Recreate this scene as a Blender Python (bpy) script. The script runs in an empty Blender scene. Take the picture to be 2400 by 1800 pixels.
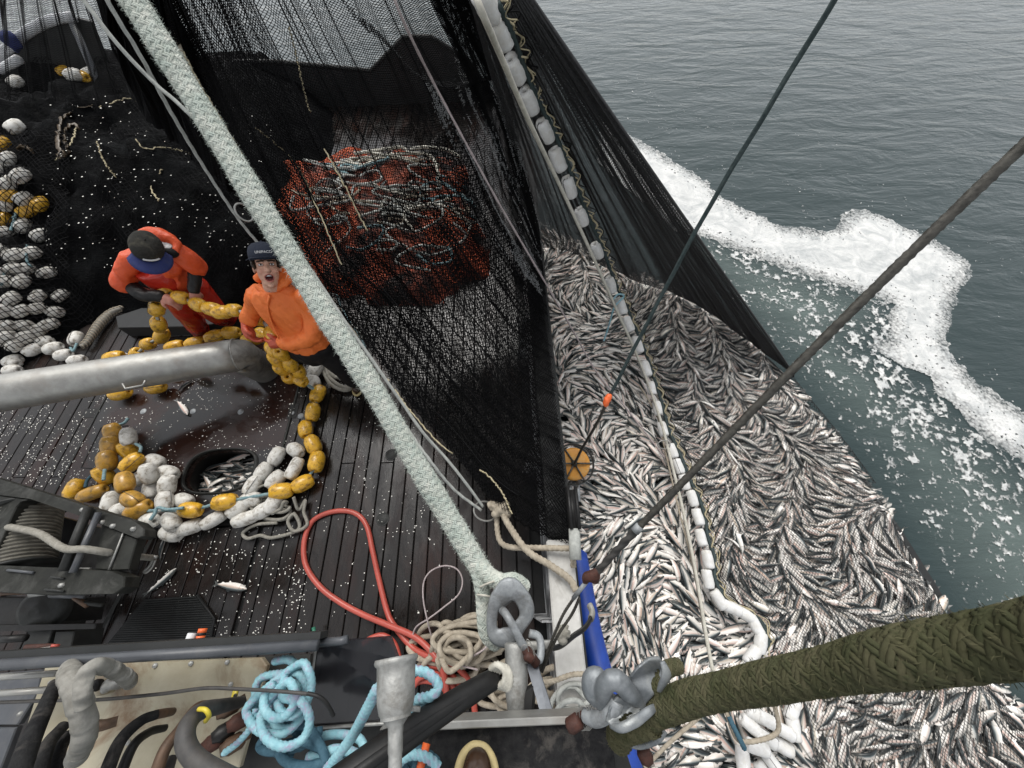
import bpy, math, random
import numpy as np
from mathutils import Vector, Matrix
random.seed(7); rng = np.random.default_rng(11)
S = bpy.context.scene
C = S.collection
# ------------------------------------------------------------------ camera, sky, sun, exposure
FPX = 880.0; CAMH = 3.4
_dy = np.array([-70/FPX, 1630/FPX, -1.0]); _dy /= np.linalg.norm(_dy)
_n2 = -np.array([-70., 1630.])*FPX*FPX/(70.**2+1630.**2)
_dz = -np.array([_n2[0]/FPX, _n2[1]/FPX, -1.0]); _dz /= np.linalg.norm(_dz)
RC = np.stack([np.cross(_dy, _dz), _dy, _dz], 1)
cam = bpy.data.objects.new('camera', bpy.data.cameras.new('camera')); C.objects.link(cam)
cam.data.sensor_width = 36; cam.data.lens = 36*FPX/2400; cam.data.clip_start = 0.02; cam.data.clip_end = 5000
m = Matrix([list(RC.T[0])+[0], list(RC.T[1])+[0], list(RC.T[2])+[CAMH], [0, 0, 0, 1]])
cam.matrix_world = m
S.camera = cam
SUN_EL, SUN_AZ = 58, -15
W = bpy.data.worlds.new('World'); S.world = W; W.use_nodes = True
nt = W.node_tree; bgn = nt.nodes['Background']
sky = nt.nodes.new('ShaderNodeTexSky'); sky.sky_type = 'NISHITA'; sky.sun_disc = False
sky.sun_elevation = math.radians(SUN_EL); sky.sun_rotation = math.radians(SUN_AZ)
sky.air_density = 1.0; sky.dust_density = 1.5; sky.ozone_density = 1.0
hs = nt.nodes.new('ShaderNodeHueSaturation'); hs.inputs['Saturation'].default_value = 0.14
nt.links.new(sky.outputs[0], hs.inputs['Color']); nt.links.new(hs.outputs[0], bgn.inputs[0])
bgn.inputs[1].default_value = 0.15
sl = bpy.data.lights.new('sun', 'SUN'); sl.energy = 1.5; sl.angle = math.radians(30); sl.color = (1, .97, .92)
so = bpy.data.objects.new('sun', sl); C.objects.link(so)
_el, _az = math.radians(SUN_EL), math.radians(SUN_AZ)
so.rotation_euler = Vector((math.cos(_el)*math.sin(_az), math.cos(_el)*math.cos(_az), math.sin(_el))).to_track_quat('Z', 'Y').to_euler()
S.view_settings.view_transform = 'Standard'; S.view_settings.look = 'None'
S.view_settings.gamma = 1; S.view_settings.use_curve_mapping = False
S.view_settings.exposure = 0.6
S.render.engine = 'CYCLES'
S.cycles.max_bounces = 6; S.cycles.diffuse_bounces = 3; S.cycles.glossy_bounces = 3
S.cycles.transmission_bounces = 4; S.cycles.transparent_max_bounces = 8; S.cycles.caustics_reflective = False
try: S.cycles.use_denoising = True
except Exception: pass

# ------------------------------------------------------------------ helpers: where a pixel of the photo stands in the place
def ray(px, py): return RC.T @ np.array([(px-1200)/FPX, (900-py)/FPX, -1.0])
def P(px, py, z=0.0):
    r = ray(px, py); return np.array([0, 0, CAMH]) + r*((z-CAMH)/r[2])
def D(px, py, t): return np.array([0, 0, CAMH]) + ray(px, py)*t
def AY(px, py, y):
    r = ray(px, py); return np.array([0, 0, CAMH]) + r*(y/r[1])
def proj(p):
    c = (np.asarray(p, float)-np.array([0, 0, CAMH])) @ RC.T
    return 1200+FPX*c[..., 0]/-c[..., 2], 900-FPX*c[..., 1]/-c[..., 2], -c[..., 2]
def nrm(v): return v/np.maximum(np.linalg.norm(v, axis=-1, keepdims=True), 1e-9)
def spl(pts, n=None, step=None, closed=False):
    p = np.array(pts, float)
    if closed: q = np.vstack([p[-1], p, p[0], p[1]])
    else: q = np.vstack([2*p[0]-p[1], p, 2*p[-1]-p[-2]])
    out = []
    for i in range(len(q)-3):
        t = np.linspace(0, 1, 24, endpoint=False)[:, None]
        a, b, c, d = q[i:i+4]
        out.append(.5*((2*b)+(-a+c)*t+(2*a-5*b+4*c-d)*t*t+(-a+3*b-3*c+d)*t**3))
    if not closed: out.append(p[-1:])
    o = np.vstack(out)
    if closed: o = np.vstack([o, o[:1]])
    L = np.concatenate([[0], np.cumsum(np.linalg.norm(np.diff(o, axis=0), axis=1))])
    if step: n = max(3, int(L[-1]/step)+1)
    s = np.linspace(0, L[-1], n)
    r = np.stack([np.interp(s, L, o[:, k]) for k in range(o.shape[1])], 1)
    return r[:-1] if closed else r
def frames(p, closed=False):
    if closed: t = np.roll(p, -1, 0)-np.roll(p, 1, 0)
    else: t = np.gradient(p, axis=0)
    t = nrm(t)
    n = np.zeros_like(p); up = np.array([0, 0, 1.]) if abs(t[0, 2]) < .9 else np.array([1., 0, 0])
    v = up-t[0]*(up@t[0]); n[0] = v/np.linalg.norm(v)
    for i in range(1, len(p)):
        v = n[i-1]-t[i]*(n[i-1]@t[i]); n[i] = v/max(np.linalg.norm(v), 1e-9)
    return t, n, np.cross(t, n)
def hsh(i, j, s):
    h = (i.astype(np.int64)*374761393+j.astype(np.int64)*668265263+s*974634777) & 0xffffffff
    h = ((h ^ (h >> 13))*1274126177) & 0xffffffff
    return ((h ^ (h >> 16)) & 0xffff)/65535.0
def vn(x, y, s=0):
    x = np.asarray(x, float); y = np.asarray(y, float)
    i = np.floor(x); j = np.floor(y); fx = x-i; fy = y-j
    fx = fx*fx*(3-2*fx); fy = fy*fy*(3-2*fy)
    return (hsh(i, j, s)*(1-fx)+hsh(i+1, j, s)*fx)*(1-fy)+(hsh(i, j+1, s)*(1-fx)+hsh(i+1, j+1, s)*fx)*fy
def fbm(x, y, s=0, o=4):
    v = 0; a = .5; tot = 0
    for k in range(o): v = v+a*vn(np.asarray(x)*2**k, np.asarray(y)*2**k, s+k*17); tot += a; a *= .55
    return v/tot
def inpoly(x, y, poly):
    x = np.asarray(x); y = np.asarray(y); c = np.zeros(x.shape, bool); n = len(poly)
    for i in range(n):
        x1, y1 = poly[i]; x2, y2 = poly[(i+1) % n]
        k = ((y1 > y) != (y2 > y)) & (x < (x2-x1)*(y-y1)/((y2-y1) or 1e-9)+x1)
        c ^= k
    return c
# ------------------------------------------------------------------ meshes
def mesh(name, V, Fc, mat=None, smooth=True, uv=None, attr=None):
    me = bpy.data.meshes.new(name); V = np.asarray(V, float)
    if isinstance(Fc, np.ndarray):
        k = Fc.shape[1]; nf = len(Fc)
        me.vertices.add(len(V)); me.vertices.foreach_set('co', V.ravel().astype(np.float32))
        me.loops.add(nf*k); me.loops.foreach_set('vertex_index', Fc.ravel().astype(np.int32))
        me.polygons.add(nf); me.polygons.foreach_set('loop_start', np.arange(0, nf*k, k, dtype=np.int32))
        me.update(calc_edges=True)
    else:
        me.from_pydata([tuple(v) for v in V], [], [tuple(int(i) for i in f) for f in Fc]); me.update()
    if smooth: me.polygons.foreach_set('use_smooth', np.ones(len(me.polygons), bool))
    if uv is not None:
        li = np.empty(len(me.loops), np.int32); me.loops.foreach_get('vertex_index', li)
        u = me.uv_layers.new(name='UVMap'); u.data.foreach_set('uv', np.asarray(uv, np.float32)[li].ravel())
    for k, a in (attr or {}).items():
        a = np.asarray(a, np.float32)
        if a.ndim == 1: me.attributes.new(k, 'FLOAT', 'POINT').data.foreach_set('value', a)
        else: me.attributes.new(k, 'FLOAT_COLOR', 'POINT').data.foreach_set('color', np.hstack([a, np.ones((len(a), 1), np.float32)]).ravel())
    if mat: me.materials.append(mat)
    me.validate()
    return me
def link(name, me, parent=None, loc=None):
    o = bpy.data.objects.new(name, me); C.objects.link(o)
    if parent is not None: o.parent = parent
    if loc is not None: o.location = Vector(loc)
    return o
def ob(name, VF, mat, parent=None, smooth=True, uv=None, attr=None):
    if len(VF) > 2 and uv is None: uv = VF[2]
    return link(name, mesh(name, VF[0], VF[1], mat, smooth, uv, attr), parent)
def tag(o, label=None, cat=None, group=None, kind=None):
    if label: o['label'] = label
    if cat: o['category'] = cat
    if group: o['group'] = group
    if kind: o['kind'] = kind
    return o
def thing(name, label, cat, group=None):
    o = bpy.data.objects.new(name, None); C.objects.link(o); o.empty_display_size = .05
    return tag(o, label, cat, group)
def join(L):
    V = []; Fs = []; U = []; n = 0
    for a in L:
        V.append(a[0]); Fs += [tuple(int(i)+n for i in f) for f in a[1]]; n += len(a[0])
        U.append(a[2] if len(a) > 2 and a[2] is not None else np.zeros((len(a[0]), 2)))
    return np.vstack(V), Fs, np.vstack(U)
def tube(pts, r, seg=10, closed=False, caps=True, sec=None, lobes=0, pitch=.1, amp=.16):
    """swept tube; r scalar or list; lobes>0 makes a laid rope of twisted strands"""
    p = np.asarray(pts, float); n = len(p)
    r = np.ones(n)*r if np.ndim(r) == 0 else np.interp(np.linspace(0, 1, n), np.linspace(0, 1, len(r)), r)
    t, a, b = frames(p, closed)
    L = np.concatenate([[0], np.cumsum(np.linalg.norm(np.diff(p, axis=0), axis=1))])
    th = np.linspace(0, 2*math.pi, seg, endpoint=False)
    rr = r[:, None]*np.ones((1, seg))
    if lobes:
        tw = L[:, None]*2*math.pi/pitch
        rr = rr*(1-amp+amp*2*np.abs(np.cos(lobes*.5*(th[None]-tw))))
    ca, sa = np.cos(th), np.sin(th)
    sx, sy = (1, 1) if sec is None else sec
    V = p[:, None]+a[:, None]*(rr*ca*sx)[..., None]+b[:, None]*(rr*sa*sy)[..., None]
    uv = np.stack([np.repeat(th[None]/(2*math.pi), n, 0), np.repeat(L[:, None], seg, 1)], -1).reshape(-1, 2)
    Fs = []
    for i in range(n if closed else n-1):
        i2 = (i+1) % n
        for j in range(seg):
            j2 = (j+1) % seg
            Fs.append((i*seg+j, i*seg+j2, i2*seg+j2, i2*seg+j))
    V = V.reshape(-1, 3)
    if caps and not closed:
        Fs.append(tuple(range(seg))[::-1]); Fs.append(tuple(range((n-1)*seg, n*seg)))
    return V, Fs, uv
def lathe(prof, seg=20, closed=False):
    """profile of (radius, z) round the z axis"""
    pr = np.array(prof, float); n = len(pr); th = np.linspace(0, 2*math.pi, seg, endpoint=False)
    V = np.stack([pr[:, None, 0]*np.cos(th), pr[:, None, 0]*np.sin(th), np.repeat(pr[:, None, 1], seg, 1)], -1).reshape(-1, 3)
    uv = np.stack([np.repeat(th[None]/(2*math.pi), n, 0), np.repeat(np.linspace(0, 1, n)[:, None], seg, 1)], -1).reshape(-1, 2)
    Fs = [(i*seg+j, i*seg+(j+1) % seg, ((i+1) % n)*seg+(j+1) % seg, ((i+1) % n)*seg+j) for i in range(n if closed else n-1) for j in range(seg)]
    return V, Fs, uv
def place(VF, axis, loc, roll=0.0):
    """turn local z onto axis and move to loc"""
    q = Vector(axis).to_track_quat('Z', 'Y').to_matrix() @ Matrix.Rotation(roll, 3, 'Z')
    return (VF[0] @ np.array(q).T+np.asarray(loc), VF[1]) + tuple(VF[2:])
def box(c, s, bev=.004, R=None):
    """bevelled box: centre, full size"""
    h = np.array(s, float)/2; b = min(bev, *(h*.45)); V = []
    for sx in (-1, 1):
        for sy in (-1, 1):
            for sz in (-1, 1):
                g = np.array([sx, sy, sz])
                for k in range(3):
                    q = h-b; q = q.copy(); q[k] = h[k]; V.append(g*q)
    V = np.array(V); I = lambda x, y, z, k: ((x*2+y)*2+z)*3+k
    Fs = [(I(1,0,0,0),I(1,1,0,0),I(1,1,1,0),I(1,0,1,0)), (I(0,0,0,0),I(0,0,1,0),I(0,1,1,0),I(0,1,0,0)),
          (I(0,1,0,1),I(0,1,1,1),I(1,1,1,1),I(1,1,0,1)), (I(0,0,0,1),I(1,0,0,1),I(1,0,1,1),I(0,0,1,1)),
          (I(0,0,1,2),I(1,0,1,2),I(1,1,1,2),I(0,1,1,2)), (I(0,0,0,2),I(0,1,0,2),I(1,1,0,2),I(1,0,0,2))]
    def e(f):
        n = np.cross(V[f[1]]-V[f[0]], V[f[2]]-V[f[0]]); c = V[list(f)].mean(0)
        Fs.append(f if n@c > 0 else f[::-1])
    for a in (0, 1):
        for d in (0, 1):
            e((I(a,d,0,0),I(a,d,1,0),I(a,d,1,1),I(a,d,0,1))); e((I(a,0,d,0),I(a,1,d,0),I(a,1,d,2),I(a,0,d,2))); e((I(0,a,d,1),I(1,a,d,1),I(1,a,d,2),I(0,a,d,2)))
            for g in (0, 1): e((I(a,d,g,0),I(a,d,g,1),I(a,d,g,2)))
    if R is not None: V = V @ np.array(R).T
    return V+np.asarray(c), Fs
def prism(poly, d, bev=0):
    """solid between polygon (3D points) and the polygon moved by d; normals kept outward"""
    A = np.array(poly, float); B = A+np.asarray(d); n = len(A)
    nn = np.zeros(3)
    for i in range(n): nn += np.cross(A[i], A[(i+1) % n])
    if nn@np.asarray(d) > 0: A = A[::-1]; B = B[::-1]
    if bev:
        c = A.mean(0); A2 = A.copy(); A = A+nrm(np.asarray(d, float))*bev
        inn = A2+(c-A2)/np.linalg.norm(c-A2, axis=1, keepdims=True)*bev
        V = np.vstack([inn, A, B]); Fs = [tuple(range(n))]
        for i in range(n):
            j = (i+1) % n; Fs += [(i, i+n, j+n, j), (i+n, i+2*n, j+2*n, j+n)]
        Fs.append(tuple(range(2*n, 3*n))[::-1]); return V, Fs
    V = np.vstack([A, B]); Fs = [tuple(range(n)), tuple(range(n, 2*n))[::-1]]
    for i in range(n): Fs.append((i, i+n, (i+1) % n+n, (i+1) % n))
    return V, Fs
def ellipsoid(c, r, R=None, nu=16, nv=10):
    th = np.linspace(0, 2*math.pi, nu, endpoint=False); ph = np.linspace(.08, math.pi-.08, nv)
    V = np.stack([np.sin(ph)[:, None]*np.cos(th), np.sin(ph)[:, None]*np.sin(th), np.cos(ph)[:, None]*np.ones(nu)], -1).reshape(-1, 3)*np.array(r)
    Fs = [(i*nu+j, (i+1)*nu+j, (i+1)*nu+(j+1) % nu, i*nu+(j+1) % nu) for i in range(nv-1) for j in range(nu)]
    Fs.append(tuple(range(nu))); Fs.append(tuple(range((nv-1)*nu, nv*nu))[::-1])
    if R is not None: V = V @ np.array(R).T
    return V+np.asarray(c), Fs
def limb(pts, rad, sec=(1, 1), seg=14, n=14):
    """closed tapering limb through joints, round ends"""
    p = spl(pts, n); r = np.interp(np.linspace(0, 1, n), np.linspace(0, 1, len(rad)), rad)
    d0 = nrm(p[0]-p[1]); d1 = nrm(p[-1]-p[-2])
    p = np.vstack([p[0]+d0*r[0]*.7, p[0]+d0*r[0]*.45, p, p[-1]+d1*r[-1]*.45, p[-1]+d1*r[-1]*.7])
    r = np.concatenate([[r[0]*.45, r[0]*.85], r, [r[-1]*.85, r[-1]*.45]])
    return tube(p, list(r), seg, sec=sec)[:2]
def fuse(L, voxel=.008, it=4, fac=.5):
    V, Fs, _ = join(L)
    o = link('tmp', mesh('tmp', V, Fs))
    md = o.modifiers.new('r', 'REMESH'); md.mode = 'VOXEL'; md.voxel_size = voxel
    sm = o.modifiers.new('s', 'SMOOTH'); sm.factor = fac; sm.iterations = it
    dg = bpy.context.evaluated_depsgraph_get(); e = o.evaluated_get(dg).to_mesh()
    n = len(e.vertices); co = np.empty(n*3, np.float32); e.vertices.foreach_get('co', co)
    no = np.empty(n*3, np.float32); e.vertices.foreach_get('normal', no)
    F2 = [tuple(p.vertices) for p in e.polygons]
    o.evaluated_get(dg).to_mesh_clear(); me = o.data; bpy.data.objects.remove(o); bpy.data.meshes.remove(me)
    return co.reshape(-1, 3).astype(float), F2, no.reshape(-1, 3).astype(float)
def wrinkle(vfn, amp=.006, sc=14, seed=3, stretch=(1, 1, .45)):
    V, Fs, N = vfn; q = V*np.array(stretch)*sc
    f = fbm(q[:, 0]+q[:, 2]*.7, q[:, 1]-q[:, 2]*.6, seed, 3)
    f = 1-np.abs(f-.5)*4
    return V+N*(f*amp)[:, None], Fs
# ------------------------------------------------------------------ materials
class NT:
    def __init__(s, name):
        s.m = bpy.data.materials.new(name); s.m.use_nodes = True; s.t = s.m.node_tree; s.n = s.t.nodes
        s.b = s.n['Principled BSDF']
    def new(s, t, **k):
        o = s.n.new(t)
        for a, v in k.items(): setattr(o, a, v)
        return o
    def l(s, a, b): s.t.links.new(a, b)
    def noise(s, scale, detail=4, rough=.6, vec=None, dist=0):
        o = s.new('ShaderNodeTexNoise'); o.inputs['Scale'].default_value = scale; o.inputs['Detail'].default_value = detail
        o.inputs['Roughness'].default_value = rough; o.inputs['Distortion'].default_value = dist
        if vec is not None: s.l(vec, o.inputs['Vector'])
        return o.outputs['Fac']
    def ramp(s, fac, stops, interp='LINEAR'):
        o = s.new('ShaderNodeValToRGB'); o.color_ramp.interpolation = interp; e = o.color_ramp.elements
        while len(e) < len(stops): e.new(.5)
        for q, (p, c) in zip(e, stops):
            q.position = p; q.color = (c, c, c, 1) if np.ndim(c) == 0 else (*c, 1)
        s.l(fac, o.inputs[0]); return o.outputs[0]
    def mix(s, f, a, b, blend='MIX'):
        o = s.new('ShaderNodeMix', data_type='RGBA', blend_type=blend)
        for k, v in ((0, f), (6, a), (7, b)):
            if hasattr(v, 'is_output'): s.l(v, o.inputs[k])
            elif k == 0: o.inputs[0].default_value = v
            else: o.inputs[k].default_value = (*v, 1) if len(v) == 3 else v
        return o.outputs[2]
    def math(s, op, a, b=0.0):
        o = s.new('ShaderNodeMath', operation=op)
        for k, v in ((0, a), (1, b)):
            if hasattr(v, 'is_output'): s.l(v, o.inputs[k])
            else: o.inputs[k].default_value = v
        return o.outputs[0]
    def mapped(s, coord, scale=(1, 1, 1), rot=(0, 0, 0)):
        tc = s.new('ShaderNodeTexCoord'); mp = s.new('ShaderNodeMapping'); mp.inputs['Scale'].default_value = scale; mp.inputs['Rotation'].default_value = rot
        s.l(tc.outputs[coord], mp.inputs[0]); return mp.outputs[0]
    def bump(s, h, strength=.3, dist=.01, prev=None):
        o = s.new('ShaderNodeBump'); o.inputs['Strength'].default_value = strength; o.inputs['Distance'].default_value = dist
        s.l(h, o.inputs['Height'])
        if prev is not None: s.l(prev, o.inputs['Normal'])
        s.l(o.outputs[0], s.b.inputs['Normal']); return o.outputs[0]
    def set(s, **k):
        for a, v in k.items():
            a = {'spec': 'Specular IOR Level', 'coat': 'Coat Weight', 'rough': 'Roughness', 'metal': 'Metallic', 'col': 'Base Color'}[a]
            if hasattr(v, 'is_output'): s.l(v, s.b.inputs[a])
            else: s.b.inputs[a].default_value = (*v, 1) if np.ndim(v) else v
        return s
def mat(name, c1, c2=None, scale=20, rough=(.4, .6), metal=0, bump=.15, bscale=None, bdist=.004, spec=.5, dirt=None, coat=0, coord='Object', lo=.35, hi=.65, dscale=6):
    s = NT(name); v = s.mapped(coord)
    n = s.noise(scale, 6, .65, v)
    col = s.ramp(n, [(lo, c1), (hi, c2 or tuple(x*.7 for x in c1))])
    if dirt:
        d = s.noise(dscale, 7, .7, v, .6)
        col = s.mix(s.ramp(d, [(.5, 0.), (.68, 1.)]), col, dirt)
    s.set(col=col, rough=s.ramp(s.noise(scale*.6, 4, .6, v), [(.3, rough[0]), (.7, rough[1])]), metal=metal, spec=spec, coat=coat)
    if bump: s.bump(s.noise(bscale or scale*3, 5, .6, v), bump, bdist)
    return s.m
M = {}
M['white_foam'] = mat('white_float', (.7, .69, .65), (.52, .5, .45), 22, (.5, .7), bump=.4, bscale=70, bdist=.003, dirt=(.2, .17, .13), dscale=17)
M['white_new'] = mat('clean_white_float', (.74, .74, .73), (.62, .61, .58), 16, (.45, .65), bump=.2, bscale=60, bdist=.002, dirt=(.6, .58, .53), dscale=8)
M['yellow'] = mat('yellow_float', (.74, .43, .04), (.6, .32, .025), 26, (.16, .4), bump=.35, bscale=60, bdist=.003, dirt=(.17, .09, .02), dscale=17, coat=.15)
M['ochre'] = mat('ochre_float', (.52, .28, .04), (.36, .2, .035), 26, (.2, .45), bump=.3, bscale=60, bdist=.002, dirt=(.16, .1, .03), dscale=13, coat=.1)
M['black'] = mat('black_rubber', (.008, .008, .008), (.016, .0155, .015), 18, (.35, .6), bump=.15, spec=.3)
M['blackmatt'] = mat('black_neoprene', (.008, .008, .009), (.02, .02, .02), 40, (.75, .95), bump=.5, bscale=150, spec=.2, dirt=(.06, .055, .05), dscale=18)
M['hose'] = mat('dark_hydraulic_hose', (.035, .034, .033), (.06, .055, .05), 30, (.5, .7), bump=.2, bscale=120)
M['galv'] = mat('galvanised_steel', (.25, .265, .275), (.38, .4, .41), 40, (.5, .68), metal=.35, bump=.4, bscale=60, dirt=(.16, .16, .155), dscale=9)
M['steel'] = mat('worn_stainless_steel', (.4, .395, .37), (.29, .285, .265), 10, (.36, .52), metal=.6, bump=.12, bscale=80, dirt=(.3, .28, .25), dscale=5)
M['galvdark'] = mat('dull_dark_galvanising', (.13, .145, .155), (.24, .255, .265), 22, (.42, .6), metal=.4, bump=.35, bscale=60, dirt=(.3, .31, .3), dscale=8)
M['alu'] = mat('cast_aluminium', (.42, .42, .4), (.28, .28, .265), 40, (.45, .65), metal=.6, bump=.35, bscale=90, dirt=(.2, .19, .17), dscale=12)
M['rust'] = mat('rusty_iron', (.075, .024, .014), (.04, .014, .009), 40, (.6, .85), bump=.5, bscale=90)
M['darksteel'] = mat('dark_painted_steel', (.015, .016, .015), (.03, .031, .029), 12, (.4, .65), bump=.15, bscale=40, spec=.3, dirt=(.015, .014, .012), dscale=4)
M['greypaint'] = mat('slate_grey_paint', (.052, .056, .064), (.075, .08, .088), 8, (.3, .45), bump=.08, bscale=60, dirt=(.1, .1, .1), dscale=7)
M['flatbar'] = mat('oxidised_flat_bar', (.12, .13, .145), (.07, .075, .085), 14, (.4, .6), metal=.5, bump=.15)
M['cream'] = mat('stained_cream_paint', (.36, .33, .245), (.27, .24, .165), 5, (.4, .55), bump=.2, bscale=50, dirt=(.15, .085, .04), dscale=4)
M['tape'] = mat('grey_tape_wrap', (.3, .29, .26), (.17, .165, .145), 16, (.55, .75), bump=.5, bscale=40, dirt=(.13, .12, .1))
M['tan'] = mat('tan_rope', (.43, .38, .3), (.28, .24, .185), 30, (.7, .9), bump=.4, bscale=260, bdist=.003, spec=.2)
M['greyrope'] = mat('grey_rope', (.3, .285, .25), (.2, .19, .16), 40, (.7, .9), bump=.4, bscale=260, bdist=.003, spec=.2)
M['palerope'] = mat('pale_line', (.44, .45, .42), (.3, .31, .29), 40, (.7, .9), bump=.3, bscale=260, bdist=.002, spec=.2)
M['whiterope'] = mat('off_white_line', (.56, .54, .47), (.42, .4, .34), 30, (.6, .8), bump=.3, bscale=220, bdist=.002, spec=.2)
M['pinkline'] = mat('pink_flecked_line', (.5, .43, .42), (.3, .25, .25), 90, (.6, .8), bump=.2, spec=.2)
M['teal'] = mat('teal_twine', (.12, .22, .25), (.27, .37, .38), 60, (.6, .8), bump=.4, bscale=200, spec=.2)
M['blue_rope'] = mat('light_blue_rope', (.2, .41, .47), (.3, .52, .57), 50, (.5, .7), bump=.6, bscale=160, bdist=.004, spec=.3, dirt=(.34, .28, .4), dscale=40)
M['navy_rope'] = mat('dark_blue_rope', (.035, .085, .12), (.06, .13, .17), 50, (.6, .8), bump=.6, bscale=160, bdist=.004, spec=.25)
M['greenline'] = mat('dark_green_rope', (.022, .036, .037), (.05, .068, .067), 60, (.6, .8), bump=.3, spec=.25)
M['wire'] = mat('greasy_wire_rope', (.045, .042, .036), (.1, .094, .08), 60, (.4, .6), metal=.4, bump=.3)
M['red_hose'] = mat('red_hose', (.46, .085, .06), (.38, .065, .045), 6, (.3, .45), bump=.05)
M['blue'] = mat('blue_fender', (.01, .055, .34), (.008, .042, .26), 10, (.4, .55), bump=.2, bscale=90)
M['capwood'] = mat('weathered_white_board', (.6, .59, .56), (.42, .41, .38), 7, (.55, .75), bump=.2, bscale=30, dirt=(.28, .26, .23), dscale=5)
M['bulwark'] = mat('pale_patched_bulwark_plate', (.09, .092, .095), (.62, .63, .63), 7, (.3, .5), metal=.1, bump=.3, bscale=30, lo=.46, hi=.6)  # dark grey plate broken by pale noise patches
M['sternwall'] = mat('dark_stern_bulwark', (.018, .0195, .0195), (.028, .029, .029), 4, (.45, .6), bump=.1, spec=.3)
M['whiterim'] = mat('white_bulwark_rim', (.6, .61, .62), (.45, .46, .47), 6, (.35, .5))
M['twine'] = mat('black_net_twine', (.004, .004, .0045), (.008, .008, .0085), 60, (.5, .7), bump=0, spec=.05)
M['twine_grey'] = mat('grey_net_twine', (.018, .018, .019), (.04, .04, .041), 60, (.4, .6), bump=0, spec=.4)
M['cornline'] = mat('yellowed_twine', (.5, .44, .3), (.34, .29, .18), 60, (.7, .9), bump=.3, spec=.2)
M['orangenet'] = mat('orange_web', (.66, .12, .03), (.45, .075, .022), 30, (.5, .7), bump=.3)
M['weed'] = mat('brown_kelp', (.075, .048, .02), (.035, .022, .01), 30, (.35, .6))
M['skin'] = None
M['boot'] = mat('brown_rubber_boot', (.05, .025, .012), (.035, .017, .009), 20, (.2, .35), bump=.08)
M['bootsole'] = mat('cream_boot_trim', (.62, .5, .24), (.5, .4, .2), 20, (.5, .6), bump=.1)
M['scale'] = mat('fish_scale', (.85, .83, .76), (.7, .68, .62), 30, (.2, .4), bump=0)
M['orange_jacket'] = mat('orange_rain_jacket', (.82, .2, .045), (.72, .16, .038), 5, (.42, .6), bump=.6, bscale=9, bdist=.03, spec=.3)
M['red_jacket'] = mat('red_orange_rain_jacket', (.72, .105, .03), (.6, .075, .022), 5, (.35, .5), bump=.6, bscale=9, bdist=.03, spec=.35)
M['red_bib'] = mat('wet_red_bib_trousers', (.5, .03, .014), (.4, .022, .012), 5, (.15, .3), bump=.6, bscale=9, bdist=.03)
M['glove'] = mat('orange_rubber_glove', (.5, .085, .035), (.38, .06, .03), 18, (.35, .5), bump=.2)
M['darkcloth'] = mat('black_work_trousers', (.008, .008, .009), (.015, .014, .014), 20, (.7, .9), bump=.3, spec=.2)
M['navycap'] = mat('navy_cap_cloth', (.022, .027, .042), (.03, .035, .05), 120, (.8, .95), bump=.3, bscale=400, bdist=.001, spec=.2)
M['greycap'] = mat('faded_black_cap_cloth', (.02, .02, .018), (.035, .034, .03), 60, (.8, .95), bump=.3, bscale=300, bdist=.001, spec=.2, dirt=(.07, .065, .05), dscale=10)
M['bluecap'] = mat('blue_cap_peak_cloth', (.014, .025, .13), (.02, .03, .1), 60, (.7, .9), bump=.3, bscale=300, bdist=.001)
M['hair'] = mat('brown_hair', (.03, .02, .013), (.05, .034, .02), 60, (.5, .7))
M['white'] = mat('white_cloth', (.7, .7, .7), (.55, .55, .55), 20, (.7, .9))
M['orange'] = mat('orange_plastic', (.8, .14, .03), (.7, .12, .03), 20, (.4, .5), bump=0)
M['yellowplastic'] = mat('yellow_plastic', (.62, .5, .04), (.5, .4, .04), 20, (.4, .5), bump=0)
M['green'] = mat('green_plastic', (.03, .16, .1), (.02, .12, .08), 20, (.4, .5), bump=0)
M['copper'] = mat('rusted_fitting', (.13, .075, .045), (.07, .045, .03), 25, (.5, .7), metal=.3, bump=.4, bscale=60)
M['buoy'] = mat('worn_orange_yellow_disc', (.6, .27, .03), (.5, .21, .03), 8, (.4, .6), bump=.1, dirt=(.5, .34, .14))
def wood_mat():
    s = NT('wet_dark_deck_timber')
    oi = s.new('ShaderNodeObjectInfo'); tc = s.new('ShaderNodeTexCoord')
    add = s.new('ShaderNodeVectorMath', operation='ADD'); mul = s.new('ShaderNodeVectorMath', operation='SCALE')
    s.l(oi.outputs['Location'], mul.inputs[0]); mul.inputs['Scale'].default_value = 1.0
    s.l(tc.outputs['Object'], add.inputs[0]); s.l(mul.outputs[0], add.inputs[1])
    def mp(sc):
        m_ = s.new('ShaderNodeMapping'); m_.inputs['Scale'].default_value = sc; s.l(add.outputs[0], m_.inputs[0]); return m_.outputs[0]
    grain = s.noise(14, 6, .65, mp((9, 1, 4)))
    col = s.ramp(grain, [(.3, (.007, .006, .0055)), (.7, (.02, .016, .014))])
    patch = s.noise(1.5, 6, .6, mp((2.2, 1, 1)), .5)
    col = s.mix(s.ramp(patch, [(.48, 0.), (.66, 1.)]), col, (.021, .0085, .0055))
    col = s.mix(s.ramp(oi.outputs['Random'], [(0, .0), (1, .45)]), col, (.02, .019, .018))
    wet = s.noise(2.1, 7, .68, mp((2.5, 1, 1)), .8)
    s.set(col=col, rough=s.ramp(wet, [(.36, .05), (.5, .2), (.66, .38)]), spec=.42)
    b1 = s.bump(grain, .25, .003); s.bump(s.noise(60, 4, .6, mp((1, 1, 1))), .12, .002, b1)
    return s.m
M['wood'] = wood_mat()
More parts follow.
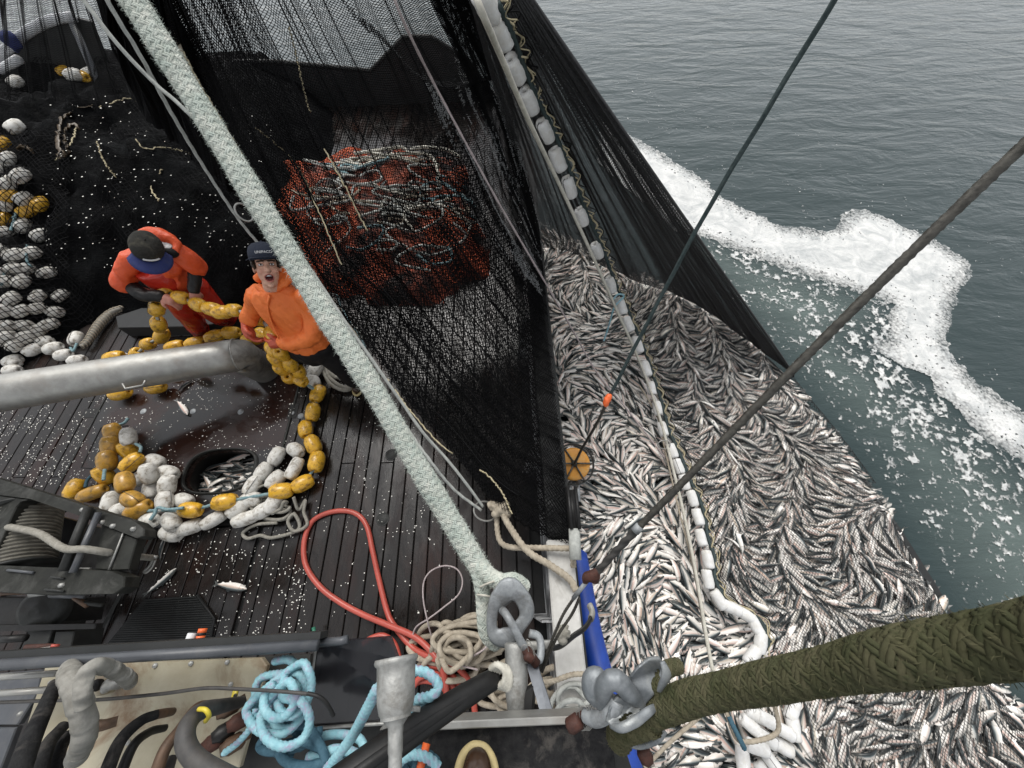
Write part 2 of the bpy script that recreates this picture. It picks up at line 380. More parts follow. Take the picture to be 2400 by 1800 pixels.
def plate_mat():
    s = NT('wet_brown_hatch_plate'); v = s.mapped('Object')
    n = s.noise(1.1, 6, .55, v, .4)
    col = s.mix(s.ramp(n, [(.45, 0.), (.52, 1.)]), (.016, .015, .0145), (.022, .009, .0065))
    s.set(col=col, rough=s.ramp(s.noise(1.3, 6, .6, v, .4), [(.42, .34), (.52, .09)]), spec=.5)
    s.bump(s.noise(45, 5, .6, v), .18, .002); return s.m
M['plate'] = plate_mat()
def netheap_mat():
    s = NT('wet_black_netting'); v = s.mapped('Object')
    w = s.new('ShaderNodeTexVoronoi'); w.inputs['Scale'].default_value = 60; s.l(v, w.inputs['Vector'])
    s.set(col=s.ramp(s.noise(3, 5, .6, v), [(.4, (.003, .0031, .0034)), (.7, (.0065, .007, .0075))]), rough=s.ramp(s.noise(9, 6, .7, v), [(.35, .25), (.65, .9)]), spec=.03)
    b = s.bump(w.outputs[0], .6, .01); s.bump(s.noise(14, 7, .7, s.mapped('Object', (1, 2.5, 1), (0, 0, .6)), 1.2), .9, .03, b); return s.m
M['heap'] = netheap_mat()
def water_mat():
    s = NT('sea_water'); v = s.mapped('Object', (1.0, 2.6, 1), (0, 0, .28))
    s.set(col=(.03, .046, .047), rough=.09, spec=.5)
    s.b.inputs['IOR'].default_value = 1.34
    n1 = s.noise(.9, 5, .55, v, .5); n2 = s.noise(3.1, 5, .6, v, .3); n3 = s.noise(11, 4, .6, v)
    b = s.bump(n1, .34, .16); b = s.bump(n2, .22, .045, b); s.bump(n3, .12, .01, b); return s.m
M['water'] = water_mat()
def foam_mat():
    s = NT('sea_foam'); v = s.mapped('Object')
    s.set(col=s.ramp(s.noise(4, 8, .72, v, 1.2), [(.3, (.4, .42, .42)), (.6, (.7, .7, .68))]), rough=.8, spec=.2)
    s.bump(s.noise(26, 8, .75, v, .6), .6, .03)
    at = s.new('ShaderNodeAttribute', attribute_name='dens'); vo = s.new('ShaderNodeTexVoronoi'); vo.inputs['Scale'].default_value = 30; s.l(s.mapped('Object'), vo.inputs['Vector'])
    a = s.math('ADD', s.math('MULTIPLY', s.noise(7, 8, .75, v, 1.0), .9), s.math('MULTIPLY', vo.outputs['Distance'], -.35)); a = s.math('ADD', a, at.outputs['Fac'])
    tr = s.new('ShaderNodeBsdfTransparent'); mx = s.new('ShaderNodeMixShader'); s.l(s.ramp(a, [(.4, 0.), (.85, 1.)]), mx.inputs[0]); s.l(tr.outputs[0], mx.inputs[1]); s.l(s.b.outputs[0], mx.inputs[2]); s.l(mx.outputs[0], s.n['Material Output'].inputs[0])
    return s.m
M['foam'] = foam_mat()
def fish_mat():
    s = NT('herring_skin'); uvn = s.new('ShaderNodeUVMap'); sp = s.new('ShaderNodeSeparateXYZ'); s.l(uvn.outputs[0], sp.inputs[0])
    u, vv = sp.outputs[0], sp.outputs[1]
    at = s.new('ShaderNodeAttribute', attribute_name='tint'); oi = s.new('ShaderNodeObjectInfo')
    rnd = s.math('FRACT', s.math('ADD', at.outputs['Fac'], s.math('MULTIPLY', oi.outputs['Random'], 3.7)))
    w = s.noise(30, 4, .6, s.mapped('UV', (1, 3, 1)))
    vj = s.math('ADD', vv, s.math('MULTIPLY', s.math('SUBTRACT', w, .5), .16))
    vj = s.math('ADD', vj, s.math('MULTIPLY', s.math('SUBTRACT', rnd, .5), .12))
    col = s.ramp(vj, [(.0, (.012, .016, .017)), (.2, (.03, .04, .042)), (.3, (.15, .175, .175)), (.42, (.47, .455, .42)), (.6, (.76, .72, .66)), (.9, (.9, .865, .81))])
    pink = s.ramp(rnd, [(.25, 0.), (.95, .75)])
    band = s.ramp(vj, [(.35, 0.), (.45, 1.), (.72, .3), (.9, 0.)])
    col = s.mix(s.math('MULTIPLY', pink, band), col, (.62, .34, .27))
    col = s.mix(s.math('MULTIPLY', s.ramp(s.math('FRACT', s.math('MULTIPLY', rnd, 7.3)), [(.6, 0.), (1, .5)]), band), col, (.42, .33, .18))
    headm = s.ramp(u, [(.0, .55), (.17, .35), (.2, .75), (.22, 0.)])
    col = s.mix(s.math('MULTIPLY', headm, .6), col, (.13, .12, .1))
    tail = s.ramp(u, [(.8, 0.), (.88, .75)]); col = s.mix(tail, col, (.09, .095, .09))
    du = s.math('MULTIPLY', s.math('SUBTRACT', u, .085), 3.2); dv = s.math('SUBTRACT', vv, .44)
    d = s.math('SQRT', s.math('ADD', s.math('MULTIPLY', du, du), s.math('MULTIPLY', dv, dv)))
    col = s.mix(s.ramp(d, [(.075, 1.), (.09, 0.)]), col, (.006, .006, .006))
    s.set(col=col, rough=.33, metal=s.ramp(vj, [(.3, 0.), (.5, .15), (.8, .0)]), spec=.5)
    s.bump(w, .1, .003); return s.m
M['fish'] = fish_mat()
def rope_mat(name, a, b, dirt):
    s = NT(name); v = s.mapped('Object'); uvm = s.mapped('UV', (1, 1, 1))
    n = s.noise(14, 6, .7, v)
    fine = s.noise(3, 3, .6, s.mapped('UV', (40, 25, 1)))
    col = s.mix(s.ramp(n, [(.36, 0.), (.64, 1.)]), a, b)
    oi = s.new('ShaderNodeObjectInfo'); col = s.mix(s.ramp(oi.outputs['Random'], [(0, 0.), (1, .55)]), col, dirt)
    col = s.mix(s.ramp(fine, [(.35, .35), (.6, 0.)]), col, tuple(x*.45 for x in a))
    s.set(col=col, rough=.85, spec=.15); s.bump(fine, .6, .002); return s.m
M['bigrope'] = rope_mat('pale_green_braid', (.46, .5, .44), (.7, .7, .63), (.42, .5, .46))
M['oliverope'] = rope_mat('olive_braid', (.07, .07, .034), (.135, .122, .072), (.045, .056, .026))
def tinted():
    s = NT('smoked_acrylic'); v = s.mapped('Object')
    s.set(col=(.03, .03, .034), rough=s.ramp(s.noise(5, 5, .6, v), [(.4, .12), (.7, .3)]), spec=.6)
    tr = s.new('ShaderNodeBsdfTransparent'); tr.inputs[0].default_value = (.42, .4, .42, 1)
    mx = s.new('ShaderNodeMixShader'); mx.inputs[0].default_value = .45
    s.l(s.b.outputs[0], mx.inputs[1]); s.l(tr.outputs[0], mx.inputs[2]); s.l(mx.outputs[0], s.n['Material Output'].inputs[0]); return s.m
M['tinted'] = tinted()
def skin():
    s = NT('skin'); a = s.new('ShaderNodeAttribute', attribute_name='paint')
    s.set(col=a.outputs['Color'], rough=.5, spec=.35); s.b.inputs['Subsurface Weight'].default_value = .08
    s.b.inputs['Subsurface Radius'].default_value = (.01, .004, .002); return s.m
M['skin'] = skin()
# ------------------------------------------------------------------ the sea and its foam
WZ = -0.6
def sheet(x0, x1, y0, y1, z): return [(x0, y0, z), (x1, y0, z), (x1, y1, z), (x0, y1, z)], [(0, 1, 2, 3)]
tag(ob('water', sheet(-900, 900, -900, 900, WZ), M['water'], smooth=False), kind='structure')
FOAM = [(1400, 262), (1444, 301), (1561, 370), (1658, 424), (1686, 455), (1760, 495), (1832, 531), (1914, 541), (1965, 534), (1975, 511), (2021, 493), (2087, 511), (2169, 554), (2241, 598), (2274, 621),
        (2271, 644), (2241, 684), (2230, 725), (2224, 777), (2220, 806), (2239, 840), (2282, 898), (2340, 936), (2400, 975), (2560, 1080), (2560, 1200),
        (2400, 1086), (2355, 1057), (2311, 1033), (2287, 999), (2234, 960), (2186, 931), (2167, 888), (2109, 869), (2027, 820), (2085, 800), (2082, 705), (1985, 679), (1873, 639), (1781, 608), (1720, 582), (1648, 557), (1597, 541), (1540, 520), (1400, 420)]
FW = np.array([P(a, b, WZ)[:2] for a, b in FOAM])
SPK = [(1540, 520), (1873, 639), (1985, 679), (2082, 705), (2085, 800), (2027, 820), (2186, 931), (2311, 1033), (2400, 1086), (2560, 1200), (2560, 1560), (2330, 1560), (2200, 1330), (2020, 1050), (1850, 850), (1700, 700), (1560, 560)]
SW = np.array([P(a, b, WZ)[:2] for a, b in SPK])
PEN_EDGE = np.array([P(a, b, WZ)[:2] for a, b in [(1440, 420), (1600, 560), (1791, 797), (1911, 922), (2017, 1047), (2130, 1220), (2230, 1380), (2300, 1520), (2420, 1640)]])
def foam_sheet():
    cs = .0145
    lo = np.minimum(FW.min(0), SW.min(0))-.3; hi = np.maximum(FW.max(0), SW.max(0))+1.5; hi[0] = min(hi[0], 11); lo[1] = max(lo[1], -1.2)
    gx = np.arange(lo[0], hi[0], cs); gy = np.arange(lo[1], hi[1], cs)
    X, Y = np.meshgrid(gx, gy, indexing='ij'); 
    wx = X+(fbm(X*2.2, Y*2.2, 5)-.5)*.22+(fbm(X*9, Y*9, 6)-.5)*.1; wy = Y+(fbm(X*2.2, Y*2.2, 8)-.5)*.22+(fbm(X*9, Y*9, 9)-.5)*.1
    main = inpoly(wx, wy, FW)
    n = fbm(X*22, Y*22, 21, 4); big = fbm(X*1.3+.8*Y, Y*1.3, 33, 3); fine = fbm(X*36, Y*36, 40, 2); n = n*.75+.25*fbm(X*5, Y*5, 22, 2)
    spk = inpoly(wx, wy, SW)
    dpx = np.full(X.shape, 9.)
    a = PEN_EDGE[:-1]; b = PEN_EDGE[1:]
    for p, q in zip(a, b):
        d = q-p; t = np.clip(((X-p[0])*d[0]+(Y-p[1])*d[1])/(d@d), 0, 1)
        dpx = np.minimum(dpx, np.hypot(X-p[0]-t*d[0], Y-p[1]-t*d[1]))
    dm = np.full(X.shape, 9.)
    for i in range(len(FW)):
        p, q = FW[i], FW[(i+1) % len(FW)]; d = q-p; t = np.clip(((X-p[0])*d[0]+(Y-p[1])*d[1])/max(d@d, 1e-9), 0, 1)
        dm = np.minimum(dm, np.hypot(X-p[0]-t*d[0], Y-p[1]-t*d[1]))
    th = .605+.16*(.62-big)-.13*np.exp(-dm/.22)-.05*np.exp(-((dpx-.75)/.35)**2)
    keep = main & ~((fine > .8) & (dm < .3))
    keep |= spk & (n > th)
    keep |= spk & (fine > .73+.06*(1-big)) & (big > .3)
    out = ~main & ~spk & (dm < 2.2) & (fine > .84) & (big > .5) & (Y > .5)
    keep |= out
    keep &= ~inpoly(X, Y, np.vstack([PEN_EDGE, [(-1, -2), (-1, 12)]]))
    h = np.where(main, .004+.014*np.clip(dm*6, 0, 1)*fbm(X*6, Y*6, 51, 4), .003+.005*np.clip((n-th)*8, 0, 1))
    dens = np.where(main, .3+.62*np.clip(dm*3, 0, 1)*(.6+.4*fbm(X*1.1, Y*2.0, 70, 3)), .2+.5*np.clip((n-th)*6, 0, 1))
    I, J = np.nonzero(keep); corners = np.stack([np.stack([I, J], 1), np.stack([I+1, J], 1), np.stack([I+1, J+1], 1), np.stack([I, J+1], 1)], 1)
    key = corners[..., 0]*(len(gy)+1)+corners[..., 1]
    uq, inv = np.unique(key, return_inverse=True); inv = inv.reshape(-1, 4)
    ui = uq//(len(gy)+1); uj = uq % (len(gy)+1)
    hz = h[np.minimum(ui, len(gx)-1), np.minimum(uj, len(gy)-1)]
    jit = cs*.45
    V = np.stack([lo[0]+ui*cs+(hsh(ui, uj, 1)-.5)*jit, lo[1]+uj*cs+(hsh(ui, uj, 2)-.5)*jit, WZ+.004+hz], 1)
    return V, inv, dens[np.minimum(ui, len(gx)-1), np.minimum(uj, len(gy)-1)]
V_, F_, dn_ = foam_sheet()
tag(link('foam', mesh('foam', V_, F_, M['foam'], True, None, {'dens': dn_})), kind='stuff')
def murk():
    gx = np.arange(1.0, 9.5, .08); gy = np.arange(-1.5, 7.5, .08); X, Y = np.meshgrid(gx, gy, indexing='ij')
    big = SW.mean(0)+(SW-SW.mean(0))*1.12; d = np.full(X.shape, 9.)
    for i in range(len(big)):
        p, q = big[i], big[(i+1) % len(big)]; e = q-p; t = np.clip(((X-p[0])*e[0]+(Y-p[1])*e[1])/max(e@e, 1e-9), 0, 1); d = np.minimum(d, np.hypot(X-p[0]-t*e[0], Y-p[1]-t*e[1]))
    m = np.where(inpoly(X, Y, big), np.clip(d/.9, 0, 1), 0)*(.45+.9*(fbm(X*.9, Y*.9, 66, 3)-.2)); ix = np.arange(X.size).reshape(X.shape)
    F = np.stack([ix[:-1, :-1], ix[1:, :-1], ix[1:, 1:], ix[:-1, 1:]], -1)[(m[:-1, :-1]+m[1:, 1:]+m[1:, :-1]+m[:-1, 1:]) > 0]
    s = NT('milky_water'); at = s.new('ShaderNodeAttribute', attribute_name='dens'); v = s.mapped('Object', (1.0, 2.6, 1), (0, 0, .28))
    s.set(col=(.17, .215, .2), rough=.12); s.b.inputs['IOR'].default_value = 1.34; b = s.bump(s.noise(.9, 5, .55, v, .5), .34, .16); s.bump(s.noise(3.1, 5, .6, v, .3), .25, .04, b)
    tr = s.new('ShaderNodeBsdfTransparent'); mx = s.new('ShaderNodeMixShader'); s.l(s.math('MULTIPLY', at.outputs['Fac'], .75), mx.inputs[0]); s.l(tr.outputs[0], mx.inputs[1]); s.l(s.b.outputs[0], mx.inputs[2]); s.l(mx.outputs[0], s.n['Material Output'].inputs[0])
    return mesh('milky_water', np.stack([X, Y, np.full(X.shape, WZ+.002)], -1).reshape(-1, 3), F, s.m, True, None, {'dens': np.clip(m, 0, 1).ravel()})
tag(link('milky_water', murk()), kind='stuff')
# ------------------------------------------------------------------ the deck
deck = bpy.data.objects.new('deck', None); C.objects.link(deck); tag(deck, kind='structure')
X0, X1, Y0, Y1 = -9.2, .10, -1.7, 7.9
PX0, PX1, PY0, PY1 = -4.20, -2.23, .56, 2.62          # hatch plate
hull = M['black']
hc = P(516, 1103, 0); ha = (P(598, 1085, 0)-P(434, 1110, 0))[0]/2; hb = (P(522, 1054, 0)-P(510, 1153, 0))[1]/2
def dbox(x0, x1, y0, y1, z0, z1): return box(((x0+x1)/2, (y0+y1)/2, (z0+z1)/2), (x1-x0, y1-y0, z1-z0), .003)
ob('deck_bed', join([dbox(X0, PX0, Y0, Y1, -.14, -.03), dbox(PX1, X1+.1, Y0, Y1, -.14, -.03), dbox(PX0+.001, PX1-.001, Y0, PY0, -.139, -.031), dbox(PX0+.001, PX1-.001, PY1, Y1, -.139, -.031)]), M['black'], deck, smooth=False)
PW = .123
def plank(x0, x1, y0, y1):
    L = y1-y0; V, Fs = box((0, 0, 0), (x1-x0, L, .035), .004)
    o = ob('plank', (V, Fs), M['wood'], deck, smooth=False); o.location = ((x0+x1)/2, (y0+y1)/2, -.0175+rng.uniform(-.0015, .0015))
k = 0; x = X1
while x > X0:
    xa, xb = x-PW+.0045, x-.0045
    segs = [(Y0, Y1)]
    if xb > PX0+.01 and xa < PX1-.01: segs = [(Y0, PY0-.012), (PY1+.012, Y1)]
    elif xb > PX0-.30 and xa < PX0-.01: pass
    for a, b in segs:
        cuts = [a]
        if b-a > 3:
            c = {0: 1.06, 1: 4.3, 2: 2.9, 3: 1.07, 4: 3.7}[k % 5]
            if a+.4 < c < b-.4: cuts.append(c)
        cuts.append(b)
        for c0, c1 in zip(cuts[:-1], cuts[1:]): plank(max(xa, PX1+.03) if xa < PX1 < xb else xa, min(xb, PX0-.012) if xa < PX0 < xb else xb, c0+.002, c1-.002)
    x -= PW; k += 1
def hatch_plate():
    n = 48; th = np.linspace(0, 2*math.pi, n, endpoint=False)
    e = lambda s: np.stack([hc[0]+ha*s*np.sign(np.cos(th))*np.abs(np.cos(th))**.75, hc[1]+hb*s*np.sign(np.sin(th))*np.abs(np.sin(th))**.75], 1)
    inner = e(1.0); out = []
    for t in th:
        d = np.array([math.cos(t), math.sin(t)]); ts = []
        for lim, c, dd in ((PX0, hc[0], d[0]), (PX1, hc[0], d[0]), (PY0, hc[1], d[1]), (PY1, hc[1], d[1])):
            if abs(dd) > 1e-6 and (lim-c)/dd > 0: ts.append((lim-c)/dd)
        out.append(np.array([hc[0], hc[1]])+d*min(ts))
    out = np.array(out)
    for cx, cy in ((PX0, PY0), (PX0, PY1), (PX1, PY0), (PX1, PY1)):
        i = np.argmin(np.hypot(out[:, 0]-cx, out[:, 1]-cy)); out[i] = (cx, cy)
    mid = inner+(out-inner)*.5
    rings = [(inner, -.07), (inner, -.006), (inner+(out-inner)*.012, 0), (mid, 0), (out, 0), (out, -.05)]
    V = np.vstack([np.hstack([r, np.full((n, 1), z)]) for r, z in rings])
    Fs = [(a*n+i, (a+1)*n+i, (a+1)*n+(i+1) % n, a*n+(i+1) % n) for a in range(len(rings)-1) for i in range(n)]
    return V, Fs, e
V_, F_, el = hatch_plate()
hp = ob('hatch_plate', (V_, F_), M['plate'], deck, smooth=False)
r1 = el(1.10); r0 = el(1.0); n_ = len(r0)
V_ = np.vstack([np.hstack([r0, np.full((n_, 1), -.03)]), np.hstack([r0, np.full((n_, 1), .018)]), np.hstack([(r0+r1)/2, np.full((n_, 1), .024)]), np.hstack([r1, np.full((n_, 1), .002)])])
ob('manhole_rim', (V_, [(a*n_+i, a*n_+(i+1) % n_, (a+1)*n_+(i+1) % n_, (a+1)*n_+i) for a in range(3) for i in range(n_)]), M['darksteel'], hp)
r2 = el(1.25)
V_ = np.vstack([np.hstack([r0*1.0, np.full((n_, 1), -.06)]), np.hstack([r2, np.full((n_, 1), -.5)]), [[hc[0], hc[1], -.5]]])
ob('hold_wall', (V_, [(i, n_+i, n_+(i+1) % n_, (i+1) % n_) for i in range(n_)]+[(n_+i, 2*n_, n_+(i+1) % n_) for i in range(n_)]), M['black'], hp)
# raised seam bars, recessed clips and flush bolts of the hatch
for x0, y0, x1, y1 in ((PX1+.015, PY0, PX1+.015, PY1), (PX0-.005, PY0, PX0-.005, PY1)):
    ob('hatch_edge_bar', box(((x0+x1)/2, (y0+y1)/2, .002), (.02, y1-y0, .012), .003), M['darksteel'], hp, smooth=False)
for q in [P(237, 1004), P(190, 1095)]: pass
ob('hatch_seam', tube(np.array([P(300, 998, .001), P(237, 1002, .001), P(190, 1096, .001), P(240, 1101, .001)]), .006, 6), M['black'], hp)
for a, b in [(685, 968), (336, 964), (452, 964), (564, 965), (705, 975)]:
    c = P(a, b, .001)
    o = ob('flush_bolt', place(lathe([(0, .006), (.016, .006), (.021, .002), (.03, .002), (.031, -.002)], 12), (0, 0, 1), c), M['galv'], hp)
for (a, b, w, h) in [(687, 963, .09, .16), (213, 968, .16, .1)]:
    c = P(a, b, 0); ob('recess', box((c[0], c[1], .001), (w, h, .004), .001), M['black'], hp, smooth=False)
for a, b in [(917, 1066), (897, 1217)]:
    c = P(a, b, 0)
    o = ob('deck_cap', place(lathe([(0, .006), (.012, .009), (.02, .006), (.045, .006), (.048, .003), (.052, .007), (.056, .005), (.058, -.002)], 24), (0, 0, 1), c), M['darksteel'], deck)
# ------------------------------------------------------------------ bulwarks
bw = thing('bulwark', 'side bulwark of the boat with a weathered white cap board beside the catch', 'bulwark')
RX0, RX1, RZ = .175, .345, .75
ob('inner_plate', box((.20, 3.4, .36), (.03, 8.9, .745), .004), M['bulwark'], bw, smooth=False)
ob('outer_plate', box((.345, 3.4, -.1), (.05, 8.9, 1.6), .01), M['darksteel'], bw, smooth=False)
ob('cap_board', box(((RX0+RX1)/2+.005, -.6, RZ-.02), (RX1-RX0, 1.72, .05), .01), M['capwood'], bw, smooth=False)
ob('cap_rail', box((.27, 4.07, RZ-.03), (.17, 7.6, .05), .01), M['sternwall'], bw, smooth=False)
for i, yy in enumerate((-.2, .9, 2.1, 3.4, 4.8, 6.2)):
    ob('stiffener', prism([(.186, yy, .02), (.186, yy, .70), (.12, yy, .70), (.06, yy, .02)], (0, .012, 0)), M['bulwark'], bw, smooth=False)
sw = thing('stern_bulwark', 'dark stern bulwark with a raised notch seen through the hanging net', 'bulwark')
YS = 7.45
pts = [(330, 178), (480, 160), (520, 146), (647, 146), (868, 167), (947, 88), (1010, 88), (1095, 140), (1180, 260)]
top = [AY(a, b, YS) for a, b in pts]
ob('wall_plate', prism([(p[0], YS, p[2]) for p in top]+[(top[-1][0], YS, -.3), (top[0][0], YS, -.3)], (0, .05, 0)), M['sternwall'], sw, smooth=False)
ob('top_rim', tube(np.array([(p[0], YS+.02, p[2]) for p in top]), .035, 8), M['darksteel'], sw)
cw = thing('corner_bulwark', 'curved dark quarter panel with white rim at the far corner of the deck', 'bulwark')
YC = 6.6
arc = [AY(a, b, YC) for a, b in [(-60, 250), (0, 148), (45, 98), (95, 64), (140, 48), (180, 43), (215, 52), (250, 140), (275, 240), (300, 330)]]
ob('panel', prism([(p[0], YC, p[2]) for p in arc]+[(arc[-1][0], YC, 0), (arc[0][0]-.6, YC, 0)], (0, .04, 0)), M['sternwall'], cw, smooth=False)
ob('rim', tube(spl([p+np.array([0, -.02, .02]) for p in arc[:6]], 30), .055, 10, sec=(1, .6)), M['whiterim'], cw)
ob('stay', tube([AY(170, 55, YC-.06), AY(240, 215, YC-.5)], .05, 8, sec=(.4, 1)), M['greypaint'], cw)
pts = [(0, 165), (45, 138)]
ob('bright_strut', tube([AY(a, b, YC-.2) for a, b in pts], .05, 8), M['whiterim'], cw)
o = ob('blue_glove', (wrinkle(fuse([limb([AY(18, 88, YC-.15), AY(35, 105, YC-.15)], [.09, .07]), limb([AY(35, 100, YC-.15), AY(38, 118, YC-.15)], [.05, .03])], .012))), M['bluecap'])
o.name = 'rag'; tag(o, 'small dark blue rag knotted on the corner bulwark rim', 'rag')
fd = thing('fender', 'long blue tube fender squeezed between the hull and the fish', 'fender')
fp = [P(1352, 1300, -.05), P(1382, 1470, .02), P(1425, 1640, .1), P(1490, 1850, .16)]
fd.location = fp[0]
fp = spl(fp, 20)
ob('tube', tube(fp-fp[0], .085, 20), M['blue'], fd)
ob('end_cap', place(lathe([(0, .05), (.04, .04), (.075, .01), (.086, -.03)], 20), fp[0]-fp[1], (0, 0, 0)), M['blue'], fd)
# ------------------------------------------------------------------ the house top in the foreground
HZ = 1.88
hs_ = thing('house_deck', 'dark upper house deck with bright aluminium edge under the camera', 'deck')
e0, e1 = P(1020, 1702, HZ), P(1225, 1694, HZ)
yE = e0[1]
ob('floor_plate', box((-.05, yE-.95, HZ-.04), (.62, 1.9, .06), .004), M['blackmatt'], hs_, smooth=False)
ob('edge_angle', box((-.05, yE+.006, HZ-.02), (.62, .02, .09), .003), M['steel'], hs_, smooth=False)
co = thing('coaming', 'slate grey coaming topped by a thick painted pipe rail', 'coaming')
ra, rb = P(-60, 1562, 2.1), P(745, 1512, 2.1)
ob('pipe_rail', tube([ra, rb], .0145, 14), M['greypaint'], co)
up = np.array([0, .014, -.004])
ob('ledge', prism([ra+up, rb+up, rb+up+np.array([0, .018, 0]), ra+up+np.array([0, .018, 0])], (0, 0, -.05)), M['sternwall'], co, smooth=False)

lk = thing('manifold_panel', 'rust stained cream panel with bolt heads below the pipe rail', 'panel')
LZ = 1.86
pp = [P(a, b, LZ) for a, b in [(105, 1560), (612, 1542), (625, 1560), (602, 1650), (560, 1800), (20, 1830)]]
ob('plate', prism(pp, (0, 0, -.02), .004), M['cream'], lk, smooth=False)
for a, b in [(364, 1560), (448, 1555), (533, 1552), (541, 1604), (48, 1673), (300, 1740), (560, 1745), (120, 1600), (250, 1790)]:
    c = P(a, b, LZ+.002); ob('bolt_head', place(lathe([(0, .007), (.006, .006), (.008, 0)], 6), (0, 0, 1), c), M['alu'], lk)
sp = thing('locker_top', 'scuffed slate blue locker plates at the lower left corner', 'locker')
for poly in ([(-80, 1585), (100, 1570), (88, 1625), (40, 1700), (-80, 1700)], [(-80, 1705), (38, 1705), (-10, 1830), (-80, 1830)]):
    ob('plate', prism([P(a, b, LZ-.03) for a, b in poly], (0, 0, -.02), .004), M['greypaint'], sp, smooth=False)
dk = thing('lower_plate', 'black painted plate below the hoses along the bottom edge', 'plate')
ob('plate', prism([P(a, b, LZ-.08) for a, b in [(600, 1540), (728, 1533), (716, 1704), (1010, 1700), (1010, 1860), (200, 1860)]], (0, 0, -.02)), M['darksteel'], dk, smooth=False)
for poly, lab, mt in (([(1218, 1700), (1330, 1690), (1335, 1860), (1230, 1860)], 'dark plate right of the slim stanchion', 'darksteel'), ([(1300, 1690), (1370, 1683), (1420, 1860), (1330, 1860)], 'scratched grey plate between flat bar and dark post', 'greypaint'), ([(1375, 1680), (1445, 1690), (1500, 1860), (1425, 1860)], 'dark streaked post under the olive rope eye', 'darksteel')):
    o = ob('house_plate', prism([P(a, b, 1.7) for a, b in poly], (0, 0, -.12), .008), M[mt], smooth=False); tag(o, lab, 'plate')
# ------------------------------------------------------------------ netting: real twine laid along a surface
def net(S3, w, view=None, keep=None, skip=0.0, close=True):
    """S3: (nu,nv,3) knots. Diamond mesh of flat twine strips between every second knot."""
    nu, nv = S3.shape[:2]; I, J = np.meshgrid(np.arange(nu-1), np.arange(nv-1), indexing='ij')
    ev = ((I+J) % 2 == 0)
    a = np.where(ev[..., None], S3[:-1, :-1], S3[1:, :-1]); b = np.where(ev[..., None], S3[1:, 1:], S3[:-1, 1:])
    k = np.ones(I.shape, bool)
    if keep is not None: k &= keep[:-1, :-1] & keep[1:, 1:] & keep[1:, :-1] & keep[:-1, 1:]
    if skip: k &= rng.random(I.shape) > skip
    a = a[k]; b = b[k]
    d = nrm(b-a); vw = (np.array([0, 0, CAMH])-(a+b)/2) if view is None else np.broadcast_to(view, a.shape)
    n1 = nrm(np.cross(d, nrm(vw))); n2 = nrm(np.cross(d, n1)); ww = w*(.8+.4*rng.random((len(a), 1)))/2
    e = [n1*ww, (-.5*n1+.87*n2)*ww, (-.5*n1-.87*n2)*ww]         # a three sided twine
    V = np.stack([a+e[0], a+e[1], a+e[2], b+e[0], b+e[1], b+e[2]], 1).reshape(-1, 3)
    o = np.arange(len(a))[:, None, None]*6
    F = (np.array([[0, 1, 4, 3], [1, 2, 5, 4], [2, 0, 3, 5]])[None]+o).reshape(-1, 4)
    return V, F
def curve(pts, n):
    """(px, py, z) stations -> smooth line in space"""
    return spl([P(a, b, z) for a, b, z in pts], n)
# ---- the catch: outline of the brailed-up pen
HX = .40
PEN = [P(a, b, -.42)[:2] for a, b in [(1440, 612), (1587, 660), (1700, 733), (1791, 803), (1853, 866), (1905, 930), (1975, 1015), (2050, 1115), (2140, 1240), (2230, 1380), (2300, 1500), (2420, 1650), (2600, 1950)]]
PENP = np.array([[HX, 4.6], [.85, 4.35]]+[list(p) for p in PEN]+[[3.2, -2.2], [HX, -2.2]])
def pend(x, y):
    d = np.full(np.shape(x), 9.)
    for i in range(2, len(PENP)-3):
        p, q = PENP[i], PENP[i+1]; e = q-p; t = np.clip(((x-p[0])*e[0]+(y-p[1])*e[1])/(e@e), 0, 1)
        d = np.minimum(d, np.hypot(x-p[0]-t*e[0], y-p[1]-t*e[1]))
    return d
def fz(x, y):
    x = np.asarray(x, float); y = np.asarray(y, float)
    return -.62+.26*(1-np.exp(-pend(x, y)/.22))+.11*(fbm(x*1.1, y*1.1, 77, 3)-.5)+.03*(fbm(x*4, y*4, 78, 2)-.5)
FLOATPX = [(1140, 11, 2.45), (1174, 78, 2.28), (1208, 163, 2.04), (1241, 237, 1.82), (1279, 307, 1.6), (1308, 374, 1.38), (1335, 439, 1.15), (1364, 508, .86), (1400, 587, .46), (1431, 668, .12), (1455, 717, -.05), (1472, 760, -.13), (1493, 809, -.18), (1513, 865, -.22), (1527, 910, -.24), (1541, 957, -.25), (1553, 1006, -.26), (1576, 1057, -.26), (1590, 1093, -.26), (1604, 1130, -.26), (1623, 1168, -.26), (1636, 1212, -.26), (1643, 1260, -.26), (1659, 1311, -.26), (1659, 1357, -.26), (1685, 1405, -.26), (1714, 1424, -.26), (1746, 1440, -.26), (1770, 1465, -.26), (1782, 1506, -.26), (1763, 1537, -.26)]
NETEDGE = [(a+14, b) for a, b, z in FLOATPX[8:29]]+[(1800, 1500), (1842, 1570), (1880, 1640), (1890, 1720), (1905, 1800), (1920, 1900), (2300, 1990), (2700, 1990), (2600, 1000), (1791, 790), (1600, 640), (1440, 600)]
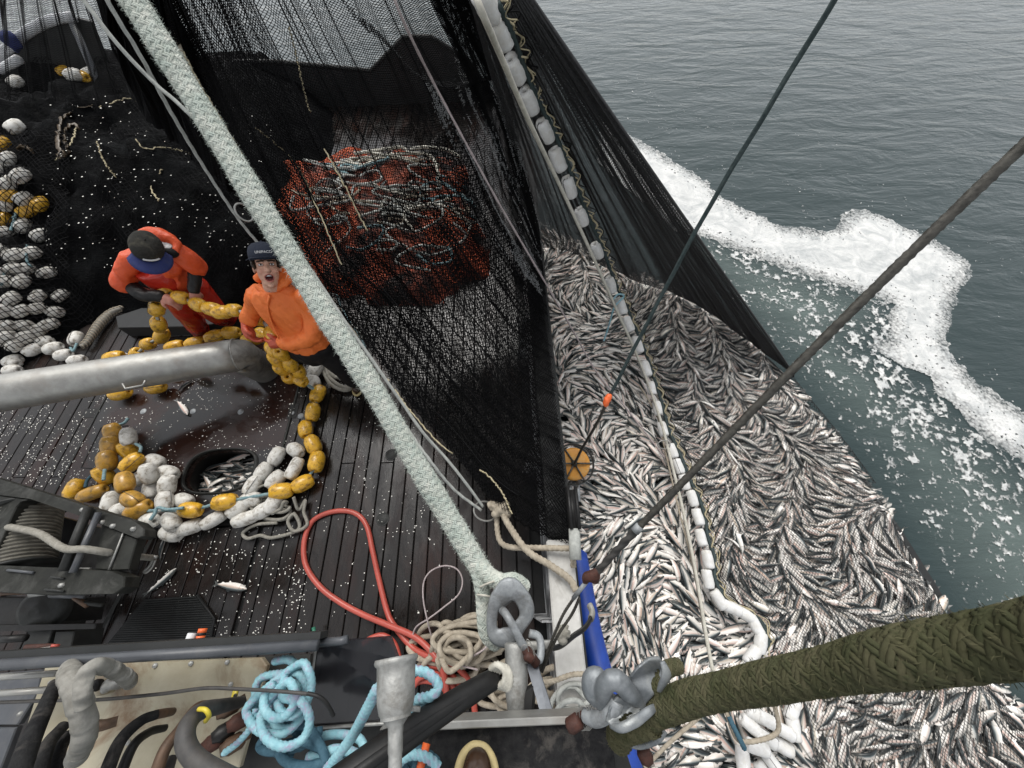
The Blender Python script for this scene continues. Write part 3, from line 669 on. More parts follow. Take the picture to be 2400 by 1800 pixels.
# ---- fish
def fish_shape(L=.27, bend=0.0, s=0.0, lod=0):
    us = np.array([0, .03, .08, .15, .25, .4, .55, .7, .8, .87]) if lod == 0 else np.array([0, .05, .16, .38, .62, .87])
    hh = np.interp(us, [0, .03, .08, .15, .25, .4, .55, .7, .8, .87], [.006, .03, .058, .08, .097, .102, .09, .06, .034, .02])*L
    tt = np.interp(us, [0, .03, .08, .15, .25, .4, .55, .7, .8, .87], [.006, .018, .034, .044, .05, .05, .042, .026, .013, .006])*L
    sg = 10 if lod == 0 else 6
    th = np.linspace(0, 2*math.pi, sg, endpoint=False); V = []; U = []
    cx = lambda u: (.5-u)*L
    cy = lambda u: bend*L*(4*(u-.45)**2-.5)+s*L*math.sin((u-.45)*6)*.5
    for u, h, t in zip(us, hh, tt):
        for a in th:
            z = h*math.cos(a)*(1.0 if math.cos(a) > 0 else 1.12); y = t*math.sin(a)*(1+.15*math.cos(a))
            V.append((cx(u), y+cy(u), z)); U.append((u, .5-.5*math.cos(a)))
    n = len(us); Fs = [(i*sg+j, i*sg+(j+1) % sg, (i+1)*sg+(j+1) % sg, (i+1)*sg+j) for i in range(n-1) for j in range(sg)]
    Fs = [f[::-1] for f in Fs]
    def fin(pl):
        k = len(V)
        for (u, z, vv) in pl: V.append((cx(u), cy(u), z*L)); U.append((u, vv))
        Fs.append(tuple(range(k, k+len(pl))))
    fin([(.85, .018, .1), (1.0, .075, .1), (.955, .01, .1), (.85, -.0, .1)]); fin([(.85, .0, .1), (.955, -.005, .1), (1.0, -.08, .1), (.85, -.02, .1)])
    if lod == 0:
        fin([(.42, .098, .02), (.5, .142, .02), (.56, .088, .02), (.5, .09, .02)]); fin([(.68, -.068, .98), (.76, -.085, .98), (.8, -.036, .98), (.72, -.05, .98)])
        fin([(.5, -.1, .98), (.57, -.135, .98), (.59, -.095, .98), (.54, -.095, .98)])
    V = np.array(V); F4 = np.array([f for f in Fs])
    return V, F4, np.array(U)
VAR = [fish_shape(.27, b, s) for b, s in [(0, 0), (.06, 0), (-.08, .02), (.14, 0), (-.16, 0), (.02, .06), (-.03, -.06), (.22, .03), (-.24, 0), (.0, .02)]]
VARL = [fish_shape(.27, b, s, 1) for b, s in [(0, 0), (.06, 0), (-.08, .02), (.14, 0), (-.16, 0), (.02, .06), (-.03, -.06), (.22, .03), (-.24, 0), (.0, .02)]]
FM = [mesh('herring', v, f, M['fish'], True, u, {'tint': np.full(len(v), i*.137 % 1)}) for i, (v, f, u) in enumerate(VAR)]
def fish_mat3(x, y, z, ang, roll, pitch, sc):
    ca, sa = math.cos(ang), math.sin(ang); cr, sr = math.cos(roll), math.sin(roll); cp, sp_ = math.cos(pitch), math.sin(pitch)
    Rz = np.array([[ca, -sa, 0], [sa, ca, 0], [0, 0, 1]]); Rx = np.array([[1, 0, 0], [0, cr, -sr], [0, sr, cr]]); Ry = np.array([[cp, 0, sp_], [0, 1, 0], [-sp_, 0, cp]])
    return Rz@Ry@Rx*sc, np.array([x, y, z])
def scatter():
    out = []
    sp = .083
    xs = np.arange(HX, 4.6, sp); ys = np.arange(-1.9, 4.5, sp)
    for layer in (0, 1, 2, 3):
        for x in xs:
            for y in ys:
                px = x+rng.uniform(-.5, .5)*sp; py = y+rng.uniform(-.5, .5)*sp
                out.append((px, py, layer))
    A = np.array(out); k = inpoly(A[:, 0], A[:, 1], PENP) & (A[:, 0] > HX+.06); A = A[k]
    z = fz(A[:, 0], A[:, 1]); ix, iy, dp = proj(np.stack([A[:, 0], A[:, 1], z], 1))
    k = (ix > 1150) & (ix < 2520) & (iy > 480) & (iy < 1900); k &= ~((A[:, 2] < 1) & (rng.random(len(A)) < .5))
    A = A[k]; z = z[k]; ix = ix[k]; iy = iy[k]; dp = dp[k]
    f = fbm(A[:, 0]*.6+3, A[:, 1]*.55, 91, 2); g = fbm(A[:, 0]*1.5, A[:, 1]*1.5, 95, 2)
    ang = 2*math.pi*(f*2.6+g*.45)+rng.normal(0, .24, len(A))+np.where(rng.random(len(A)) < .4, math.pi, 0)
    roll = np.where(rng.random(len(A)) < .5, 1, -1)*rng.normal(1.5, .5, len(A))
    pitch = rng.normal(0, .13, len(A)); sc = rng.uniform(.84, 1.14, len(A))
    zz = z-.03+A[:, 2]*.016+rng.normal(0, .008, len(A))
    under = inpoly(ix, iy, NETEDGE)
    return A, zz, ang, roll, pitch, sc, ix, iy, dp, under
fA, fzz, fang, froll, fpit, fsc, fix, fiy, fdp, fund = scatter()
score = fsc/fdp*((fix > 1240) & (fix < 2390) & (fiy > 520) & (fiy < 1790))+.02*(fA[:, 2] == 3)+.008*(fA[:, 2] == 2)
score = score-1.0*(fund & (fdp > 3.9))
solo = set(np.argsort(-score)[:290].tolist())
SV = []; SF4 = []; SU = []; ST = []; off = 0
for i in range(len(fA)):
    R3, T3 = fish_mat3(fA[i, 0], fA[i, 1], fzz[i], fang[i], froll[i], fpit[i], fsc[i]); v = int(rng.integers(0, 10))
    if rng.random() < .45: v = [0, 1, 2, 5, 9][int(rng.integers(0, 5))]
    if i in solo:
        o = link('herring', FM[v]); o.matrix_world = Matrix([list(R3[r])+[T3[r]] for r in range(3)]+[[0, 0, 0, 1]])
        if fund[i]: tag(o, 'silver herring pressed under the fine black netting over the catch', 'fish', 'herring under the netting')
        else: tag(o, 'silver herring on the open catch between the hull and the float line', 'fish', 'herring in the open catch')
    else:
        V, F4, U = (VAR if fdp[i] < 3.6 else VARL)[v]
        SV.append(V@R3.T+T3); SF4.append(F4+off); SU.append(U); ST.append(np.full(len(V), rng.random())); off += len(V)
me = mesh('herring_mass', np.vstack(SV), np.vstack(SF4), M['fish'], True, np.vstack(SU), {'tint': np.concatenate(ST)})
tag(link('herring_mass', me), kind='stuff')
n_ = len(PENP)
tag(ob('net_floor', (np.hstack([PENP, np.full((n_, 1), -.535)]), [tuple(range(n_))[::-1]]), M['sternwall'], smooth=False), 'dark net floor carrying the packed herring', 'net')
# loose fish on deck and in the hold
def deck_fish(label, head, tail, z=.02, roll=1.45, v=0, sc=None, group=None):
    h, t = P(*head, z), P(*tail, z); d = h-t; L = np.linalg.norm(d)
    o = link('herring', FM[v]); R3, T3 = fish_mat3(*((h+t)/2), math.atan2(d[1], d[0]), roll, 0, L/.27)
    o.matrix_world = Matrix([list(R3[r])+[T3[r]] for r in range(3)]+[[0, 0, 0, 1]]); return tag(o, label, 'fish', group)
deck_fish('long thin herring lying slantwise above the ribbed mat', (415, 1332), (336, 1398), v=1)
deck_fish('silver herring lying on its side right of the ribbed mat', (578, 1381), (500, 1368), v=0)
deck_fish('herring with its head under the white floats by the winch', (386, 1258), (373, 1320), v=2, roll=.2)
deck_fish('small bright herring beside the winch frame', (303, 1355), (292, 1385), v=3)
deck_fish('curled herring below the small bright one beside the winch frame', (292, 1375), (272, 1412), v=4)
deck_fish('reddish herring on the brown plate near the chute', (440, 973), (412, 936), v=1)
deck_fish('dark herring just below the middle of the chute', (450, 890), (410, 924), v=2, roll=.3)
deck_fish('pale herring on the black netting behind the chute', (262, 823), (306, 830), z=.1, v=0)
hz = -.24
for i in range(90):
    a = rng.uniform(0, 2*math.pi); r = math.sqrt(rng.random()); x = hc[0]+ha*1.0*r*math.cos(a); y = hc[1]+hb*1.0*r*math.sin(a)
    sc_ = rng.uniform(.85, 1.05); an = rng.normal(.15, .35)+(math.pi if rng.random() < .5 else 0)
    o = link('herring', FM[int(rng.integers(0, 7))]); R3, T3 = fish_mat3(x, y, hz+rng.uniform(-.02, .05), an if i < 82 else rng.uniform(0, 6), rng.choice([-1, 1])*rng.normal(.9 if i < 60 else 1.5, .5), rng.normal(0, .12), sc_)
    o.matrix_world = Matrix([list(R3[r])+[T3[r]] for r in range(3)]+[[0, 0, 0, 1]]); tag(o, 'dark wet herring in the hold under the oval deck hatch', 'fish', 'herring in the hold')
# ---- net over the right part of the catch
def drape():
    cs = .0145; gx = np.arange(.9, 4.6, cs); gy = np.arange(-2.0, 4.3, cs*1.15)
    X, Y = np.meshgrid(gx, gy, indexing='ij'); xr = X+.08*(fbm(X*1.5, Y*1.5, 5)-.5); yr = Y+.08*(fbm(X*1.5, Y*1.5, 6)-.5)
    Z = fz(xr, yr)+.055+.03*(fbm(xr*5, yr*5, 55, 2)-.5)
    S3 = np.stack([xr, yr, Z], -1); ix, iy, _ = proj(S3)
    keep = inpoly(ix, iy, NETEDGE) & inpoly(xr, yr, PENP) & (ix < 2450) & (iy < 1850)
    return S3, keep
sn = thing('seine_net', 'fine black seine net hanging outside the float line and draped over the catch', 'net')
S3, kp = drape()
V_, F_ = net(S3, .0037, np.array([0, 0, 1.]), kp)
tag(link('draped_mesh', mesh('draped_mesh', V_, F_, M['twine_grey'], False), sn), kind='stuff')
def wall_net(nu, nv, T, B, fold, seed, sag=0.0, ph=0.0):
    u = np.linspace(0, 1, nu); v = np.linspace(0, 1, nv); T = spl(T, nu); B = spl(B, nu)
    uw = u+.004*np.sin(u*40+ph)+.002*np.sin(u*97+ph*2)
    Ti = np.stack([np.interp(uw, u, T[:, k]) for k in range(3)], 1); Bi = np.stack([np.interp(uw, u, B[:, k]) for k in range(3)], 1)
    S3 = Ti[:, None]*(1-v)[None, :, None]+Bi[:, None]*v[None, :, None]
    S3[..., 2] -= sag*(4*v*(1-v))[None]
    du = np.gradient(S3, axis=0); dv = np.gradient(S3, axis=1); N = nrm(np.cross(du, dv))
    f = fbm(u[:, None]*16+v[None]*.6, v[None]*1.2+u[:, None]*0, seed, 3)-.5+.6*(fbm(u[:, None]*45, v[None]*.8, seed+5, 2)-.5)
    return S3+N*(f*fold*(.35+.65*np.sin(math.pi*np.clip(v, .02, .98)))[None])[..., None]
T_ = [P(x, -90, z) for x, z in ((1075, 2.75), (1110, 2.75), (1150, 2.74), (1185, 2.72))]
B_ = [P(a, b, z) for a, b, z in ((1266, 580, -.3), (1330, 590, -.36), (1415, 625, -.38), (1500, 662, -.36), (1587, 692, -.38), (1658, 730, -.4), (1735, 786, -.43), (1856, 872, -.52))]
V_, F_ = net(wall_net(290, 340, T_, B_, .06, 61), .0058)
tag(link('hanging_mesh', mesh('hanging_mesh', V_, F_, M['twine_grey'], False), sn), kind='stuff')
pe = spl([(p[0], p[1], 0) for p in PEN], 420)[:, :2]; tn = nrm(np.gradient(pe, axis=0)); nm = np.stack([tn[:, 1], -tn[:, 0]], 1); nm = nm*np.sign((nm*(pe-np.array([1.5, 1.5]))).sum(1, keepdims=True))
pe = pe[:260]; nm = nm[:260]; st_ = np.array([-.1, -.07, -.04, -.01, .02, .04, .055, .07, .085]); zr = np.array([-.38, -.4, -.42, -.45, -.48, -.51, -.54, -.585, -.62])
V_, F_ = net(np.stack([np.concatenate([pe+nm*(o+.05*(fbm(pe[:, 0]*2, pe[:, 1]*2, 5, 2)-.5))[:, None] if False else pe+nm*o, np.full((260, 1), z)], 1) for o, z in zip(np.repeat(st_, 1), zr)], 0), .0045, skip=.25)
tag(link('rim_mesh', mesh('rim_mesh', V_, F_, M['twine_grey'], False), sn), kind='stuff')
V_, F_ = net(wall_net(60, 330, T_[2:], B_[4:], .12, 67, ph=1.3), .0038)
tag(link('bunched_mesh', mesh('bunched_mesh', V_, F_, M['twine_grey'], False), sn), kind='stuff')
ob('edge_cord', tube(spl([T_[3], T_[3]*.55+B_[7]*.45+np.array([.0, 0, .0]), B_[7]]+[np.array([p[0], p[1], -.56]) for p in PEN[4:]], 80), .012, 6), M['twine_grey'], sn)
# ---- black net curtain coming down over the rail onto the deck
cn = thing('net_curtain', 'black net curtain hanging from above over the deck to the rail', 'net')
E0 = [(360, -60, 2.62), (455, 150, 2.28), (540, 330, 1.98), (640, 530, 1.6), (720, 680, 1.3), (830, 785, 1.08), (951, 941, .9), (1050, 1050, .8), (1150, 1175, .78), (1250, 1245, .8), (1343, 1284, .82)]
E1 = [(1085, -60, 2.7), (1150, 120, 2.2), (1195, 250, 1.8), (1225, 380, 1.4), (1250, 470, 1.1), (1262, 530, .9), (1266, 560, .82)]
def curtain(nu, nv, fold, seed, u0=0., u1=1., ph=0., off=0., belly=0.):
    a = curve(E0, nv); b = curve(E1, nv); u = np.linspace(u0, u1, nu); v = np.linspace(0, 1, nv)
    uw = np.clip(u+.006*np.sin(u*52+ph)+.0035*np.sin(u*131+2*ph)+.018*(fbm(u*9, u*0, seed+3, 2)-.5), 0, 1)
    S3 = a[None]*(1-uw)[:, None, None]+b[None]*uw[:, None, None]
    du = np.gradient(S3, axis=0); dv = np.gradient(S3, axis=1); N = nrm(np.cross(du, dv)); N = np.where(N[..., 2:] < 0, -N, N)
    f = fbm(u[:, None]*14+v[None]*.9, v[None]*1.1, seed, 3)-.5+.5*(fbm(u[:, None]*40+v[None]*2, v[None]*.9, seed+5, 2)-.5)
    S3 = S3+N*(f*fold*np.sin(math.pi*np.clip(v*.97+.02, 0, 1))[None]+off-belly*(4*u*(1-u))[:, None]*np.sin(math.pi*v)[None])[..., None]
    return S3
V_, F_ = net(curtain(215, 340, .24, 31, belly=.1), .0045, skip=.015)
tag(link('front_mesh', mesh('front_mesh', V_, F_, M['twine'], False), cn), kind='stuff')
V_, F_ = net(curtain(190, 300, .32, 41, 0, .93, 1.1, -.05, .1)[:, 100:], .0044, skip=.02)
tag(link('rear_mesh', mesh('rear_mesh', V_, F_, M['twine'], False), cn), kind='stuff')
V_, F_ = net(curtain(60, 300, .10, 47, .88, 1, 2.1, -.02), .006)
tag(link('fold_mesh', mesh('fold_mesh', V_, F_, M['twine'], False), cn), kind='stuff')
V_, F_ = net(curtain(120, 150, .2, 53, 0, .8, 3.0, -.09, .1)[:, 62:], .0085, skip=.01)
tag(link('lower_mesh', mesh('lower_mesh', V_, F_, M['twine'], False), cn), kind='stuff')
V_, F_ = net(curtain(70, 320, .2, 57, 0, .26, .4, -.07, .1), .0052, skip=.02)
tag(link('left_mesh', mesh('left_mesh', V_, F_, M['twine'], False), cn), kind='stuff')
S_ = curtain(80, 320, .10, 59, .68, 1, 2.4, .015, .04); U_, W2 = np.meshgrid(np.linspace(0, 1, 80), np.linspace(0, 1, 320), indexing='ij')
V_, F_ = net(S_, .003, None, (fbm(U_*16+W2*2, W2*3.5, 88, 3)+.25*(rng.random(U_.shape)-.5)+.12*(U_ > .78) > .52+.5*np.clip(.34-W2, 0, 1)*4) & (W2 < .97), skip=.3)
tag(link('painted_sheen_mesh', mesh('painted_sheen_mesh', V_, F_, mat('painted_sheen_twine', (.42, .43, .43), (.25, .26, .26), 30, (.4, .6), bump=0), False), cn), kind='stuff')  # extra streaky net layer, the curtain's wet sheen put into pale twine colour
# bunched strands inside the folds
for i in range(22):
    u = [rng.uniform(.02, .35), rng.uniform(.3, .8), rng.uniform(.93, 1.0)][i % 3]; a = curve(E0, 60); b = curve(E1, 60); v0 = 0 if i % 4 else rng.uniform(.1, .4); v1 = 1 if i % 3 else rng.uniform(.6, .95)
    k = slice(int(v0*60), max(int(v1*60), int(v0*60)+8)); uu = u+.01*np.sin(np.linspace(0, 6, 60)+i)
    p = (a*(1-uu)[:, None]+b*uu[:, None])[k]+np.array([0, 0, -.03])*rng.random()
    ob('gathered_strand', tube(p, rng.uniform(.002, .0055), 5, caps=False), M['twine'], cn)
ob('edge_rope', tube(curve([(385, -60, 2.66), (418, 100, 2.42), (480, 235, 2.2), (552, 355, 1.98), (625, 480, 1.74), (690, 580, 1.52), (760, 690, 1.3), (838, 790, 1.1)], 60), .011, 8), M['tan'], cn)
for pts in ([(676, 60, 2.35), (690, 110, 2.25), (705, 180, 2.12), (718, 235, 2.0), (728, 262, 1.95)], [(430, 120, 2.4), (470, 200, 2.26), (530, 300, 2.08), (600, 420, 1.85)], [(600, 300, 1.95), (690, 380, 1.8), (740, 480, 1.66), (800, 620, 1.4)], [(1125, 1102, .9), (1150, 1120, .9), (1180, 1160, .88), (1200, 1205, .86)], [(900, 880, 1.06), (960, 960, 1.0), (1020, 1030, .94), (1060, 1062, .92)], [(760, 350, 1.9), (800, 420, 1.8), (860, 540, 1.55)]):
    p = curve(pts, 50); p = p+rng.normal(0, .003, p.shape)
    ob('lacing', tube(p, .0045, 6, lobes=2, pitch=.03, amp=.3), M['cornline'], cn)
for i in range(60):
    p0 = (1130+rng.uniform(0, 62), 1098+rng.uniform(0, 30)); pass
cl_ = thing('net_curtain', 'black net hanging at the upper left behind the two pale lines', 'net')
def ruled(A, B, nu, nv, fold, seed, bunch=.02):
    a = curve(A, nv); b = curve(B, nv); u = np.linspace(0, 1, nu); v = np.linspace(0, 1, nv); uw = np.clip(u+bunch*np.sin(u*46)+bunch*.6*np.sin(u*113), 0, 1)
    S3 = a[None]*(1-uw)[:, None, None]+b[None]*uw[:, None, None]; N = nrm(np.cross(np.gradient(S3, axis=0), np.gradient(S3, axis=1)))
    f = fbm(u[:, None]*14+v[None]*.9, v[None]*1.1, seed, 3)-.5+.5*(fbm(u[:, None]*40, v[None]*.9, seed+5, 2)-.5); return S3+N*(f*fold)[..., None]
EA = [(-60, -60, 2.9), (-60, 100, 2.3), (-60, 230, 1.6)]; EB = [(205, -60, 2.8), (250, 60, 2.4), (290, 160, 1.9), (320, 240, 1.4)]; EC = [(390, -60, 2.75), (470, 140, 2.3), (545, 310, 1.75), (600, 450, 1.2), (615, 520, .9)]
V_, F_ = net(ruled(EA, EB, 90, 130, .06, 71), .0026); tag(link('sparse_mesh', mesh('sparse_mesh', V_, F_, M['twine'], False), cl_), kind='stuff')
for k_, (w_, sd_) in enumerate(((.0062, 73), (.007, 75))):
    V_, F_ = net(ruled(EB, EC, 110, 200, .22, sd_), w_); tag(link('dense_mesh', mesh('dense_mesh', V_, F_, M['twine'], False), cl_), kind='stuff')
# ------------------------------------------------------------------ heaps of netting on the deck
HB = np.array([P(a, b, 0)[:2] for a, b in [(-500, 930), (60, 850), (170, 770), (290, 728), (420, 728), (560, 724), (690, 705), (775, 640), (790, 500), (770, 300), (770, 170), (300, 165), (-500, 240)]])
HX0, HY0, HCS = -10.5, 2.0, .045
hgx = np.arange(HX0, -1.6, HCS); hgy = np.arange(HY0, 8.0, HCS); HXX, HYY = np.meshgrid(hgx, hgy, indexing='ij')
def edged(X, Y, poly):
    d = np.full(X.shape, 9.)
    for i in range(len(poly)):
        p, q = poly[i], poly[(i+1) % len(poly)]; e = q-p; t = np.clip(((X-p[0])*e[0]+(Y-p[1])*e[1])/max(e@e, 1e-9), 0, 1)
        d = np.minimum(d, np.hypot(X-p[0]-t*e[0], Y-p[1]-t*e[1]))
    return np.where(inpoly(X, Y, poly), d, -d)
_d = edged(HXX+.25*(fbm(HXX*2, HYY*2, 3)-.5), HYY+.25*(fbm(HXX*2, HYY*2, 4)-.5), HB)
_f = fbm(HXX*1.3, HYY*1.3, 12, 4); _r = 1-np.abs(fbm(HXX*2.6+HYY, HYY*1.6-HXX*.5, 14, 4)-.5)*3.2
HH = np.where(_d > -.05, (1.05*(1-np.exp(-np.clip(_d, 0, 9)/1.1)))*(.55+.75*_f)+.13*_r*np.clip(_d*3, 0, 1)+.03*(fbm(HXX*9, HYY*7, 15, 3)-.5), -.08)
def hheap(x, y):
    i = np.clip(((np.asarray(x)-HX0)/HCS), 0, len(hgx)-1.001); j = np.clip(((np.asarray(y)-HY0)/HCS), 0, len(hgy)-1.001)
    a = i.astype(int); b = j.astype(int); u = i-a; v = j-b
    return (HH[a, b]*(1-u)+HH[a+1, b]*u)*(1-v)+(HH[a, b+1]*(1-u)+HH[a+1, b+1]*u)*v
def onheap(px, py, up=0.0):
    for z in np.arange(1.7, -.001, -.01):
        p = P(px, py, z)
        if p[2] <= max(hheap(p[0], p[1]), 0)+up: return p
    return P(px, py, up)
np_ = thing('net_pile', 'big heap of wet black netting piled on the aft deck behind the fishermen', 'net')
nx, ny = HXX.shape; idx = np.arange(nx*ny).reshape(nx, ny)
kf = (_d[:-1, :-1] > -.1) & (_d[1:, 1:] > -.1)
Fq = np.stack([idx[:-1, :-1], idx[1:, :-1], idx[1:, 1:], idx[:-1, 1:]], -1)[kf]
hm = link('heap', mesh('heap', np.stack([HXX, HYY, HH], -1).reshape(-1, 3), Fq, M['heap']), np_)
# loose net lying over the heap in folds
gx = np.arange(-8.5, -2.6, .03); gy = np.arange(2.6, 6.9, .034); X, Y = np.meshgrid(gx, gy, indexing='ij')
Zc = hheap(X, Y)+.025+.06*fbm(X*3, Y*3, 23, 3); kp = (edged(X, Y, HB) > .12) & (fbm(X*.9, Y*.9, 29, 2) > .42)
V_, F_ = net(np.stack([X, Y, Zc], -1), .006, np.array([0, 0, 1.]), kp)
tag(link('loose_mesh', mesh('loose_mesh', V_, F_, M['twine'], False), np_), kind='stuff')
for pts in ([(230, 250), (300, 232), (345, 250), (400, 262), (440, 300)], [(180, 290), (170, 330), (150, 360), (130, 375)], [(225, 330), (240, 370), (255, 395), (272, 415)], [(320, 330), (345, 350), (380, 345), (430, 355), (470, 372)], [(380, 395), (355, 440), (372, 470)]):
    p = spl([onheap(a, b, .03) for a, b in pts], 40); ob('lacing', tube(p+rng.normal(0, .006, p.shape), .006, 6, lobes=2, pitch=.05, amp=.3), M['cornline'], np_)
for k, pts in enumerate(([(140, 370), (135, 320), (140, 290), (160, 265), (200, 250), (220, 248)], [(160, 340), (150, 365), (135, 362)], [(185, 300), (165, 290), (150, 320), (158, 350)], [(40, 350), (60, 345), (80, 360)])):
    p = spl([onheap(a, b, .035) for a, b in pts], 40)
    o = ob('kelp_strand', tube(p+rng.normal(0, .008, p.shape), [.012, .03, .018, .026, .01], 8, sec=(.3, 1)), M['weed']); tag(o, ['brown kelp strand draped over the black net pile, the longest one', 'short brown kelp piece beside the longest kelp strand', 'curved brown kelp strand inside the bend of the longest one', 'small brown kelp piece above the yellow floats at left'][k], 'kelp')
# orange web heap with coils of leadline behind the curtain
RB = np.array([P(a, b, .25)[:2] for a, b in [(640, 360), (800, 350), (900, 330), (1060, 345), (1105, 450), (1140, 560), (1130, 660), (1000, 700), (860, 710), (740, 690), (640, 640), (570, 520), (570, 400)]])
RXc = RB.mean(0)
def hcoil(x, y):
    x = np.asarray(x, float); y = np.asarray(y, float); d = edged(x+1.1*(fbm(x*1.3, y*1.3, 8, 3)-.5), y+1.1*(fbm(x*1.3, y*1.3, 9, 3)-.5), RB)
    return np.where(d > -.3, .5*(1-np.exp(-np.clip(d, 0, 9)/.35))*(.6+.7*fbm(np.asarray(x)*2, np.asarray(y)*2, 44, 3))-.04, -.1)
gx = np.arange(RB[:, 0].min()-.4, RB[:, 0].max()+.25, .03); gy = np.arange(RB[:, 1].min()-.4, RB[:, 1].max()+.4, .03); X, Y = np.meshgrid(gx, gy, indexing='ij')
Z = hcoil(X, Y)+.03*fbm(X*12, Y*12, 3, 2); idx = np.arange(X.size).reshape(X.shape)
oh = thing('orange_web_heap', 'heap of orange web showing through the black net curtain', 'net')
kf = (Z > -.02)[:-1, :-1]
link('core', mesh('core', np.stack([X, Y, Z-.03], -1).reshape(-1, 3), np.stack([idx[:-1, :-1], idx[1:, :-1], idx[1:, 1:], idx[:-1, 1:]], -1)[kf], mat('dark_orange_web', (.34, .06, .02), (.02, .012, .01), 2.4, (.6, .8), lo=.42, hi=.56, bump=.6, bscale=50, bdist=.02)), oh)
k2 = (Z > .03) & (fbm(X*1.6, Y*1.6, 81, 3) > .5)
V_, F_ = net(np.stack([X, Y, Z+.03], -1), .009, np.array([0, 0, 1.]), k2)
tag(link('orange_mesh', mesh('orange_mesh', V_, F_, M['orangenet'], False), oh), kind='stuff')
LAB = ['grey', 'off white', 'teal', 'tan']; ML = [M['palerope'], M['whiterope'], M['teal'], M['tan']]
for i in range(46):
    c = RXc+np.array([rng.uniform(-.6, 1.15), rng.uniform(-1.0, 1.0)]); n = int(rng.integers(4, 8)); pts = []
    a0 = rng.uniform(0, 6.28); rr = rng.uniform(.1, .36)
    for k in range(n):
        q = c+np.array([math.cos(a0+k*1.15)*rr*rng.uniform(.8, 1.8)+k*.03, math.sin(a0+k*1.15)*rr*rng.uniform(.4, .8)]); pts.append([q[0], q[1], max(float(hcoil(q[0], q[1])), 0)+.03+rng.uniform(0, .06)])
    w = [0, 0, 1, 2, 3, 0][i % 6]
    tag(ob('leadline', tube(spl(pts, 46), .016, 7, lobes=3, pitch=.06, amp=.2), ML[w]), LAB[w]+' leadline loop lying on the orange web behind the curtain', 'rope', 'leadline loops on the orange web')
for k, pts in enumerate(([(810, 400), (850, 375), (900, 365), (990, 360), (1020, 380), (1030, 430)], [(830, 360), (900, 350), (940, 345), (960, 360)], [(960, 350), (1000, 345), (1050, 352), (1080, 370)])):
    p = spl([P(a, b, .42+.05*k) for a, b in pts], 40); tag(ob('leadline', tube(p, .02, 8, lobes=3, pitch=.07), M['whiterope']), ['long pale leadline bight across the top of the coil heap', 'short pale leadline bight at the top of the coil heap', 'pale leadline bight at the right top of the coil heap'][k], 'rope')
# grey rope tangle by the second fisherman
for k, (pts, mt, lab) in enumerate((([(755, 865), (775, 900), (810, 915), (830, 900), (825, 880), (790, 885), (770, 870)], 'greyrope', 'grey rope bights on deck behind the fisherman in the black trousers'), ([(760, 840), (770, 880), (800, 905), (835, 908)], 'greyrope', 'grey rope half loop by the brown boot'), ([(790, 690), (800, 720), (830, 770), (850, 800), (860, 830)], 'teal', 'teal line hanging by the curtain edge'), ([(800, 770), (830, 765), (850, 790), (820, 800), (830, 830), (860, 850)], 'palerope', 'pale rope tangle between big rope and curtain'), ([(780, 700), (800, 730), (790, 760), (820, 800), (815, 840)], 'greyrope', 'grey rope strand left of the curtain edge'))):
    tag(ob('rope', tube(spl([P(a, b, .05+.05*(k > 1)) for a, b in pts], 50), .018 if k != 2 else .009, 8, lobes=3, pitch=.08), M[mt]), lab, 'rope')
o = ob('pound_board', prism([P(a, b, .16) for a, b in [(270, 742), (330, 722), (600, 722), (640, 700), (640, 735), (470, 765), (275, 768)]], (0, 0, -.16), .01), M['sternwall'], smooth=False); tag(o, 'dark raised board on deck behind the stooping fisherman', 'board')
# ------------------------------------------------------------------ floats
def float_prof(L, R, hole=.016, barrel=.86):
    h = L/2; return [(hole, -h*.8), (hole+.004, -h*.97), (R*.5, -h), (R*barrel*.86, -h*.95), (R*barrel, -h*.82), (R*.96, -h*.5), (R, 0), (R*.96, h*.5), (R*barrel, h*.82), (R*barrel*.86, h*.95), (R*.5, h), (hole+.004, h*.97), (hole, h*.8), (hole*.9, 0)]
FKIND = {}
for nm, L, R, b in (('round', .215, .083, .78), ('long', .25, .072, .84), ('cyl', .215, .066, .93)):
    for mt in ('white_foam', 'white_new', 'yellow', 'ochre'):
        V, Fs, U = lathe(float_prof(L, R, barrel=b), 20, closed=True); V = V+.0015*np.sin(V[:, [1, 2, 0]]*90)+nrm(V)*((fbm(V[:, 0]*16+V[:, 2]*9+len(FKIND), V[:, 1]*16-V[:, 2]*7, 31+len(FKIND), 2)-.5)*.012)[:, None]
        FKIND[nm, mt] = (mesh('float', V, Fs, M[mt], True, U), mesh('lashing', *tube([(R*1.0*math.cos(.3)*k2, R*math.sin(.3)*k2, z) for k2, z in ((.35, -L*.5), (.8, -L*.49), (.93, -L*.4), (1.0, -L*.2), (1.02, 0), (1.0, L*.2), (.93, L*.4), (.8, L*.49), (.35, L*.5))], .0028, 5)[:2], M['hose']))
FS = .84
def floats(p, axis, kind, mt, label, group, lash=False, cat='float', sc=1.0):
    me, la = FKIND[kind, mt]
    o = link('float', me); q = Vector(axis).to_track_quat('Z', 'Y') @ Matrix.Rotation(rng.uniform(0, 6.28), 3, 'Z').to_quaternion()
    o.matrix_world = Matrix.LocRotScale(Vector(p), q, Vector((FS*sc*rng.uniform(.96, 1.04),)*3))
    tag(o, label, cat, group)
    if lash: link('lashing', la, o)
    return o
def imgdir(px, py, z, ang, tilt=0.0):
    d = P(px+20*math.cos(math.radians(ang)), py-20*math.sin(math.radians(ang)), z)-P(px, py, z); d = nrm(d); return d*math.cos(tilt)+np.array([0, 0, 1])*math.sin(tilt)
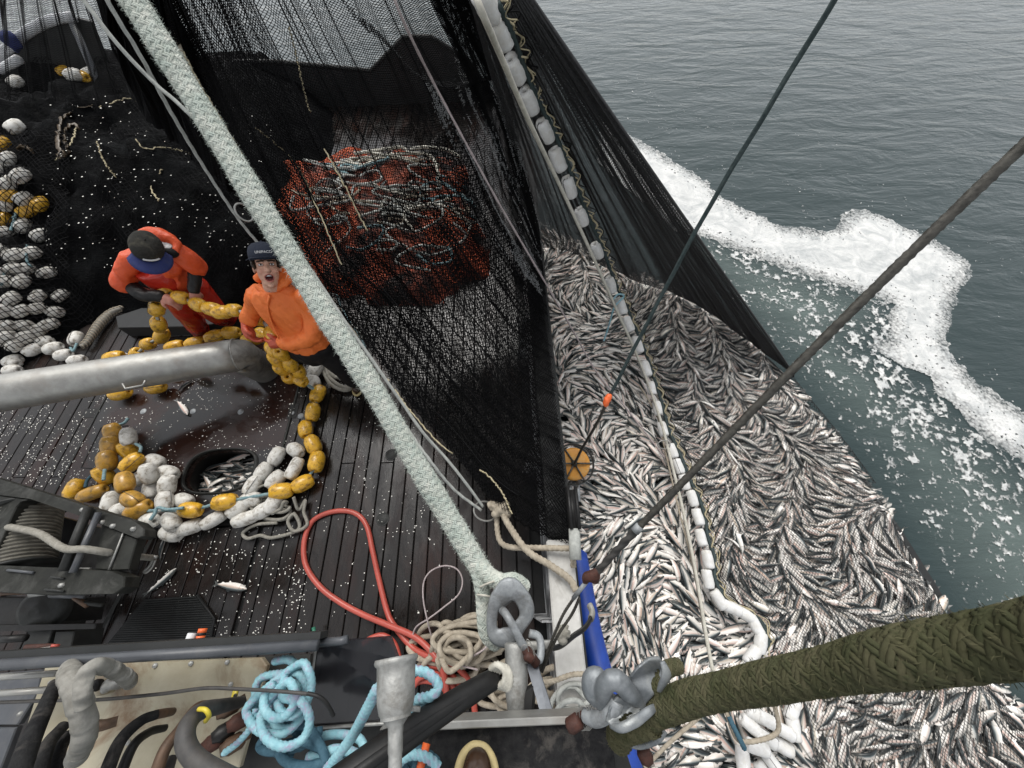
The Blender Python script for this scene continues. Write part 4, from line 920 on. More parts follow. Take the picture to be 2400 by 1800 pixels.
ORD = 'first second third fourth fifth sixth seventh eighth ninth tenth eleventh twelfth thirteenth fourteenth fifteenth sixteenth seventeenth eighteenth nineteenth twentieth twenty-first twenty-second twenty-third twenty-fourth twenty-fifth twenty-sixth twenty-seventh twenty-eighth twenty-ninth thirtieth thirty-first thirty-second thirty-third thirty-fourth thirty-fifth thirty-sixth thirty-seventh thirty-eighth thirty-ninth fortieth forty-first forty-second'.split()
def chain(pts, kind, mt, fmt, group, rope=None, rr=.012, sc=1.0, zoff=0.0):
    C3 = [P(a, b, z)+np.array([0, 0, zoff]) for a, b, z in pts]; sc0 = sc
    for i, p in enumerate(C3):
        sc = sc0*(.8 if kind == 'cyl' and pts[i][1] > 880 else 1)
        d = nrm(C3[min(i+1, len(C3)-1)]-C3[max(i-1, 0)])
        floats(p, d+rng.normal(0, .08 if kind == 'cyl' else .16, 3), kind, mt, fmt % ORD[i], group, lash=rng.random() < .45, sc=sc)
    return np.array(C3)
FL2 = [(a, b, CAMH+(z-CAMH)*(float(np.interp(b, [0, 300, 600, 800, 1000], [.80, .88, .93, .95, .97])))) for a, b, z in FLOATPX]
c3 = chain(FL2, 'cyl', 'white_new', 'white float on the net line over the catch, %s from the top', 'floats of the net line over the catch', sc=1.02, zoff=.0)
p = spl(c3+np.array([.06, .0, -.0]), 260)
tag(ob('float_line', tube(p, .016, 8, lobes=3, pitch=.05, amp=.2), M['greenline']), 'olive brown cork line rope running beside the white floats', 'rope')
fl = thing('selvedge_lacing', 'yellowish twine lacing along the cork line and net edge', 'twine')
for k in range(3):
    q = spl(c3+np.array([.075+.02*k, 0, .01]), 420); t = np.linspace(0, 150, 420)
    q = q+np.stack([.02*np.sin(t*2.1+k), .008*np.cos(t*1.7+k), .015*np.sin(t*1.3+2*k)], 1)*np.linspace(1.2, .8, 420)[:, None]
    ob('twine', tube(q, .004 if k else .006, 5), M['cornline'] if k < 2 else M['twine'], fl)
BND = [(1857, 1663, 70, .0), (1859, 1706, 100, .0), (1772, 1675, 152, .06), (1801, 1689, 150, .08), (1837, 1713, 150, .03), (1760, 1701, 140, .05), (1794, 1728, 145, .05), (1775, 1752, 160, .08), (1741, 1780, 95, .05), (1808, 1785, 125, .0), (1832, 1749, 150, -.03), (1790, 1810, 120, -.05)]
for i, (a, b, an, dz) in enumerate(BND):
    floats(P(a, b, -.24+dz), imgdir(a, b, -.24+dz, an), 'cyl', 'white_new', 'white float in the bunch below the olive rope, %s from the right top' % ORD[i], 'bunched white floats below the olive rope', lash=i % 3 == 0, sc=.82)
tag(ob('rope', tube(spl([P(a, b, z) for a, b, z in [(1812, 1640, .1), (1825, 1700, .02), (1815, 1722, .0), (1780, 1735, .02), (1740, 1738, .0), (1720, 1720, -.05), (1700, 1660, -.1)]], 60), .014, 8, lobes=3, pitch=.06), M['tan']), 'tan rope crossing the bunch of white floats', 'rope')
tag(ob('rope', tube(spl([P(a, b, z) for a, b, z in [(1708, 1680, .0), (1720, 1705, .02), (1735, 1735, .02), (1745, 1755, .0)]], 40), .016, 8, lobes=3, pitch=.06), M['navy_rope']), 'blue knotted rope at the left of the float bunch', 'rope')
# yellow cork line held by the fishermen and running over the deck
YA = [(386, 681, .98), (424, 697, .96), (464, 714, .94), (498, 725, .93), (520, 732, .92), (548, 727, .94), (606, 746, .98), (639, 784, .95)]
cA = chain(YA, 'round', 'yellow', 'yellow float in the row between the two fishermen, %s from the left', 'yellow floats between the fishermen', sc=.84)
tag(ob('cork_rope', tube(spl(cA, 80), .012, 8, lobes=3, pitch=.05), M['palerope']), 'grey rope inside the yellow floats between the two fishermen', 'rope')
YB = [(640, 818, .72), (661, 829, .74), (648, 842, .56), (681, 853, .6), (660, 864, .45), (701, 871, .45), (678, 885, .3), (703, 890, .3)]
cB = chain(YB, 'round', 'yellow', 'yellow float bunched below the gloved hand, %s from the top', 'yellow floats hanging from the hand', sc=.88)
YC = [(745, 923, .09), (733, 966, .085), (716, 1006, .085), (734, 1042, .085), (742, 1082, .085), (710, 1133, .085), (660, 1151, .12), (527, 1176, .16), (447, 1195, .18)]
cC = chain(YC, 'round', 'yellow', 'yellow float in the arc on the deck planks, %s from the top', 'yellow floats in the arc on deck')
tag(ob('cork_rope', tube(spl([cB[-1]]+list(cC)+[P(385, 1195, .2), P(335, 1198, .2)], 120), .012, 8, lobes=3, pitch=.05), M['teal']), 'blue grey rope through the arc of yellow floats on deck', 'rope')
YD = [(368, 722, .88), (372, 760, .7), (379, 786, .55), (347, 806, .4), (320, 830, .25)]
cD = chain(YD, 'round', 'yellow', 'yellow float hanging below the stooping fisherman, %s from the top', 'yellow floats hanging from the stooping fisherman', sc=.88)
tag(ob('cork_rope', tube(spl([cA[0]]+list(cD), 60), .012, 8, lobes=3, pitch=.05), M['palerope']), 'pale rope down the hanging yellow floats', 'rope')
for i, (a, b, z, an) in enumerate([(503, 789, .3, 20), (541, 780, .3, 5), (591, 795, .4, 10), (617, 785, .42, 155), (410, 813, .2, 15), (458, 805, .22, 10), (268, 838, .15, 10), (282, 922, .085, 15), (365, 908, .085, 8), (765, 790, .5, 120)]):
    floats(P(a, b, z), imgdir(a, b, z, an), 'round', 'yellow', ['yellow float behind the chute left of the red trouser foot', 'yellow float behind the chute bend under the right red leg', 'yellow float half hidden behind the orange glove', 'yellow float just above the chute bend', 'yellow float peeping over the chute, middle one', 'yellow float peeping over the chute near the red foot', 'yellow float behind the chute at far left', 'yellow float under the chute at left', 'yellow float under the chute right of its handle', 'yellow float glimpsed behind the orange jacket hem'][i], 'yellow floats round the chute', lash=i % 2 == 0)
YE = [(324, 1194, .2, 25), (311, 1171, .24, -30), (293, 1131, .26, 95), (309, 1084, .2, 40), (301, 1056, .12, 80), (266, 1015, .14, 90), (259, 1046, .16, 80), (250, 1080, .16, 75), (244, 1114, .1, 85), (217, 1156, .1, 20), (175, 1146, .09, 60)]
LE = ['ochre float at the right foot of the left bunch', 'wet ochre float second from the foot of the left bunch', 'large ochre float in the middle of the left bunch', 'yellow float lying aslant above the large ochre one', 'yellow float standing on end under the lone white float', 'topmost ochre float of the left stack', 'second ochre float of the left stack from the top', 'third ochre float of the left stack with rope in its hole', 'yellow float standing on end at the stack foot', 'long ochre float touching the winch frame', 'yellow float at the far left by the winch frame']
for i, (a, b, z, an) in enumerate(YE):
    tl = .9 if i in (4, 8) else (.35 if i in (5, 6, 7) else 0)
    floats(P(a, b, z), imgdir(a, b, z, an, tl), 'round' if i != 9 else 'long', 'yellow' if i in (3, 4, 8, 10) else 'ochre', LE[i], 'yellow floats of the left bunch', lash=i in (1, 3))
WD = [(693, 1055, .085, -30, .1), (648, 1069, .085, 60, 0), (617, 1106, .085, 58, 0), (690, 1098, .1, 62, 0), (646, 1125, .1, 48, 0), (592, 1138, .1, 55, 0), (588, 1171, .085, 8, 0), (641, 1180, .085, 60, 0), (618, 1196, .075, 30, 0), (557, 1192, .09, 40, 0), (575, 1216, .08, 18, 0), (501, 1218, .09, 30, 0), (444, 1236, .09, 18, 0), (301, 1024, .2, 85, .3), (363, 1082, .1, -25, 0), (348, 1110, .2, 70, .7), (394, 1109, .1, -20, 0), (392, 1138, .16, 60, .5), (354, 1148, .09, 85, 0), (386, 1176, .18, 80, .2), (430, 1174, .1, -20, 0), (260, 1176, .1, 75, 0), (287, 1194, .09, 15, 0), (352, 1218, .15, -15, .4), (401, 1222, .15, -55, 0), (402, 1250, .08, -20, 0), (330, 1120, .08, 30, 0), (738, 866, .1, 60, 0), (733, 893, .08, 120, 0)]
WL = ['white float at the right end of the bunch beside the yellow arc', 'white float right of the oval hatch, upper of the inner row', 'white float right of the oval hatch, middle of the inner row', 'white float second down the outer row beside the yellow arc', 'white float third down the outer row by the hatch', 'white float at the right lip of the oval hatch', 'white float under the bare blue rope', 'white float half under the last yellow float of the arc', 'small white float above the grey rope tangle', 'dirty white float between two yellow ones below the hatch', 'white float left of the grey rope tangle with open hole', 'long white float below the yellow floats under the hatch', 'long white float with dark lashing at the bunch bottom', 'lone white float at the top of the left bunch', 'white float highest in the middle of the left bunch', 'white float standing on end in the left bunch', 'white float at the right edge of the left bunch', 'white float with a ringed hole in the left bunch', 'grimy float under the ringed one', 'white float with a dark band in the left bunch', 'dirty white float left of the yellow float under the hatch', 'white float against the winch frame', 'white float half under the winch frame corner', 'float with teal rope through its hole', 'big white float at the bottom bend of the bunch', 'dirty float under the bottom bend', 'grimy float deep inside the left bunch', 'grey white float beside the knee of the orange jacket fisherman', 'small white float under the lowest hanging yellow one']
for i, (a, b, z, an, tl) in enumerate(WD):
    floats(P(a, b, z), imgdir(a, b, z, an, tl), 'long' if i in (11, 12, 10, 3) else 'round', 'white_foam', WL[i], 'white floats on the deck', sc=.95, lash=i in (0, 2, 5, 12, 19, 21, 22, 4))
tag(ob('cork_rope', tube(spl([P(a, b, .1) for a, b in [(693, 1055), (690, 1098), (646, 1125), (592, 1150), (588, 1171), (557, 1192), (501, 1218), (444, 1236), (402, 1225), (352, 1218), (287, 1194)]], 90), .01, 8, lobes=3, pitch=.05), M['greyrope']), 'grey rope linking the white floats on deck', 'rope')
for k, (pts, z, mt, lab) in enumerate((([(352, 1219), (362, 1205), (370, 1190), (395, 1194), (430, 1190)], .27, 'teal', 'teal rope tail tied through the float hole'), ([(300, 980), (290, 992), (262, 1000), (280, 1005), (296, 1008)], .12, 'teal', 'frayed teal rope end above the left float stack'), ([(220, 1110), (205, 1125), (200, 1142)], .1, 'navy_rope', 'blue rope piece beside the far left yellow float'), ([(246, 1100), (244, 1112), (243, 1125)], .3, 'teal', 'rope through the yellow float standing on end'), ([(318, 1040), (330, 1048), (328, 1060)], .2, 'teal', 'teal rope loop right of the upright yellow float'))):
    tag(ob('rope', tube(spl([P(a, b, z) for a, b in pts], 40), .012, 8, lobes=3, pitch=.05), M[mt]), lab, 'rope')
for i, (a, b, mt, an) in enumerate(((150, 168, 'yellow', 20), (172, 176, 'white_foam', 10), (195, 180, 'yellow', -15), (210, 172, 'white_foam', 30))):
    p = onheap(a, b, .05); floats(p, imgdir(a, b, p[2], an), 'round', mt, ('left yellow', 'left white', 'right yellow', 'right white')[i]+' float of the four on the net pile under the curved quarter panel', 'floats under the quarter panel')
# floats under the net at the left edge
LN = [(36, 192, 'w'), (34, 297, 'w'), (2, 336, 'y'), (19, 372, 'w'), (2, 394, 'w'), (22, 459, 'y'), (55, 466, 'w'), (94, 478, 'y'), (14, 478, 'w'), (63, 495, 'y'), (10, 514, 'y'), (53, 529, 'w'), (7, 546, 'w'), (96, 551, 'w'), (72, 594, 'w'), (34, 599, 'w'), (33, 630, 'w'), (26, 700, 'w'), (89, 695, 'w'), (142, 693, 'w'), (7, 729, 'w'), (48, 729, 'w'), (87, 722, 'w'), (128, 731, 'w'), (14, 763, 'w'), (55, 763, 'w'), (87, 775, 'w'), (14, 789, 'w'), (36, 808, 'w'), (77, 820, 'w'), (125, 816, 'w'), (31, 847, 'b'), (149, 832, 'b'), (178, 794, 'b'), (181, 845, 'b'), (29, 868, 'b'), (60, 790, 'w'), (-12, 640, 'w'), (-8, 590, 'w'), (50, 660, 'w'), (110, 640, 'w'), (115, 760, 'w'), (30, 845, 'w'), (8, 660, 'w'), (60, 630, 'w'), (105, 800, 'w'), (20, 430, 'w'), (48, 412, 'w'), (-6, 800, 'w')]
bump = []; cw_ = cy_ = cb_ = 0
for a, b, k in LN:
    deep = (a > 85 and b < 740 and k == 'w' and b > 600)
    p = onheap(a, b, .0 if deep else .05); 
    if b < 320: p = onheap(a, b, .08)
    if k == 'w': cw_ += 1; lab = 'white float under black netting at the left edge, %s from the top' % ORD[cw_-1]
    elif k == 'y': cy_ += 1; lab = 'yellow float under black netting at the left edge, %s from the top' % ORD[cy_-1]
    else: cb_ += 1; lab = 'bare white float beside the net pile above the chute, %s listed clockwise from the left' % ORD[cb_-1]
    lab = lab.replace('listed clockwise from the left', ['left one', 'beside the grey rope end', 'highest one', 'half behind the chute', 'lowest one'][cb_-1] if k == 'b' else '')
    if k == 'b': lab = ['bare white float above the chute near the left edge', 'bare white float with teal rope above the chute', 'bare white float at the foot of the net-wrapped rope', 'bare white float half hidden behind the chute', 'bare white float touching the chute at far left'][cb_-1]
    floats(p, imgdir(a, b, p[2], rng.uniform(0, 50) if k != 'b' else [-25, 15, 70, 10, 5][cb_-1]), 'round', 'yellow' if k == 'y' else 'white_foam', lab, 'floats in the heap at the left edge', lash=k == 'b', sc=.98 if b < 620 else .9)
    if k != 'b': bump.append((p[0], p[1], p[2]+.085))
gx = np.arange(-8.2, -4.4, .028); gy = np.arange(1.9, 5.6, .028); X, Y = np.meshgrid(gx, gy, indexing='ij')
Zc = np.maximum(hheap(X, Y), 0)+.03+.02*fbm(X*5, Y*5, 3, 2)
for (a, b, z) in bump: Zc = np.maximum(Zc, (z+.018)-((X-a)**2+(Y-b)**2)/.0145*.085)
ix, iy, _ = proj(np.stack([X, Y, Zc], -1))
kp = (ix > -60) & (ix < 165+60*(iy > 650)) & (iy > 300) & (iy < 838-.15*ix) & (hheap(X, Y) > -.05)
V_, F_ = net(np.stack([X, Y, Zc], -1), .0085, np.array([0, 0, 1.]), kp)
on = thing('cover_net', 'black diamond netting stretched over the floats at the left edge', 'net')
tag(link('mesh', mesh('mesh', V_, F_, M['twine'], False), on), kind='stuff')
for k, (pts, lab) in enumerate((([(64, 575), (62, 600), (66, 618), (74, 625)], 'teal tie between white floats under the netting, upper'), ([(30, 512), (38, 500), (25, 540)], 'teal tie beside the yellow floats under the netting'), ([(10, 640), (8, 660), (2, 668)], 'teal tie at the very left edge under the netting'), ([(165, 815), (172, 822), (180, 805)], 'teal knot between the bare white floats'))):
    tag(ob('rope', tube(spl([onheap(a, b, .09) for a, b in pts], 30), .011, 8, lobes=3, pitch=.05), M['teal']), lab, 'rope')
p = spl([onheap(a, b, .06) for a, b in [(285, 722), (262, 732), (240, 752), (222, 775), (205, 800), (190, 812)]], 60)
wr = thing('served_rope', 'grey net-wrapped rope end sticking out of the pile toward the white floats', 'rope')
ob('core', tube(p, [.018, .032, .04, .036, .028, .02], 10), M['greyrope'], wr)
t = np.linspace(0, 1, 160); q = np.stack([np.interp(t, np.linspace(0, 1, 60), p[:, k]) for k in range(3)], 1); q = q+.042*np.stack([np.cos(t*120), np.sin(t*120)*.6, np.sin(t*120)], 1)*(.6+.4*np.sin(t*3.1))[:, None]
ob('serving', tube(q, .006, 5), M['tan'], wr)
# ------------------------------------------------------------------ people
def rings(L, ax=(1, 0, 0), ay=(0, 1, 0), seg=22):
    """closed body from rings (centre, half width, half depth)"""
    ax, ay = np.array(ax, float), np.array(ay, float); th = np.linspace(0, 2*math.pi, seg, endpoint=False)
    A = np.array([[*c, a, b] for c, a, b in L]); A = spl(A, 22)
    V = A[:, None, :3]+ax*(A[:, 3:4]*np.cos(th))[..., None]+ay*(A[:, 4:5]*np.sin(th))[..., None]
    n = len(A); Fs = [(i*seg+j, i*seg+(j+1) % seg, (i+1)*seg+(j+1) % seg, (i+1)*seg+j) for i in range(n-1) for j in range(seg)]
    Fs += [tuple(range(seg))[::-1], tuple(range((n-1)*seg, n*seg))]
    return V.reshape(-1, 3), Fs
def unit(v): v = np.asarray(v, float); return v/np.linalg.norm(v)
def hand(w, d, n, s=1.0, curl=.75, thumb=1):
    """wrist, direction to the knuckles, palm side: palm, four bent fingers of unequal length, thumb"""
    w = np.asarray(w, float); d = unit(d); n = unit(np.asarray(n)-d*(np.asarray(n)@d)); sd = np.cross(d, n)*thumb; L = []
    L.append(limb([w, w+d*.045*s, w+d*.085*s], [.027*s, .04*s, .038*s], seg=12, n=6))
    L.append(limb([w+d*.03*s+sd*.02*s, w+d*.085*s+sd*.03*s], [.022*s, .018*s])); L.append(limb([w+d*.03*s-sd*.02*s, w+d*.08*s-sd*.028*s], [.022*s, .018*s]))
    for o, f in ((.032, .95), (.011, 1.08), (-.011, 1.0), (-.031, .8)):
        p = w+d*.09*s+sd*o*s; pts = [p-d*.02*s, p]; a = 0
        for l in (.042, .03, .023):
            a += curl; q = d*math.cos(a)+n*math.sin(a); pts.append(pts[-1]+q*l*f*s)
        L.append(limb(pts, [.0125*s, .0122*s, .0115*s, .0105*s, .009*s], seg=10, n=12))
    b = w+d*.028*s+sd*.03*s; q = unit(d*.55+sd*.75+n*.35); q2 = unit(d*.8+sd*.2+n*.6)
    L.append(limb([b, b+q*.04*s, b+q*.04*s+q2*.032*s], [.017*s, .0145*s, .011*s], seg=10, n=9))
    return L
def basis(f, u):
    f = unit(f); u = unit(np.asarray(u)-f*(np.asarray(u)@f)); return np.stack([np.cross(f, u), f, u], 1)    # columns: right, forward, up
def cap(root, c, B, crown_mat, peak_mat, text=None, r=.1, droop=.25, plen=.075):
    th = np.linspace(0, 2*math.pi, 28, endpoint=False); V = []; prof = [(1.0, -.01), (1.03, .02), (1.0, .05), (.88, .08), (.62, .1), (.3, .108), (.06, .11)]
    for a, z in prof: V += [(r*.93*a*math.cos(t), r*1.08*a*math.sin(t), z*r/.1+.0012*math.cos(6*t)) for t in th]
    V = np.array(V); n = len(prof); Fs = [(i*28+j, i*28+(j+1) % 28, (i+1)*28+(j+1) % 28, (i+1)*28+j) for i in range(n-1) for j in range(28)]+[tuple(range((n-1)*28, n*28))]
    o = ob('cap', (V@B.T+c, Fs), crown_mat, root)
    ob('cap_button', ellipsoid(c+B@np.array([0, 0, .112*r/.1]), (.008, .008, .005), nu=8, nv=5), crown_mat, o)
    PV = []; m_ = 15
    for k in range(5):
        for t in np.linspace(math.radians(18), math.radians(162), m_):
            e = k/4; rr = r*(1.0+plen/r*e*(.25+.75*math.sin(t))); PV.append((rr*.93*math.cos(t), rr*1.08*math.sin(t), .002-e*plen*droop-.12*abs(math.cos(t))**2*plen*2*e))
    PV = np.array(PV); PF = [(k*m_+i, k*m_+i+1, (k+1)*m_+i+1, (k+1)*m_+i) for k in range(4) for i in range(m_-1)]
    po = ob('peak', (PV@B.T+c, PF), peak_mat, o); s_ = po.modifiers.new('t', 'SOLIDIFY'); s_.thickness = .005
    if text:
        cu = bpy.data.curves.new('t', 'FONT'); cu.body = text; cu.size = .024; cu.align_x = 'CENTER'; cu.extrude = .0008; to = bpy.data.objects.new('t', cu); C.objects.link(to)
        dg = bpy.context.evaluated_depsgraph_get(); tm = bpy.data.meshes.new_from_object(to.evaluated_get(dg)); bpy.data.objects.remove(to)
        for v in tm.vertices:
            x, y, z = v.co; a = math.pi/2+x/r; y2 = y+.030; rr = r*np.interp(y2, [.02, .05, .08], [1.035, 1.005, .885])+.0015+z
            v.co = Vector(c+B@np.array([rr*.93*math.cos(a), rr*1.08*math.sin(a), y2+.35*abs(x)*0]))
        tm.materials.clear(); tm.materials.append(M['white']); link('lettering', tm, o)
    return o
def skin_body(root, L, voxel, paint):
    V, Fs, N = fuse(L, voxel, 5, .5); col = paint(V); V2 = col[1] if isinstance(col, tuple) else V; col = col[0] if isinstance(col, tuple) else col
    return link('body', mesh('body', V2, Fs, M['skin'], True, None, {'paint': col}), root)
CAMP = np.array([0, 0, CAMH])
# --- second fisherman, looking up at the camera
p2 = thing('person', 'laughing person in orange jacket and navy cap looking up, gloved hands on yellow floats', 'person')
hc2 = P(627, 632, 1.52); fw = unit(CAMP-hc2); iu = P(627-26, 632-100, 1.52)-hc2
iu = (RC.T@np.array([-.24, 1, 0])); B2 = basis(fw+.0*iu, iu)
HL = [ellipsoid((0, -.03, .035), (.077, .09, .085)), ellipsoid((0, .012, -.02), (.066, .07, .085)), ellipsoid((0, .022, -.082), (.046, .05, .042)), ellipsoid((0, .062, -.108), (.02, .016, .014)),
      limb([(0, .075, .03), (0, .094, .004), (0, .1, -.008)], [.011, .014, .015], seg=10, n=6), ellipsoid((.012, .085, -.008), (.01, .012, .008)), ellipsoid((-.012, .085, -.008), (.01, .012, .008)),
      ellipsoid((.038, .052, -.012), (.024, .024, .022)), ellipsoid((-.038, .052, -.012), (.024, .024, .022)), limb([(-.05, .06, .052), (0, .077, .05), (.05, .06, .052)], [.01, .012, .01], seg=8),
      limb([(-.024, .076, -.038), (0, .087, -.031), (.024, .076, -.038)], [.005, .006, .005], seg=8), limb([(-.022, .07, -.07), (0, .08, -.08), (.022, .07, -.07)], [.006, .0085, .006], seg=8),
      ellipsoid((.079, -.015, .008), (.008, .02, .032)), ellipsoid((-.079, -.015, .008), (.008, .02, .032)), limb([(0, -.03, -.05), (0, -.05, -.12)], [.052, .055])]
HL = [(v@B2.T+hc2, f) for v, f in HL]
nk = np.array([-1.70, 1.95, 1.36])
BL = HL+[limb([hc2+B2@np.array([0, -.045, -.06]), nk, nk+[0, 0, -.06]], [.05, .056, .07]),
     rings([((-1.70, 1.95, 1.35), .07, .055), ((-1.70, 1.94, 1.28), .12, .07), ((-1.69, 1.9, 1.1), .12, .075), ((-1.67, 1.86, .85), .12, .08), ((-1.70, 1.88, .72), .12, .08)]),
     limb([(-1.84, 1.97, 1.28), (-1.98, 1.98, 1.13), (-2.09, 1.92, 1.03)], [.035, .03, .024]), limb([(-1.57, 1.94, 1.28), (-1.51, 1.84, 1.12), (-1.60, 1.77, 1.03), (-1.80, 1.78, .98)], [.035, .03, .03, .024]),
     limb([(-1.80, 1.9, .75), (-2.1, 2.0, .42), (-2.3, 2.1, .08)], [.07, .05, .04]), limb([(-1.62, 1.88, .75), (-1.56, 1.84, .42), (-1.58, 1.9, .08)], [.07, .05, .04])]
def paint2(V):
    q = (V-hc2)@B2; x, y, z = q.T; col = np.tile(np.array([.58, .33, .235]), (len(V), 1)); n = fbm(x*60+3, z*60+y*40, 5, 3)
    col *= (.85+.3*n)[:, None]
    ch = np.exp(-(((np.abs(x)-.038)/.02)**2+((z+.015)/.02)**2))*(y > .03); col = col*(1-.35*ch[:, None])+np.array([.5, .17, .12])*(.35*ch[:, None])
    mo = ((x/.023)**2+((z+.054)/.0215)**2); W_ = V.copy(); inm = (mo < 1) & (y > .04)
    lip = (mo < 1.75) & (mo >= .95) & (y > .05); col[lip] = (.42, .15, .12); col[inm] = (.07, .012, .01)
    W_[inm] -= fw*(.03*(1-mo[inm])**.4)[:, None]
    ton = inm & (z < -.062); col[ton] = (.35, .1, .09)
    br = (np.abs(z-.053-.1*(.03-np.abs(np.abs(x)-.032)))<.0065) & (np.abs(np.abs(x)-.033) < .024) & (y > .045); col[br] = (.075, .045, .03)
    hairm = ((np.abs(x) > .06) & (z > .012) & (y < .045) & (y > -.02) & (np.abs(x) < .08)) | ((z > .03) & (y < .0)); col[hairm] = (.04, .027, .018)
    es = (((np.abs(x)-.033)/.018)**2+((z-.033)/.013)**2 < 1) & (y > .04); col[es] *= .62  # skin darkened round the eyes, socket shading painted in
    return col, W_
b2 = skin_body(p2, BL, .006, paint2)
for sx in (-1, 1):
    e = ob('eye', ellipsoid((0, 0, 0), (.0135, .008, .0068), nu=12, nv=8), M['white'], b2); 
    e.matrix_world = Matrix([list(B2[r])+[(hc2+B2@np.array([sx*.032, .0665, .033]))[r]] for r in range(3)]+[[0, 0, 0, 1]])
    ir = ob('iris', ellipsoid((0, .0045, .0005), (.0062, .0045, .0062), nu=10, nv=6), M['hair'], b2); ir.matrix_world = e.matrix_world.copy()
ob('teeth', tube((np.array([(-.016, .061, -.0405), (-.008, .07, -.0392), (0, .073, -.0388), (.008, .07, -.0392), (.016, .061, -.0405)])@B2.T+hc2), .0048, 8, sec=(1.1, .7)), M['white'], b2)
cap(p2, hc2+B2@np.array([0, -.022, .072]), B2@np.array(Matrix.Rotation(math.radians(2), 3, 'X')), M['navycap'], M['navycap'], 'UNIPACO', r=.1, droop=.05, plen=.05)
hl = [limb([hc2+B2@np.array([sx*.073, -.01, .06]), hc2+B2@np.array([sx*.077, .012, .03]), hc2+B2@np.array([sx*.074, .012, .008])], [.016, .013, .006], seg=8) for sx in (-1, 1)]+[ellipsoid(hc2+B2@np.array([0, -.06, .03]), (.08, .07, .07))]
ob('hair', wrinkle(fuse(hl, .006, 2), .003, 60), M['hair'], p2)
JL = [rings([((-1.70, 1.96, 1.385), .08, .07), ((-1.705, 1.95, 1.33), .155, .10), ((-1.70, 1.93, 1.24), .175, .12), ((-1.685, 1.9, 1.1), .175, .125), ((-1.675, 1.87, .98), .17, .125), ((-1.665, 1.86, .86), .18, .135)]),
      limb([(-1.86, 1.97, 1.3), (-1.94, 2.0, 1.2), (-2.02, 1.99, 1.11), (-2.07, 1.94, 1.055)], [.07, .064, .056, .048]), limb([(-1.55, 1.94, 1.3), (-1.50, 1.88, 1.17), (-1.52, 1.79, 1.06), (-1.66, 1.75, 1.0), (-1.79, 1.775, .975)], [.072, .068, .062, .054, .047])]
J = fuse(JL, .009, 5); jk = ob('jacket', wrinkle(J, .022, 8, 4, (1, 1, .6)), M['orange_jacket'], p2)
hood = [limb([P(592, 668, 1.40)+np.array([.02, .06, 0]), nk+[-.05, .12, .05], nk+[.08, .10, .06], P(672, 645, 1.43)+np.array([.02, .03, 0]), P(668, 668, 1.40)], [.03, .05, .055, .045, .02], seg=12, n=18), limb([P(668, 650, 1.42), P(655, 672, 1.40), P(640, 683, 1.385)], [.03, .024, .014]), limb([P(606, 672, 1.40), P(622, 684, 1.385), P(636, 686, 1.38)], [.024, .02, .014])]
ob('hood', wrinkle(fuse(hood, .009, 4), .006, 14, 8), M['orange_jacket'], p2)
cl = spl([P(638, 690, 1.385), P(634, 715, 1.31), P(642, 750, 1.19), P(660, 790, 1.06)], 16)+np.array([.0, -.028, .022])
ob('placket', tube(cl, .016, 6, sec=(.4, 1)), M['orange_jacket'], jk)
for k, (a, b, z) in enumerate([(639, 684, 1.385), (643, 690, 1.36)]): ob('snap', ellipsoid(P(a, b, z)+np.array([.0, -.02, .03]), (.006, .006, .006), nu=8, nv=5), M['steel'], jk)
ob('pocket_flap', tube([P(668, 727, 1.24)+np.array([0, -.012, .012]), P(690, 726, 1.235)+np.array([0, -.012, .012])], .006, 6), M['orange_jacket'], jk)
TL = [rings([((-1.64, 1.84, .86), .18, .13), ((-1.66, 1.86, .74), .19, .135), ((-1.68, 1.88, .64), .18, .13)]), limb([(-1.79, 1.9, .72), (-2.08, 2.0, .42), (-2.29, 2.1, .14)], [.12, .095, .085]), limb([(-1.57, 1.87, .74), (-1.54, 1.84, .42), (-1.58, 1.9, .14)], [.13, .1, .09])]
ob('trousers', wrinkle(fuse(TL, .012, 4), .012, 9, 6), M['darkcloth'], p2)
def boot(root, toe, d, top, up=.24):
    d = unit(d); heel = toe-d*.27
    bt = fuse([limb([toe-d*.05+[0, 0, .045], toe-d*.13+[0, 0, .055], heel+d*.06+[0, 0, .055]], [.042, .047, .044]), limb([heel+d*.07+[0, 0, .05], heel+d*.075+[0, 0, .14], top], [.05, .052, .058])], .009, 3)
    o = ob('boot', bt[:2], M['boot'], root)
    s = np.cross(d, [0, 0, 1]); th = np.linspace(0, 2*math.pi, 24, endpoint=False)
    c = (toe+heel)/2+np.array([0, 0, .018]); q = np.stack([c+d*.132*math.cos(t)+s*(.05+.006*math.cos(t))*math.sin(t) for t in th])
    ob('boot_trim', tube(q, .013, 8, closed=True), M['bootsole'], o); return o
boot(p2, P(678, 897, .02), (-.15, -1, 0), np.array([-2.3, 2.12, .26])); boot(p2, P(838, 929, .02), (.05, -1, 0), np.array([-1.59, 1.95, .26]))
for w, d, n, th in ((P(580, 758, 1.04)+[-.02, .0, 0], P(590, 775, 1.0)-P(578, 748, 1.07), RC.T@np.array([1, .3, -.2]), 1), (P(664, 800, .965), P(640, 806, .94)-P(664, 800, .965), RC.T@np.array([-.1, .9, -.5]), -1)):
    g = fuse(hand(w, d, n, 1.12, .55, th), .0055, 2); ob('glove', g[:2], M['glove'], p2)
